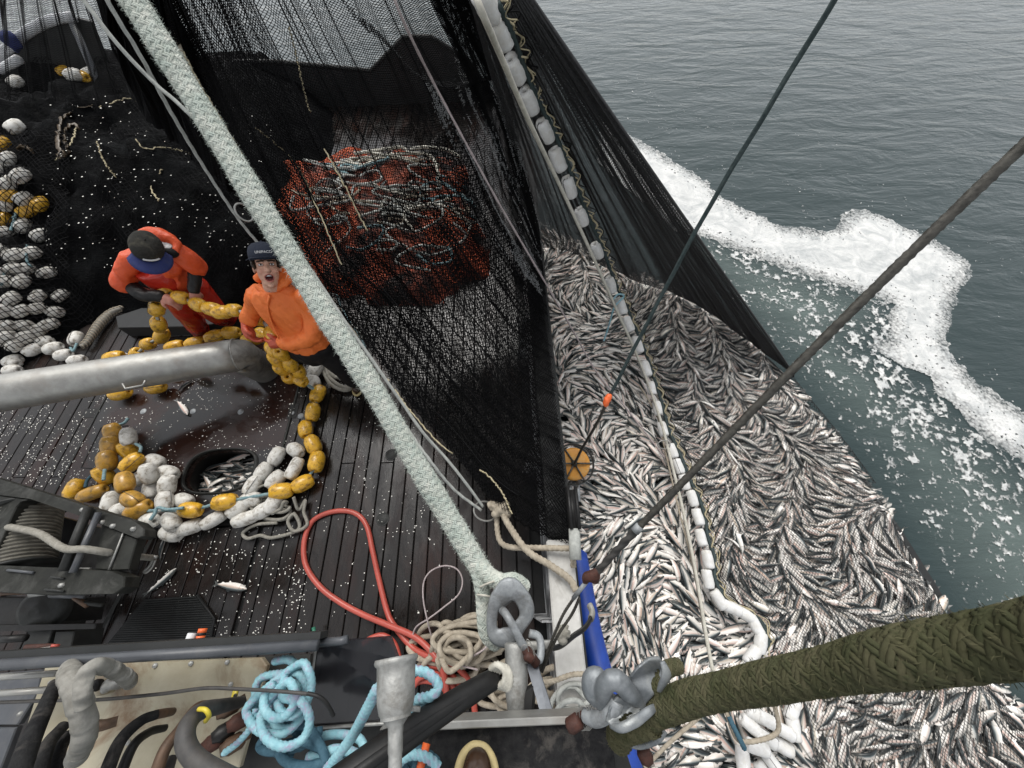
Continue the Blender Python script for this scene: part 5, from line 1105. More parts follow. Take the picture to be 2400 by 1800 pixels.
# --- first fisherman, stooping over the cork line
p1 = thing('person', 'stooping person in red orange jacket and bib trousers, cap hiding the face, hauling yellow floats', 'person')
hc1 = P(347, 590, 1.40); upv = unit(unit(CAMP-hc1)*.88+RC.T@np.array([-.12, .45, 0])); fw1 = RC.T@np.array([.42, -.85, .1]); B1 = basis(fw1, upv)
B1 = np.stack([np.cross(unit(fw1-upv*(fw1@upv)), upv), unit(fw1-upv*(fw1@upv)), upv], 1)
H1 = [ellipsoid((0, -.015, .02), (.076, .095, .085)), ellipsoid((0, .02, -.03), (.064, .07, .08)), ellipsoid((0, .045, -.085), (.042, .04, .035)), limb([(0, .085, .0), (0, .098, -.02)], [.01, .014], seg=8), ellipsoid((.077, -.01, -.005), (.008, .018, .03)), ellipsoid((-.077, -.01, -.005), (.008, .018, .03)), limb([(0, -.03, -.05), (0, -.06, -.14)], [.05, .055])]
H1 = [(v@B1.T+hc1, f) for v, f in H1]
sL, sR = P(312, 606, 1.25), P(420, 590, 1.26); eL, eR = P(293, 662, 1.08), P(458, 628, 1.1); wL, wR = P(378, 694, 1.0), P(455, 680, .99)
nk1 = (sL+sR)/2+np.array([0, .02, .04]); pv1 = np.array([-2.98, 2.50, .85])
BL1 = H1+[limb([hc1+B1@np.array([0, -.05, -.08]), nk1, nk1+[0, .02, -.08]], [.052, .06, .08]), rings([(nk1, .07, .055), (nk1+[-.02, .02, -.1], .12, .08), (pv1+[0, 0, .2], .12, .08), (pv1, .12, .09)]),
     limb([sL, eL, wL], [.036, .034, .026]), limb([sR, eR, wR], [.036, .034, .026]), limb([pv1+[-.1, 0, 0], (-3.22, 2.5, .45), (-3.42, 2.62, .08)], [.085, .06, .045]), limb([pv1+[.1, .02, 0], (-2.98, 2.56, .45), (-3.14, 2.78, .08)], [.085, .06, .045])]+hand(wL, P(392, 700, .98)-wL, (0, 0, -1), 1.0, .6, -1)+hand(wR, P(458, 694, .95)-P(455, 675, 1.0), RC.T@np.array([-.9, 0, -.4]), 1.0, .5, 1)
skin_body(p1, BL1, .0065, lambda V: np.tile(np.array([.45, .2, .15]), (len(V), 1))*(.85+.3*fbm(V[:, 0]*50, V[:, 1]*50, 3, 3))[:, None])
cp = cap(p1, hc1+B1@np.array([0, -.01, .03]), B1, M['greycap'], M['bluecap'], None, r=.105, droop=.35, plen=.085)
ob('cap_badge', tube(np.array([(.098*math.cos(t)*.95, .1*math.sin(t)*1.1, .028) for t in np.linspace(math.radians(62), math.radians(118), 9)])@B1.T+hc1+B1@np.array([0, -.008, .03]), .016, 8, sec=(.35, 1)), M['white'], cp)
JL1 = [rings([(nk1+[0, .03, .0], .1, .08), (nk1+[0, .02, -.05], .165, .115), (nk1+[-.01, .01, -.16], .17, .13), (pv1+[0.01, -.0, .22], .168, .13), (pv1+[.01, 0, .10], .165, .13)]), limb([sL, sL*.5+eL*.5+[-.02, 0, .0], eL], [.068, .075, .078]), limb([sR, sR*.5+eR*.5+[.02, 0, 0], eR], [.064, .07, .07])]
ob('jacket', wrinkle(fuse(JL1, .009, 4), .024, 8, 14, (1, 1, .6)), M['red_jacket'], p1)
hd = [limb([P(318, 580, 1.36), P(325, 560, 1.38), P(352, 548, 1.38), P(385, 555, 1.37), P(414, 572, 1.33), P(412, 590, 1.31)], [.022, .04, .05, .05, .035, .02], seg=12, n=22)]
ob('hood', wrinkle(fuse(hd, .009, 3), .008, 14, 18), M['red_jacket'], p1)
ob('hood_lining', wrinkle(fuse([limb([P(383, 574, 1.33), P(402, 575, 1.32), P(398, 584, 1.32)], [.035, .035, .025])], .008, 3), .005, 20), M['white'], p1)
ob('collar', wrinkle(fuse([limb([P(388, 592, 1.33), P(405, 594, 1.31), P(410, 582, 1.31)], [.035, .035, .02])], .008, 3), .004, 20), M['darkcloth'], p1)
for a, m_, b, nm in ((eL, P(335, 690, 1.03), wL, 0), (eR, (eR+wR)/2, wR, 1)):
    ob('sleeve_guard', wrinkle(fuse([limb([a, m_, b], [.052, .052, .044] if nm == 0 else [.05, .048, .042])], .009, 3), .008, 14, 5), M['black'], p1)
TL1 = [rings([(pv1+[.0, -.02, .3], .15, .13), (pv1+[0, -.01, .12], .165, .135), (pv1+[0, 0, -.02], .165, .135)]), limb([pv1+[-.09, 0, 0], (-3.2, 2.5, .45), (-3.41, 2.62, .1)], [.115, .09, .08]), limb([pv1+[.09, .02, 0], (-2.97, 2.56, .45), (-3.13, 2.78, .1)], [.125, .1, .088])]
ob('bib_trousers', wrinkle(fuse(TL1, .012, 4), .012, 9, 16), M['red_bib'], p1)
boot(p1, P(470, 812, .02), (.1, -1, 0), np.array([-3.42, 2.64, .2])); boot(p1, P(540, 785, .02), (.1, -1, 0), np.array([-3.14, 2.8, .2]))
# ------------------------------------------------------------------ fish chute
ch = thing('fish_chute', 'long dull steel pipe chute with a mitred bend lying across the deck', 'chute')
a, b, c = D(-120, 941, 2.93), D(557, 832, 3.50), P(628, 868, -.02)
ob('pipe', tube(np.array([a+(b-a)*t for t in np.linspace(0, 1, 14)]), .15, 40), M['steel'], ch)
nd = unit(b-a); md_ = unit(c-b); mid = unit(nd+md_)
def elbow():
    q = np.array([b+nd*.002, b+nd*.012, b+md_*.16, b+md_*.3, c]); V, Fs, U = tube(q, .1505, 40, caps=False); return V, Fs, U
ob('mitred_bend', elbow(), mat('dark_weathered_steel', (.26, .25, .23), (.19, .185, .17), 9, (.42, .55), metal=.5, bump=.12, bscale=70, dirt=(.1, .095, .085)), ch)
t_, n1_, n2_ = frames(np.array([a, b])); th = np.linspace(0, 2*math.pi, 40, endpoint=False)
ob('weld_seam', tube(np.array([b+.152*(n1_[1]*math.cos(t)+n2_[1]*math.sin(t)) for t in th]), .005, 6, closed=True), M['alu'], ch)
ax_ = lambda px: None
hq = [(287, 899, .0), (294, 911, .02), (335, 903, .02), (341, 892, .0)]
ob('handle', tube([D(a_, b_, 3.12) for a_, b_, _ in hq], .008, 8), M['steel'], ch)
# ------------------------------------------------------------------ winch in the lower left corner
wi = thing('winch', 'dark painted winch frame with rope spool and two guide rollers at lower left', 'winch')
ZT = 1.0
def pz(poly, z, d, m_, nm, par=wi, bev=.006): return ob(nm, prism([P(a, b, z) for a, b in poly], (0, 0, -d), bev), M[m_], par, smooth=False)
wp = mat('olive_dark_winch_paint', (.012, .0125, .0105), (.026, .027, .023), 9, (.5, .75), bump=.25, bscale=40, spec=.25, dirt=(.055, .055, .05), dscale=7); M['winchpaint'] = wp
pz([(-80, 1098), (130, 1163), (318, 1222), (338, 1240), (336, 1256), (322, 1262), (200, 1214), (70, 1169), (-80, 1150)], ZT, .09, 'winchpaint', 'upper_flange')
pz([(-80, 1151), (69, 1170), (50, 1174), (38, 1188), (-12, 1300), (-80, 1290)], ZT-.012, .09, 'winchpaint', 'side_plate')
pz([(-80, 1322), (150, 1331), (262, 1338), (292, 1352), (290, 1376), (268, 1392), (120, 1396), (-80, 1384)], ZT, .1, 'winchpaint', 'lower_flange')
pz([(238, 1228), (321, 1263), (300, 1335), (262, 1337), (222, 1334)], ZT-.03, .06, 'winchpaint', 'end_plate')
pz([(-80, 1150), (330, 1262), (290, 1390), (-80, 1384)], .62, .05, 'black', 'back_plate')
ob('rib', tube([P(296, 1232, ZT-.02), P(255, 1336, ZT-.02)], .006, 6), M['alu'], wi)
for r_, x0, y0, x1, y1 in ((.024, 208, 1190, 148, 1338), (.017, 231, 1202, 170, 1342)): ob('guide_roller', tube([P(x0, y0, ZT+.03), P(x1, y1, ZT+.03)], r_, 14), M['darksteel'] if r_ > .02 else M['greypaint'], wi)
A_, B_2 = P(62, 1200, .82), P(38, 1334, .82); d_ = B_2-A_; n = 150
q = np.array([A_+d_*t for t in np.linspace(0, 1, n)]); ob('rope_turns', tube(q, list(.16+.012*np.abs(np.sin(np.linspace(0, math.pi*16, n)))), 28), mat('wound_grey_rope', (.16, .15, .125), (.08, .075, .06), 18, (.6, .8), bump=.5, bscale=120), wi)
ob('spool_flange', tube([A_-d_*.06, A_-d_*.02], .2, 28), M['darksteel'], wi); ob('spool_flange', tube([B_2+d_*.02, B_2+d_*.06], .2, 28), M['darksteel'], wi)
for a_, b_ in [(145, 1372), (240, 1224), (265, 1233), (313, 1240), (195, 1195)]: ob('bolt_head', place(lathe([(0, .014), (.012, .012), (.016, 0)], 6), (0, 0, 1), P(a_, b_, ZT)), M['alu'], wi)
ob('bracket', tube([P(105, 1381, ZT+.01), P(150, 1386, ZT+.01)], .006, 6), M['darksteel'], wi); ob('bracket', tube([P(120, 1352, ZT+.01), P(150, 1356, ZT+.01)], .006, 6), M['darksteel'], wi); ob('bracket', tube([P(18, 1336, ZT+.01), P(78, 1342, ZT+.01)], .008, 6), M['greypaint'], wi)
tag(ob('winch_rope', tube(spl([P(20, 1235, .99), P(90, 1250, 1.02), P(150, 1285, 1.06), P(200, 1287, 1.06), P(265, 1297, .95), P(320, 1304, .7), P(358, 1308, .45)], 90), .019, 12, lobes=3, pitch=.09, amp=.12), M['greyrope']), 'grey rope led from the spool over the two guide rollers', 'rope')
sk = thing('shackle', 'small steel shackle on the end of the winch rope', 'shackle')
ob('bow', tube(spl([P(362, 1305, .46), P(352, 1325, .44), P(340, 1338, .43), (P(338, 1340, .43)), P(343, 1342, .43), P(356, 1330, .44), P(364, 1312, .46)], 30), .0085, 8), M['steel'], sk); ob('pin', tube([P(354, 1303, .47), P(368, 1306, .47)], .01, 8), M['steel'], sk)
mc = thing('engine', 'black greasy deck machinery under the winch frame', 'machinery')
pz([(-80, 1400), (150, 1402), (135, 1460), (-80, 1470)], .5, .3, 'black', 'housing', mc); pz([(70, 1462), (130, 1458), (100, 1540), (45, 1545)], .55, .2, 'darksteel', 'cover', mc); pz([(-80, 1466), (225, 1462), (222, 1474), (-80, 1482)], .62, .05, 'black', 'cross_bar', mc); pz([(130, 1480), (175, 1478), (165, 1520), (120, 1524)], .55, .2, 'darksteel', 'cover', mc)
ob('gear_disc', place(lathe([(0, .05), (.03, .06), (.05, .03), (.1, .035), (.13, .02), (.14, -.03)], 24), (.2, -.3, 1), P(102, 1428, .6)), M['darksteel'], mc)
for x0, y0, x1, y1, r_, m_ in ((-20, 1392, 60, 1388, .012, 'copper'), (72, 1393, 120, 1386, .018, 'alu'), (120, 1394, 200, 1396, .018, 'greypaint'), (175, 1400, 205, 1420, .014, 'copper'), (190, 1412, 240, 1418, .012, 'darksteel'), (-20, 1500, 60, 1495, .02, 'black'), (60, 1516, 125, 1513, .012, 'rust')): ob('fitting', tube([P(x0, y0, .85), P(x1, y1, .85)], r_, 10), M[m_], mc)
pz([(185, 1330), (208, 1330), (205, 1346), (180, 1344)], .64, .03, 'alu', 'foot', wi)
dr = [P(*q, 0) for q in ((330, 1230), (200, 1530))]
for k, ((x0, y0), (x1, y1)) in enumerate((((338, 1232), (270, 1380)), ((368, 1238), (210, 1525)))): tag(ob('deck_angle', tube([P(x0, y0, .03), P(x1, y1, .03)], .016, 4), M['darksteel'], smooth=False), ['worn steel angle along the winch foot, left one', 'worn steel angle along the winch foot, right one'][k], 'angle bar')
# ribbed mat
mt_ = thing('ribbed_mat', 'black ribbed rubber mat with cut corners lying on the deck', 'mat')
L_ = ([340, 243], [1404, 1520]); R_ = ([460, 499.5, 487], [1398, 1451, 1512]); n = 22
for i in range(n):
    f = (i+.5)/n; y = 1404+(1519-1404)*f; xl = np.interp(y, L_[1], L_[0]); yr = y-9+3*f; xr = np.interp(yr, R_[1], R_[0]); a_, b_ = P(xl, y+1, .018), P(xr, yr+1, .018); d = unit(b_-a_); s_ = np.cross([0, 0, 1], d)*.0045
    ob('rib', prism([a_-s_, b_-s_, b_+s_, a_+s_], (0, 0, -.016), .002), M['darksteel'], mt_, smooth=False)
ob('backing', prism([P(a_, b_, .006) for a_, b_ in [(338, 1404), (462, 1396), (502, 1451), (489, 1514), (240, 1523)]], (0, 0, -.005)), M['black'], mt_, smooth=False)
ob('border', tube([P(462, 1394, .016), P(503, 1451, .016), P(490, 1515, .016)], .009, 6), M['black'], mt_)
# ------------------------------------------------------------------ rigging in the foreground
def braided(name, label, pts, R, mt, pitch, fibres=1600, seed=1, root=None, mm=8):
    root = root or thing(name, label, 'rope'); pts = np.array(pts, float); p = spl(pts[:, :3], step=R*.22); n = len(p)
    t, a, b = frames(p); L = np.concatenate([[0], np.cumsum(np.linalg.norm(np.diff(p, axis=0), axis=1))])
    Rv = R*(1+.04*np.sin(L*9)+.03*np.sin(L*23+1)); om = 2*math.pi/pitch
    ob('core', tube(p, list(Rv*.86), 12), mt, root)
    for sgn in (1, -1):
        for i in range(mm):
            ph = mm*om*L/2+math.pi/4+sgn*i*math.pi/2*(-1 if sgn > 0 else 1)
            w = np.tanh(2.2*np.cos(mm*om*L/2*1.0+math.pi/4-sgn*i*math.pi/2))*sgn
            VV = []
            for y in (-1, 1):
                th = sgn*om*L+2*math.pi*i/mm+y*.17*8/mm
                rr = Rv*(.96+.04*w)
                q = p+a*(np.cos(th)*rr)[:, None]+b*(np.sin(th)*rr)[:, None]
                # flattened yarn following the surface
                tt = nrm(np.gradient(q, axis=0)); rad = nrm(q-p); rad = nrm(rad-tt*(rad*tt).sum(1, keepdims=True)); sd = np.cross(tt, rad)
                al = np.linspace(0, 2*math.pi, 7)[:-1]; wd = R*.15*8/mm
                V = q[:, None]+rad[:, None]*(np.cos(al)*wd*.45)[None, :, None]+sd[:, None]*(np.sin(al)*wd)[None, :, None]
                o = 0 if y < 0 else n*6
                idx = np.arange(n*6).reshape(n, 6)+o
                F = np.stack([idx[:-1], np.roll(idx, -1, 1)[:-1], np.roll(idx, -1, 1)[1:], idx[1:]], -1).reshape(-1, 4)
                uv = np.stack([np.tile(np.arange(6)/6, (n, 1)), np.repeat(L[:, None], 6, 1)], -1).reshape(-1, 2)
                VV.append((V.reshape(-1, 3), F, uv))
            link('strand', mesh('strand', np.vstack([v[0] for v in VV]), np.vstack([v[1] for v in VV]), mt, True, np.vstack([v[2] for v in VV])), root)
    r2 = np.random.default_rng(seed); k = r2.integers(2, n-2, fibres); th = r2.uniform(0, 6.283, fibres)
    rad = a[k]*np.cos(th)[:, None]+b[k]*np.sin(th)[:, None]; base = p[k]+rad*(Rv[k]*.95)[:, None]; ln = r2.uniform(.1, .36, fibres)[:, None]*R
    tip = base+rad*ln*.9+t[k]*ln*r2.normal(0, .9, (fibres, 1))+np.cross(rad, t[k])*ln*r2.normal(0, .8, (fibres, 1)); md = (base+tip)/2+rad*ln*.25
    sd = nrm(np.cross(tip-base, rad))*R*.012
    V = np.stack([base-sd, base+sd, md-sd, md+sd, tip], 1).reshape(-1, 3); o = np.arange(fibres)[:, None]*5
    Fs = np.vstack([np.hstack([o, o+1, o+3]), np.hstack([o, o+3, o+2]), np.hstack([o+2, o+3, o+4])])
    tag(link('loose_fibres', mesh('loose_fibres', V, Fs, mt), root), kind='stuff'); return root
BR = [(270, -70, 1.35), (312, 0, 1.37), (456, 232, 1.42), (584, 440, 1.46), (678, 595, 1.5), (765, 740, 1.53), (868, 900, 1.56), (975, 1085, 1.58), (1051, 1210, 1.58), (1112, 1312, 1.56), (1140, 1352, 1.55)]
big = braided('braided_rope', 'thick pale green braided rope slanting across the whole deck to a steel thimble', [D(*q) for q in BR], .0435, M['bigrope'], .27, 9000, 1, None, 12)
for pts, rr in (([(1108, 1312, 1.555), (1124, 1350, 1.54), (1132, 1395, 1.53), (1135, 1440, 1.52), (1142, 1485, 1.52), (1165, 1510, 1.53)], [.042, .032, .027, .024, .02, .012]), ([(1112, 1316, 1.55), (1150, 1352, 1.52), (1178, 1364, 1.5), (1205, 1362, 1.5), (1228, 1378, 1.52)], [.038, .033, .027, .022, .012])):
    braided('', '', [D(*x) for x in pts], rr[1]*.92, M['bigrope'], .17, 900, 3, big)
for (x, y, dx, dy) in ((1147, 1368, 22, -8), (1176, 1372, 26, -6), (1138, 1398, 20, 4)):
    ob('whipping', tube(spl([D(x-dx, y-dy, 1.5), D(x, y-2, 1.47), D(x+dx, y+dy, 1.5)], 12), .0045, 6), M['whiterope'], big)
def ringplate(name, outer, hole, t, th, mt, root, bulge=.6):
    o = spl([(a, b, 0) for a, b in outer], 60, closed=True)[:, :2]; h = spl([(a, b, 0) for a, b in hole], 60, closed=True)[:, :2]
    c = h.mean(0); an = np.linspace(-math.pi, math.pi, 60, endpoint=False)
    def by(q):
        v = q-c; a = np.arctan2(v[:, 1], v[:, 0]); r = np.hypot(*v.T); s = np.argsort(a); return np.interp(an, a[s], r[s], period=2*math.pi)
    ro, rh = by(o), by(h); V = []
    for f, dz in ((0, .7), (.03, .12), (.12, -.02), (.5, -.06*bulge), (.86, -.12), (.97, .05), (1.0, .7), (.5, 1.0)):
        r = rh+(ro-rh)*f
        for A, R_ in zip(an, r): V.append(D(c[0]+R_*math.cos(A), c[1]+R_*math.sin(A), t+dz*th))
    n = 60; Fs = [(k*n+i, k*n+(i+1) % n, ((k+1) % 8)*n+(i+1) % n, ((k+1) % 8)*n+i) for k in range(8) for i in range(n)]
    return ob(name, (np.array(V), Fs), mt, root)
th1 = thing('thimble', 'heavy galvanised thimble link in the eye of the pale green rope', 'thimble')
ringplate('ring', [(1178, 1356), (1206, 1354), (1232, 1378), (1250, 1412), (1250, 1446), (1228, 1480), (1206, 1512), (1172, 1518), (1146, 1498), (1140, 1455), (1146, 1405), (1160, 1378)], [(1204, 1410), (1184, 1422), (1168, 1434), (1166, 1470), (1180, 1470), (1196, 1465), (1217, 1440)], 1.42, .06, M['galv'], th1)
def shackle(name, label, bow, pin, r, rp, mt, mp):
    s = thing(name, label, 'shackle'); ob('bow', tube(spl([D(*q) for q in bow], 50), r, 14), M[mt], s); ob('pin', tube([D(*q) for q in pin], rp, 10), M[mp], s); return s
s1 = shackle('shackle', 'galvanised shackle through the thimble of the pale green rope', [(1172, 1424, 1.47), (1186, 1440, 1.38), (1205, 1472, 1.36), (1222, 1506, 1.36), (1240, 1530, 1.37), (1262, 1548, 1.37), (1268, 1520, 1.40), (1262, 1492, 1.42), (1240, 1484, 1.42)], [(1232, 1522, 1.35), (1258, 1556, 1.35)], .0145, .017, 'galv', 'rust')
for k, q in enumerate(([(1226, 1512), (1250, 1520), (1250, 1550), (1226, 1552), (1222, 1530)], [(1235, 1498), (1240, 1530), (1252, 1545), (1246, 1512)])): ob('seizing_wire', tube(spl([D(a, b, 1.33) for a, b in q], 30, closed=True), .0014, 5, closed=True), M['steel'], s1)
ob('nut', place(lathe([(0, .016), (.014, .016), (.018, .01), (.018, -.01), (.014, -.016), (0, -.016)], 6), D(1258, 1550, 1.34)-D(1228, 1530, 1.34), D(1240, 1540, 1.33)), M['rust'], s1)
s2 = shackle('shackle', 'greased shackle hanging beside the first, under the cotter pin', [(1205, 1520, 1.42), (1197, 1545, 1.40), (1205, 1568, 1.4), (1222, 1572, 1.4), (1230, 1550, 1.42)], [(1192, 1572, 1.4), (1228, 1566, 1.4)], .012, .012, 'galv', 'galv')
fb = thing('flat_bar', 'oxidised flat steel bar running from the shackle to the bottom edge', 'bar')
ob('bar', prism([D(1233, 1556, 1.36), D(1258, 1552, 1.36), D(1356, 1850, 1.1), D(1318, 1850, 1.1)], RC.T@np.array([0, 0, -.012]), .002), M['flatbar'], fb, smooth=False)
stn = thing('stanchion', 'slim aluminium stanchion with a funnel head under the thimble', 'stanchion')
a_, b_ = D(1209, 1505, 1.40), D(1216, 1880, 1.18); dv = b_-a_; Lg = np.linalg.norm(dv)
V, Fs, U = lathe([(.0, 0), (.036, .0), (.043, .006), (.041, .02), (.04, .15), (.034, .19), (.022, .235), (.022, .245), (.027, .25), (.027, .275), (.0215, .28), (.0205, Lg)], 24)
ob('tube', place((V, Fs, U), dv, a_), M['alu'], stn)
ob('head_plate', box(D(1255, 1512, 1.42), (.13, .03, .02), .003), M['alu'], stn)
ob('gusset', prism([D(1228, 1625, 1.3), D(1250, 1610, 1.3), D(1255, 1640, 1.3), D(1236, 1780, 1.2), D(1230, 1780, 1.2)], RC.T@np.array([0, 0, -.02]), .003), M['black'], stn, smooth=False)
cu = thing('cup_holder', 'cast aluminium cup on a tube pointing at the deck', 'holder')
a_, b_ = D(929, 1545, .83), D(925, 1900, .70); dv = b_-a_; Lg = np.linalg.norm(dv); k_ = .83/880*2
V, Fs, U = lathe([(.030, .1), (.036, .02), (.038, .0), (.0395, -.004), (.045, -.004), (.0465, .002), (.045, .007), (.041, .010), (.040, .03), (.0385, .07), (.034, .09), (.022, .105), (.0155, .112), (.0145, .125), (.0145, .15), (.013, .155), (.013, Lg)], 28)
ob('cup', place((V, Fs, U), dv, a_), M['alu'], cu)
ob('web', prism([D(912, 1655, .83), D(908, 1690, .83), D(890, 1712, .83), D(912, 1705, .83)], RC.T@np.array([0, 0, -.006])), M['alu'], cu, smooth=False)
ob('side_pin', tube([D(940, 1658, .83), D(985, 1662, .83)], .0055, 8), M['alu'], cu)
bm = thing('rubber_boom', 'black rubber covered boom with a white rope grommet at its end', 'boom')
p = spl([D(1160, 1590, 1.06), D(1100, 1625, 1.0), D(1000, 1690, .92), D(900, 1760, .86), D(780, 1850, .8)], 40)
ob('cover', tube(p, [.026, .029, .031, .034, .036], 16, sec=(1, 1)), M['black'], bm)
ob('fold', tube(p[2:]+(RC.T@np.array([-.006, .012, .028])), [.006, .012, .014, .016], 8), M['black'], bm)
for k in range(4):
    q = D(1166+5*k, 1588-2*k, 1.05); ob('grommet_turn', tube(spl([D(1150+6*k, 1568+k*2, 1.06), D(1166+6*k, 1558+k*2, 1.04), D(1184+4*k, 1575+k*3, 1.03), D(1180+4*k, 1600+k*4, 1.03), D(1162+4*k, 1608, 1.05)], 26), .0085, 8, lobes=3, pitch=.03), M['whiterope'], bm)
OL = [(2900, 1400, .29), (2600, 1460, .35), (2400, 1499, .41), (2250, 1520, .46), (2100, 1541, .51), (1970, 1566, .58), (1842, 1590, .66), (1720, 1614, .76), (1625, 1634, .84), (1560, 1658, .90), (1510, 1682, .95), (1475, 1700, .98)]
ol = braided('braided_rope', 'thick olive braided rope entering from the right edge to a thimble', [D(*q) for q in OL], .0325, M['oliverope'], .17, 3000, 5)
for pts, rr in (([(1560, 1640, .9), (1540, 1600, .92), (1562, 1570, .95), (1590, 1560, .97)], [.03, .02, .016, .012]), ([(1530, 1690, .93), (1480, 1705, .96), (1450, 1722, 1.0), (1455, 1735, 1.03)], [.04, .034, .028, .015])): braided('', '', [D(*x) for x in pts], rr[1]*.9, M['oliverope'], .12, 500, 4, ol)
th2 = thing('thimble', 'grey galvanised thimble in the eye of the olive rope', 'thimble')
def trough(pts, hw, dp, up):
    q = spl([D(*x) for x in pts], 44); t, _, _ = frames(q); up = np.array([spl([tuple(u) for u in up], 44)][0]); up = nrm(up-t*(up*t).sum(1, keepdims=True)); sd = np.cross(t, up)
    hw = np.interp(np.linspace(0, 1, 44), np.linspace(0, 1, len(hw)), hw); V = []; prof = [(-1, 1), (-.8, .45), (-.4, .05), (0, -.05), (.4, .05), (.8, .45), (1, 1), (.86, 1.1), (.7, .7), (0, .25), (-.7, .7), (-.86, 1.1)]
    V = np.stack([q+sd*(hw*a)[:, None]+up*dp*b for a, b in prof], 1); m_ = len(prof)
    return V.reshape(-1, 3), [(i*m_+j, i*m_+(j+1) % m_, (i+1)*m_+(j+1) % m_, (i+1)*m_+j) for i in range(43) for j in range(m_)]+[tuple(range(m_)), tuple(range(43*m_, 44*m_))[::-1]]
cu3 = RC.T@np.array([.7, .1, .7]); cu4 = RC.T@np.array([.6, -.5, .6])
def leaf(poly, th=.012): return fuse([prism([D(*q) for q in poly], RC.T@np.array([0, 0, -th]))], .0035, 6)[:2]
ob('cheek', leaf([(1468, 1602, .92), (1493, 1570, .90), (1522, 1546, .9), (1548, 1543, .91), (1562, 1565, .92), (1552, 1601, .91), (1540, 1627, .9), (1514, 1655, .91), (1480, 1650, .95)]), M['galvdark'], th2)
ob('cheek', leaf([(1419, 1696, .9), (1429, 1663, .9), (1447, 1632, .91), (1483, 1636, .93), (1518, 1646, .92), (1500, 1672, .89), (1468, 1693, .88), (1437, 1707, .89)]), M['galvdark'], th2)
ob('cheek', leaf([(1462, 1738, 1.0), (1500, 1745, .99), (1545, 1728, .99), (1560, 1700, 1.0), (1520, 1700, 1.03), (1480, 1715, 1.03)]), M['galvdark'], th2)
ob('lip', tube(spl([D(1552, 1550, .87), D(1562, 1580, .86), D(1552, 1605, .87), D(1545, 1620, .88)], 20), [.006, .012, .010, .006], 10, sec=(.5, 1)), M['galvdark'], th2)
ob('lip', tube(spl([D(1430, 1700, .9), D(1455, 1706, .88), D(1490, 1690, .88), D(1520, 1668, .88), D(1545, 1650, .9)], 24), [.006, .011, .012, .010, .005], 10, sec=(.6, 1)), M['galvdark'], th2)
ob('lip', tube(spl([D(1465, 1740, .98), D(1500, 1748, .97), D(1540, 1735, .97), D(1558, 1712, .98)], 20), .008, 10), M['galvdark'], th2)
s3 = shackle('shackle', 'pale galvanised shackle joining the olive rope thimble to a rusty pin', [(1374, 1676, .98), (1400, 1685, .95), (1434, 1664, .92), (1446, 1640, .92)], [(1335, 1702, 1.0), (1385, 1668, 1.0)], .0185, .014, 'galv', 'rust')
ob('jaw', fuse([limb([D(1397, 1646, .95), D(1383, 1618, .95), D(1385, 1588, .96), D(1404, 1584, .96), D(1417, 1607, .95)], [.013, .02, .022, .021, .013]), limb([D(1409, 1650, .94), D(1418, 1605, .92), D(1445, 1592, .91), D(1472, 1620, .91), D(1502, 1648, .92)], [.016, .022, .024, .022, .014])], .004, 3)[:2], M['galvdark'], s3)
ob('nut', place(lathe([(0, .02), (.015, .02), (.02, .014), (.02, -.014), (.015, -.02), (0, -.02)], 6), D(1385, 1668, .99)-D(1335, 1702, .99), D(1346, 1696, .985)), M['rust'], s3)
ob('nut', place(lathe([(0, .02), (.014, .02), (.019, .014), (.019, -.014), (.014, -.02), (0, -.02)], 6), D(1500, 1745, 1.0)-D(1522, 1790, 1.0), D(1512, 1770, 1.0)), M['rust'], s3)
for k in range(4): ob('seizing_wire', tube(spl([D(1352+6*k, 1668-2*k, .985), D(1372+6*k, 1655, .97), D(1382+4*k, 1690, .97), D(1362+5*k, 1712, .985)], 24, closed=True), .0013, 5, closed=True), M['steel'], s3)
# lines
def line(label, pts, r, mt, lobes=0, pitch=.05, n=90, name='rope', seg=8):
    return tag(ob(name, tube(spl([D(*q) for q in pts], n), r, seg if not lobes else 12, lobes=lobes, pitch=pitch, amp=.24), M[mt]), label, 'rope')
def zline(label, pts, r, mt, lobes=0, pitch=.05, n=90, name='rope'):
    return tag(ob(name, tube(spl([P(*q) for q in pts], n), r, 8 if not lobes else 12, lobes=lobes, pitch=pitch), M[mt]), label, 'rope')
line('dark green rope running down from the top right to the orange tape', [(1985, -60, 1.45), (1955, 0, 1.5), (1800, 255, 1.75), (1640, 525, 2.1), (1500, 790, 2.5), (1428, 930, 2.75)], .0108, 'greenline', 3, .07)
line('grey tail of the hook rope from the orange tape to the yellow disc', [(1428, 930, 2.75), (1400, 990, 2.95), (1365, 1050, 3.25), (1347, 1086, 3.42)], .0105, 'wire', 3, .07)
o = ob('tape_flag', wrinkle(fuse([limb([D(1428, 928, 2.73), D(1423, 938, 2.73), D(1419, 948, 2.74)], [.018, .024, .018])], .006, 2), .006, 40), M['orange']); tag(o, 'orange tape wrapped round the dark green rope end', 'tape')
ab = thing('yellow_disc', 'round yellow disc in a spoked steel cage beside the hull', 'pump head')
ctr = D(1345, 1087, 3.47); axd = unit(unit(CAMP-ctr)+RC.T@np.array([.12, .1, 0])); 
ob('disc', place(lathe([(0, .01), (.02, .012), (.12, .01), (.146, .004), (.15, -.01), (.15, -.06), (.12, -.07)], 36), axd, ctr), M['buoy'], ab)
Rz = np.array(Vector(axd).to_track_quat('Z', 'Y').to_matrix()); loc = lambda r, t, z: ctr+Rz@np.array([r*math.cos(t), r*math.sin(t), z])
ob('cage_ring', tube(np.array([loc(.185, t, -.02) for t in np.linspace(0, 6.283, 40, endpoint=False)]), .008, 8, closed=True), M['darksteel'], ab)
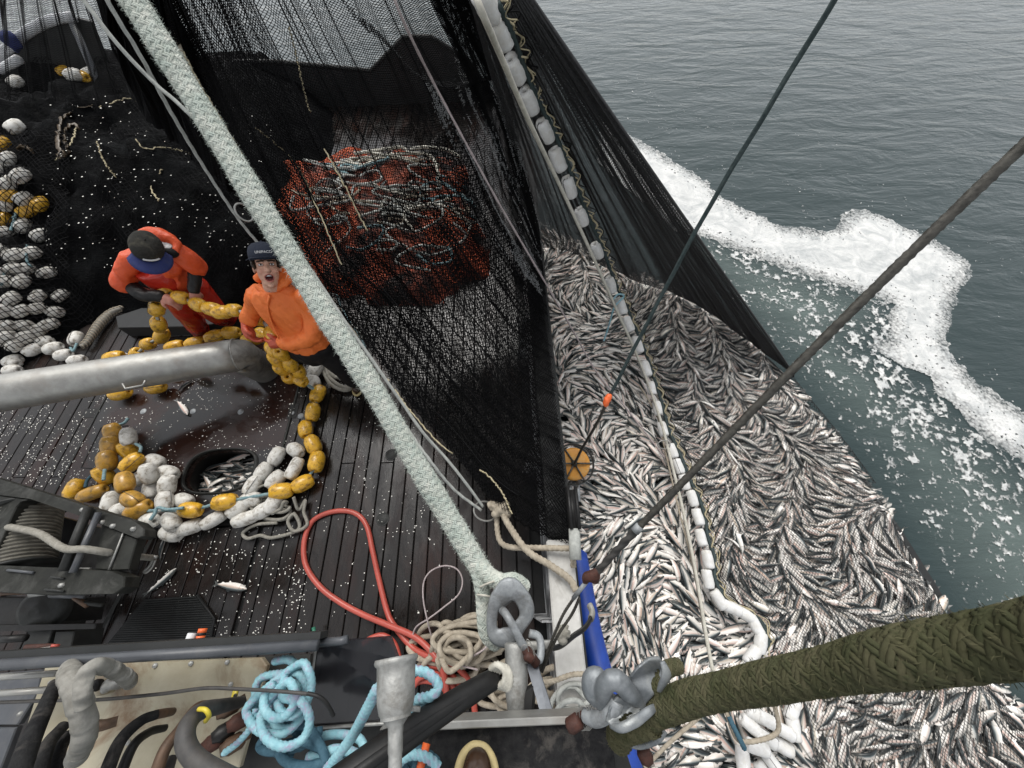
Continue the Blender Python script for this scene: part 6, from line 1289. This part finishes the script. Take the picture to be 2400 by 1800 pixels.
ob('cage_ring', tube(np.array([loc(.19, t, -.08) for t in np.linspace(0, 6.283, 40, endpoint=False)]), .008, 8, closed=True), M['galv'], ab)
for k in range(6):
    t = k*math.pi/3+.1; ob('spoke', tube(np.array([loc(.02, t, .035), loc(.1, t, .03), loc(.17, t, .0), loc(.187, t, -.05)]), .008, 8), M['wire'], ab)
ob('hub', place(lathe([(0, .05), (.02, .05), (.03, .035), (.03, .015), (.0, .01)], 12), axd, ctr), M['darksteel'], ab)
for dx in (-9, 9): ob('stem_pipe', tube([D(1345+dx, 1128, 3.5), D(1347+dx, 1175, 3.4)], .018, 10), M['galv'], ab)
line('greasy wire rope from the right edge down to the crimped sleeve', [(2480, 275, .60), (2400, 340, .64), (2200, 530, .72), (2000, 725, .81), (1800, 925, .92), (1600, 1130, 1.06), (1495, 1238, 1.15)], .0089, 'wire', 4, .06, 140)
line('lower grey tail of the wire rope from the sleeve to the rusty shackle', [(1495, 1238, 1.15), (1450, 1285, 1.2), (1395, 1345, 1.27)], .0105, 'hose', 2, .1, 40)
o = ob('crimp_sleeve', tube([D(1500, 1233, 1.14), D(1488, 1246, 1.145)], .0135, 12), M['galv']); tag(o, 'crimped sleeve on the greasy wire rope', 'sleeve')
tb = thing('turnbuckle', 'small rusty shackle and grey turnbuckle bar over the cap board', 'turnbuckle')
ob('shackle', fuse([limb([D(1402, 1338, 1.26), D(1388, 1350, 1.27), D(1376, 1352, 1.28), D(1372, 1362, 1.29)], [.012, .02, .018, .012]), limb([D(1400, 1352, 1.26), D(1394, 1362, 1.27)], [.011, .012])], .005, 2)[:2], M['rust'], tb)
ob('body', tube([D(1374, 1364, 1.29), D(1344, 1402, 1.33)], .011, 8, sec=(1, .7)), M['galv'], tb)
line('thin wire leg from the turnbuckle down past the cap board, left one', [(1346, 1400, 1.33), (1320, 1440, 1.36), (1300, 1485, 1.38), (1282, 1530, 1.4), (1266, 1570, 1.42)], .0048, 'wire', 3, .04, 60)
line('thin wire leg from the turnbuckle down past the cap board, right one', [(1358, 1402, 1.33), (1340, 1440, 1.36), (1310, 1485, 1.38), (1288, 1530, 1.4), (1270, 1575, 1.42)], .0048, 'wire', 3, .04, 60)
line('pale line crossing the net pile at the upper left, left of the pair', [(150, -70, 1.72), (195, 0, 1.76), (280, 108, 1.84), (365, 198, 1.92), (420, 245, 1.97), (520, 345, 2.05), (640, 500, 2.15), (800, 740, 2.28), (905, 890, 2.38), (985, 1005, 2.46), (1050, 1080, 2.52), (1092, 1132, 2.56), (1132, 1188, 2.6)], .0085, 'palerope', 3, .05, 200)
line('pale line close beside the thick green rope, right of the pair', [(222, -70, 1.66), (262, 20, 1.74), (330, 132, 1.88), (400, 262, 2.1), (480, 395, 2.4), (560, 515, 2.66), (628, 597, 2.82), (745, 735, 2.95), (850, 870, 2.85), (925, 962, 2.7), (995, 1062, 2.48), (1062, 1145, 2.55), (1128, 1196, 2.6)], .0085, 'palerope', 3, .05, 200)
for k, (x, y, z, r, lb) in enumerate(((572, 498, 1.72, .06, 'thin steel ring hanging on the pale line beside the green rope'), (1138, 1198, .68, .085, 'bright steel ring where two pale lines meet the tan rope'))):
    c = P(x, y, z); Bq = np.array(Vector(unit(CAMP-c)+np.array([.3, .1, 0])).to_track_quat('Z', 'Y').to_matrix()); o = ob('steel_ring', tube(np.array([c+Bq@np.array([r*.75*math.cos(t), r*math.sin(t), 0]) for t in np.linspace(0, 6.283, 36, endpoint=False)]), .0065, 8, closed=True), M['steel']); tag(o, lb, 'ring')
zline('tan rope from the steel ring over to the cap board', [(1150, 1190, .72), (1172, 1195, .74), (1195, 1235, .76), (1235, 1290, .8), (1290, 1325, .82), (1335, 1358, .82), (1350, 1385, .82)], .02, 'tan', 3, .09)
zline('tan rope along the lower hem of the black curtain', [(1165, 1200, .7), (1165, 1235, .68), (1172, 1268, .68), (1195, 1282, .7), (1250, 1284, .78), (1310, 1285, .82), (1340, 1290, .82), (1344, 1330, .8)], .017, 'tan', 3, .09)
o = ob('knot', wrinkle(fuse([limb([P(1150, 1182, .73), P(1172, 1192, .74), P(1190, 1205, .74)], [.022, .03, .022]), limb([P(1160, 1205, .72), P(1178, 1190, .76), P(1188, 1182, .74)], [.022, .026, .018])], .008, 2), .012, 40), M['tan']); tag(o, 'tan rope knot at the bright steel ring', 'knot')
zline('pink flecked line slanting in front of the black curtain to the catch', [(905, -70, 2.75), (925, 0, 2.66), (962, 85, 2.5), (1022, 205, 2.2), (1100, 350, 1.85), (1180, 495, 1.45), (1265, 640, .9), (1340, 770, .5), (1400, 875, .15), (1470, 960, -.1), (1560, 1075, -.2)], .0075, 'pinkline', 2, .03, 160)
zline('off white line running along the left side of the white floats', [(1098, -60, 2.8), (1122, 10, 2.86), (1175, 135, 2.62), (1240, 285, 2.2), (1310, 430, 1.65), (1380, 580, 1.1), (1440, 715, .5), (1500, 850, .0), (1545, 975, -.1), (1575, 1090, -.12), (1605, 1215, -.1), (1632, 1350, -.08), (1655, 1490, -.05), (1672, 1580, 0)], .0135, 'whiterope', 0, .06, 200)
zline('thin tan line beside the off white line in the lower catch', [(1500, 905, -.15), (1540, 975, -.16), (1560, 1060, -.16), (1590, 1190, -.15), (1625, 1330, -.13), (1650, 1480, -.1)], .008, 'tan', 2, .03, 120)
zline('short tan stick like line under the olive rope at left', [(1510, 1800, .1), (1570, 1740, .1), (1640, 1680, .1)], .013, 'tan', 0)
zline('light blue twine tied on a white float of the net line', [(1435, 705, .25), (1448, 690, .28), (1462, 695, .26), (1440, 720, .2), (1428, 760, .0), (1415, 800, -.1)], .009, 'blue_rope', 2, .03)
c = P(1556, 1042, -.1); o = ob('steel_ring', tube(np.array([c+np.array([.06*math.cos(t), .035*math.sin(t), .02*math.sin(t)]) for t in np.linspace(0, 6.283, 30, endpoint=False)]), .005, 8, closed=True), M['steel']); tag(o, 'small ring holding the off white line to the float line', 'ring')
ps = thing('sleeved_post', 'rail post with black top and grey sleeve under the yellow disc', 'post')
ob('core', tube([P(1337, 1150, .86), P(1346, 1245, .86)], .034, 14), M['black'], ps); ob('sleeve', tube([P(1346, 1240, .87), P(1349, 1312, .87)], .036, 16), M['palerope'], ps)
for dx in (-8, 10): ob('strap', tube([P(1338+dx, 1140, .92), P(1345+dx, 1200, .92), P(1348+dx, 1240, .9)], .012, 6), M['black'], ps)
st = thing('strap', 'black rubber strap bent over the cap board edge', 'strap')
p = spl([P(1382, 1418, .9), P(1388, 1440, .92), P(1372, 1470, .95), P(1345, 1490, .95), P(1312, 1515, .95), P(1280, 1518, .95), P(1262, 1505, .95)], 40)
ob('band', tube(p, .03, 10, sec=(1, .35)), M['black'], st); ob('wrap', tube(p[:8], .034, 10, sec=(1, .5)), M['tape'], st)
o = ob('knot', wrinkle(fuse([limb([P(1310, 1490, 1.0), P(1322, 1478, 1.0), P(1318, 1500, 1.0)], [.03, .03, .02])], .006, 2), .01, 60), M['greyrope']); tag(o, 'grey rope wrap on the black strap', 'knot')
# hoses and coils on deck
RH = [[(800, 1197, .02), (836, 1205, .02), (860, 1234, .02), (874, 1294, .02), (890, 1365, .02), (908, 1435, .03), (925, 1468, .05), (968, 1518, .1), (1015, 1542, .16), (1062, 1556, .18), (1091, 1585, .16), (1105, 1605, .12), (1112, 1660, .08), (1118, 1720, .05)],
      [(800, 1197, .02), (760, 1205, .02), (730, 1225, .02), (713, 1270, .02), (717, 1325, .02), (750, 1375, .02), (798, 1412, .02), (850, 1440, .04), (905, 1463, .09), (968, 1490, .14), (1007, 1522, .18), (1033, 1558, .2), (1044, 1598, .18), (1047, 1640, .12), (1050, 1720, .06)]]
rh = thing('red_hose', 'glossy red hose with a long loop over the deck planks', 'hose')
ob('hose', tube(spl([P(*q) for q in RH[1][::-1]+RH[0][1:]], 260), .021, 14), M['red_hose'], rh)
for k, q in enumerate(([(850, 1510, .1), (870, 1496, .1), (897, 1490, .1), (922, 1506, .1), (935, 1540, .1), (950, 1600, .06)], [(960, 1600, .06), (975, 1570, .08), (1010, 1560, .1), (1050, 1575, .1), (1075, 1610, .08), (1080, 1700, .05)], [(965, 1615, .1), (985, 1588, .12), (1020, 1580, .14), (1055, 1600, .12), (1070, 1640, .1), (1075, 1720, .08)], [(950, 1640, .04), (970, 1605, .06), (1000, 1595, .08), (1040, 1612, .08), (1060, 1660, .05)], [(940, 1660, .1), (945, 1690, .1), (985, 1720, .1), (1120, 1715, .08)])):
    tag(ob('red_hose', tube(spl([P(*x) for x in q], 70), .02, 14), M['red_hose']), ['red hose bight rising behind the smoked screen', 'red hose turn under the tan rope pile, outermost', 'red hose turn under the tan rope pile, middle', 'red hose turn under the tan rope pile, innermost', 'red hose end at the foot of the cup'][k], 'hose')
def rope_pile(label, c, rx, ry, nturn, r, mt, z0, seed, lift=.03):
    g = np.random.default_rng(seed); pts = []; n8 = 8
    for k in range(nturn):
        tl = g.uniform(-.5, .5)+(1.4 if g.random() < .25 else 0); ox, oy = g.normal(0, rx*.22), g.normal(0, ry*.3); a, b = rx*g.uniform(.55, .95), ry*g.uniform(.25, .8)
        for i in range(n8):
            t = i*2*math.pi/n8; x_, y_ = a*math.cos(t), b*math.sin(t); pts.append(P(c[0]+ox+x_*math.cos(tl)-y_*math.sin(tl), c[1]+oy+y_*math.cos(tl)+x_*math.sin(tl)*.6, z0+lift*k*(.6+.8*g.random())+lift*g.random()))
    return tag(ob('rope', tube(spl(pts, nturn*64), r, 9, lobes=0, pitch=.08), M[mt]), label, 'rope')
rope_pile('tan rope heaped in a coil under the thimble, lower layer', (1075, 1535), 105, 62, 8, .0185, 'tan', .03, 3, .02)
rope_pile('tan rope heaped in a coil under the thimble, upper layer', (1085, 1518), 95, 56, 8, .0185, 'tan', .15, 4, .022)
zline('tan rope bights at the left end of the coil', [(965, 1530, .05), (985, 1480, .12), (1010, 1462, .2), (1035, 1470, .22), (1030, 1510, .22), (1010, 1540, .15), (1020, 1500, .25), (1050, 1470, .26), (1100, 1465, .26), (1140, 1475, .24), (1150, 1495, .2), (1100, 1490, .24), (1050, 1500, .24), (1035, 1525, .2)], .0185, 'tan', 0, .08, 160)
rope_pile('tan rope heap by the foot of the stanchion', (1195, 1640), 55, 40, 4, .018, 'tan', .05, 6)
rope_pile('tan rope coil inside the bulwark right of the stanchion', (1310, 1625), 62, 58, 5, .018, 'tan', .2, 8, .05)
rope_pile('pale rope strands over the cap board end', (1345, 1640), 45, 60, 3, .013, 'palerope', .8, 9, .02)
zline('tan line from the coil across the cap board to the shackle', [(1265, 1600, .8), (1300, 1595, .84), (1350, 1580, .86), (1420, 1585, .9)], .012, 'tan', 3, .06)
rope_pile('grey rope tangle below the white floats', (645, 1200), 55, 32, 4, .014, 'greyrope', .03, 12, .02)
zline('grey rope loops spilling right of the white floats', [(688, 1165, .12), (700, 1195, .05), (716, 1172, .05), (712, 1200, .05), (720, 1230, .05), (690, 1245, .06), (675, 1222, .07), (690, 1205, .08), (700, 1240, .05), (640, 1260, .04), (610, 1255, .04), (580, 1262, .03), (570, 1248, .03), (600, 1230, .05), (650, 1225, .06)], .014, 'greyrope', 0, .07, 160)
zline('thin pale wire forming an upright loop over the planks', [(1035, 1530, .1), (1012, 1490, .2), (1001, 1451, .28), (992, 1403, .3), (994, 1362, .3), (1012, 1337, .3), (1044, 1326, .3), (1072, 1335, .3), (1084, 1362, .3), (1074, 1394, .3), (1039, 1424, .3), (1006, 1449, .28), (975, 1470, .2), (965, 1500, .12)], .0055, 'pinkline', 0, .03, 140)
zline('thin pale line across the tan coil', [(1120, 1570, .3), (1080, 1555, .32), (1130, 1525, .34), (1160, 1495, .34), (1200, 1470, .4)], .006, 'pinkline', 0)
o = ob('green_peg', tube([P(735, 1470, .1), P(738, 1500, .1)], .014, 8), M['green']); tag(o, 'short green plastic peg on the deck by the coaming', 'peg')
# smoked screen, hoses and small gear at the bottom edge
sc_ = thing('smoked_screen', 'dark smoked acrylic screen with a pale bottom edge beside the pipe rail', 'screen')
A4 = [P(744, 1507, 2.02), P(916, 1494, 2.02), P(935, 1545, 1.98), P(1008, 1688, 1.9), P(716, 1706, 1.86)]
ob('sheet', prism(A4, (0, .004, -.008)), M['tinted'], sc_, smooth=False)
ob('edge_strip', tube([A4[4]+[0, 0, .004], A4[3]+[0, 0, .004]], .005, 6), M['alu'], sc_); ob('edge_strip', tube([A4[0]+[0, 0, .004], A4[4]+[0, 0, .004]], .0035, 6), M['alu'], sc_)
ob('top_tube', tube([P(742, 1507, 2.05), P(800, 1502, 2.05), P(815, 1498, 2.05)], .012, 8), M['greypaint'], sc_)
def hose(label, pts, r, mt, cat='hose', wr=0, root=None):
    q = tube(spl([P(*x) for x in pts], 50), [x*.66 for x in r], 14)
    if wr:
        V = q[0]; V = V+.006*np.stack([fbm(V[:, 1]*40, V[:, 2]*40+V[:, 0]*30, 5, 3)-.5]*3, 1)*wr; q = (V, q[1], q[2])
    return tag(ob('hose', q, M[mt]), label, cat)
hose('thick black neoprene covered hose at the lower left corner', [(132, 1600, 2.1), (110, 1650, 2.14), (70, 1740, 2.2), (30, 1850, 2.25)], [.024, .027, .031, .034], 'blackmatt', wr=1)
hose('black neoprene hose between the corner hose and the taped hose', [(150, 1700, 2.02), (110, 1750, 2.06), (80, 1850, 2.1)], [.022, .027, .03], 'blackmatt', wr=1)
hose('third black neoprene hose behind the taped hose', [(160, 1720, 1.98), (135, 1770, 2.02), (120, 1850, 2.05)], [.02, .026, .028], 'blackmatt', wr=1)
tp = thing('taped_hose', 'pair of hoses wrapped in grey tape bending over the pipe rail', 'hose')
for k, (q, r) in enumerate((([(162, 1560, 2.12), (165, 1585, 2.2), (182, 1630, 2.22), (196, 1680, 2.2), (198, 1730, 2.16), (180, 1775, 2.1)], [.026, .034, .036, .035, .034, .033]), ([(196, 1660, 2.24), (194, 1610, 2.26), (206, 1574, 2.26), (232, 1560, 2.24), (270, 1572, 2.18), (300, 1592, 2.1), (305, 1602, 2.05)], [.022, .026, .026, .025, .025, .025, .022]))):
    r = np.interp(np.linspace(0, 1, 90), np.linspace(0, 1, len(r)), r)*.7*(1+.10*((np.linspace(0, 8.5 if k == 0 else 6.5, 90)+.3) % 1.0)-.05); V, Fs, U = tube(spl([P(*x) for x in q], 90), list(r), 18); V = V+.02*np.stack([fbm(V[:, 1]*34+k+V[:, 2]*10, V[:, 2]*34+V[:, 0]*34, 5, 4)-.5]*3, 1)*np.array([1, .4, 1]); ob('wrapped_leg', (V, Fs, U), M['tape'], tp)
vb = thing('valve_block', 'small corroded valve block behind the grey taped hose', 'valve')
ob('block', box(P(240, 1605, 1.9), (.06, .05, .05), .004), M['cream'], vb); ob('plug', tube([P(222, 1606, 1.95), P(232, 1606, 1.95)], .016, 12), M['black'], vb); ob('coupling', tube(spl([P(250, 1608, 1.93), P(270, 1605, 1.93), P(292, 1600, 1.9)], 12), [.02, .012, .016, .012], 10), M['alu'], vb)
for k, (q, r, m_, lab) in enumerate((([(275, 1690, 1.93), (240, 1700, 1.95), (215, 1700, 1.95)], [.02, .022, .022], 'copper', 'corroded hose fitting right of the grey taped hose'),
    ([(405, 1668, 1.9), (380, 1672, 1.95), (360, 1676, 1.97)], [.016, .018, .018], 'copper', 'corroded hose fitting in the middle of the cream panel'), ([(370, 1674, 1.97), (330, 1690, 2.0), (280, 1740, 2.04), (235, 1850, 2.08)], [.019, .023, .025, .027], 'blackmatt', 'black wrapped hose from the middle fitting'),
    ([(388, 1706, 1.9), (350, 1716, 1.95), (310, 1752, 2.0), (270, 1850, 2.02)], [.014, .018, .02, .02], 'black', 'thinner black hose below the middle fitting'), ([(498, 1650, 1.92), (460, 1660, 1.98), (420, 1712, 2.02), (385, 1760, 2.05), (355, 1850, 2.06)], [.016, .02, .022, .023, .025], 'copper', 'rust brown hose beside the thick dark hose'),
    ([(566, 1645, 1.95), (520, 1655, 2.05), (470, 1668, 2.15), (440, 1700, 2.2), (436, 1745, 2.22), (470, 1790, 2.24), (560, 1840, 2.26)], [.022, .026, .03, .031, .031, .032, .032], 'hose', 'thick dark hose curving under the blue rope'), ([(400, 1780, 2.0), (380, 1850, 2.05)], [.022, .022], 'hose', 'short grey hose end at the bottom edge'))):
    hose(lab, q, r, m_, wr=.6 if 'wrap' in lab else 0)
for k, (x, y) in enumerate(((535, 1660), (560, 1690), (525, 1715), (500, 1740), (545, 1745))):
    f = thing('hose_fitting', 'rusty threaded hose fitting near the blue rope, %s of five from the top' % ORD[k], 'fitting', 'rusty hose fittings'); c = P(x, y, 1.93)
    ob('collar', place(lathe([(0, .03), (.014, .03), (.017, .02), (.022, .012), (.022, -.02), (.014, -.03)], 12), (-.7, -.35, .6), c), M[('copper', 'rust', 'black', 'rust', 'copper')[k]], f); ob('stub', tube([c, c+np.array([.035, .02, -.02])], .013, 10), M['copper'], f)
zz = thing('yellow_clip', 'yellow cable clip on the cream panel', 'clip'); ob('clip', box(P(550, 1630, 1.95), (.016, .026, .01), .003), M['yellowplastic'], zz); ob('hole', place(lathe([(0, .001), (.005, .001), (.006, 0)], 10), (0, 0, 1), P(551, 1631, 1.956)), M['black'], zz)
o = ob('yellow_band', tube(spl([P(466, 1662, 2.19), P(482, 1664, 2.2), P(490, 1678, 2.19), P(482, 1690, 2.17)], 20), .0055, 8), M['yellowplastic']); tag(o, 'yellow band round the thick dark hose', 'band')
zline('thin grey cable running across the cream panel', [(-40, 1648, 1.98), (120, 1642, 2.0), (230, 1640, 2.02), (380, 1626, 2.05), (480, 1613, 2.08), (560, 1615, 2.1), (650, 1620, 2.14), (730, 1627, 2.15)], .0045, 'hose', 0, n=100)
zline('black sleeved cable end bent in front of the smoked screen', [(720, 1625, 2.15), (745, 1632, 2.15), (765, 1648, 2.14), (782, 1678, 2.12)], .005, 'black', 0)
for k, (x0, y0, x1, y1) in enumerate(((-40, 1590, 132, 1578), (-40, 1628, 118, 1616))): tag(ob('rod', tube([P(x0, y0, 2.0), P(x1, y1, 2.0)], .009, 10), M['steel']), ['upper bright steel rod behind the taped hose', 'lower bright steel rod behind the taped hose'][k], 'rod')
for k, (x0, y0, x1, y1, r, m_, lab) in enumerate(((438, 1518, 451, 1484, .013, 'white', 'white plastic marker standing behind the pipe rail'), (464, 1522, 468, 1499, .0035, 'alu', 'thin handle under the orange plug behind the pipe rail'), (505, 1519, 522, 1518, .008, 'whiterim', 'small pale peg behind the pipe rail'), (560, 1514, 570, 1510, .01, 'orange', 'small orange peg behind the pipe rail'), (20, 1538, 125, 1524, .012, 'capwood', 'pale batten lying behind the pipe rail at left'), (128, 1516, 131, 1510, .01, 'red_hose', 'tiny red knob behind the pipe rail at left'))):
    tag(ob('peg', tube([P(x0, y0, 2.0), P(x1, y1, 2.0)], r, 10), M[m_]), lab, 'peg')
og = thing('screwdriver', 'orange and black handled tool standing behind the pipe rail', 'tool')
for q0, q1, m_ in (((468, 1500), (471, 1490), 'orange'), ((471, 1490), (473, 1483), 'black'), ((473, 1483), (476, 1473), 'orange')): ob('grip', tube([P(*q0, 2.0), P(*q1, 2.0)], .0125, 10), M[m_], og)
# blue rope
pts = []
for k, (cx, cy, rx, ry, tl) in enumerate(((650, 1618, 52, 84, .5), (676, 1642, 44, 72, .35), (640, 1672, 60, 50, .2), (690, 1618, 40, 66, .45), (668, 1690, 58, 60, .1), (655, 1640, 40, 50, .6))):
    for i in range(8):
        t = i*math.pi/4-2.2+k*.12; x_, y_ = rx*math.cos(t), ry*math.sin(t); pts.append(P(cx+x_*math.cos(tl)-y_*math.sin(tl)*.6, cy+y_*math.cos(tl)+x_*math.sin(tl)*.6, 2.04+.014*k+.012*math.sin(i*1.7)))
tag(ob('rope', tube(spl(pts, 480), .0105, 14, lobes=3, pitch=.04, amp=.12), M['blue_rope']), 'light blue rope coil hanging over the coaming', 'rope')
rope_pile('dark blue rope tangle under the light blue coil', (690, 1742), 85, 45, 3, .0115, 'navy_rope', 1.98, 22, .02)
rope_pile('light blue rope tangle along the bottom edge', (800, 1775), 75, 38, 3, .0115, 'blue_rope', 1.96, 23, .02)
rope_pile('mixed blue rope tangle left of the brown boot', (960, 1775), 60, 40, 3, .0115, 'navy_rope', 1.93, 24, .012)
zline('light blue rope running straight up to the cup', [(765, 1805, 2.1), (800, 1760, 2.15), (828, 1722, 2.2), (860, 1662, 2.3), (885, 1612, 2.36)], .0112, 'blue_rope', 3, .045, 80)
zline('light blue rope bight right of the cup', [(968, 1570, 2.2), (1000, 1577, 2.2), (1022, 1596, 2.2), (1026, 1615, 2.2), (1008, 1632, 2.2), (978, 1640, 2.18), (965, 1660, 2.15), (985, 1650, 2.16), (1000, 1645, 2.15), (975, 1668, 2.1)], .0112, 'blue_rope', 3, .045, 90)
zline('single light blue strand leading left from the coil', [(525, 1765, 2.0), (560, 1738, 2.02), (590, 1700, 2.04), (600, 1660, 2.05)], .008, 'blue_rope', 3, .04)
zline('light blue rope tail along the bottom edge by the orange peg', [(920, 1800, 2.0), (960, 1770, 2.0), (1000, 1775, 2.0), (1030, 1800, 2.0)], .0112, 'blue_rope', 3, .045)
o = ob('orange_peg', tube([P(1000, 1742, 1.97), P(985, 1800, 1.98), P(978, 1830, 1.98)], .011, 8), M['orange']); tag(o, 'orange rod among the blue rope at the bottom edge', 'peg')
# the toe of a boot
bo = thing('boot', 'brown rubber boot toe with cream rim on the dark house deck', 'boot')
q = [P(1117, 1757, 1.95), P(1118, 1800, 1.98), P(1118, 1880, 2.0)]
ob('toe_cap', fuse([limb([q[0]+[0, -.025, -.005], q[1], q[2]], [.03, .044, .046], seg=16)], .006, 3)[:2], M['boot'], bo)
rim = spl([P(1070, 1880, 1.93), P(1074, 1810, 1.93), P(1085, 1772, 1.935), P(1104, 1752, 1.94), P(1119, 1749, 1.94), P(1136, 1755, 1.94), P(1152, 1778, 1.935), P(1160, 1812, 1.93), P(1163, 1880, 1.93)], 50)
ob('rim', tube(rim, .013, 10), M['bootsole'], bo); ob('sole', prism([tuple(v) for v in rim[::2]], (0, 0, -.04)), M['bootsole'], bo, smooth=False)
# ------------------------------------------------------------------ scales sprinkled everywhere
def flecks():
    W_ = []
    for (x0, y0, x1, y1, n, clump) in ((0, 940, 265, 1140, 620, 1), (230, 860, 690, 1120, 760, 1), (380, 1235, 720, 1500, 420, 1), (700, 880, 1000, 1250, 200, 1), (640, 1220, 1130, 1450, 90, 0), (200, 1330, 420, 1520, 60, 0), (420, 1040, 620, 1180, 120, 1), (300, 750, 700, 820, 50, 0)):
        k = 0
        while k < n:
            x, y = rng.uniform(x0, x1), rng.uniform(y0, y1)
            if clump and fbm(np.array([x/38]), np.array([y/38]), 7, 3)[0] < .28+.42*rng.random(): continue
            p = P(x, y, .004); W_.append((p, rng.uniform(.0022, .0062)*(1.5 if rng.random() < .06 else 1))); k += 1
    for k in range(520):
        x, y = rng.uniform(100, 640), rng.uniform(225, 640)
        if fbm(np.array([x/60]), np.array([y/60]), 9, 3)[0] < .25+.4*rng.random(): continue
        W_.append((onheap(x, y, .045), rng.uniform(.004, .012)))
    V = []; Fs = []
    for i, (p, r) in enumerate(W_):
        if P_in(p): continue
        a = rng.uniform(0, 6.28); e = rng.uniform(.55, 1); b = len(V)
        for t in range(6): V.append(p+np.array([r*math.cos(t*1.0472+a), r*e*math.sin(t*1.0472+a), 0])); 
        V.append(p+np.array([0, 0, r*.45]))
        for t in range(6): Fs.append((b+t, b+(t+1) % 6, b+6))
    return np.array(V), np.array(Fs)
def P_in(p): return p[2] < .01 and ((p[0]-hc[0])/ha)**2+((p[1]-hc[1])/hb)**2 < 1.05
V_, F_ = flecks(); tag(link('fish_scales', mesh('fish_scales', V_, F_, M['scale'], False)), kind='stuff')
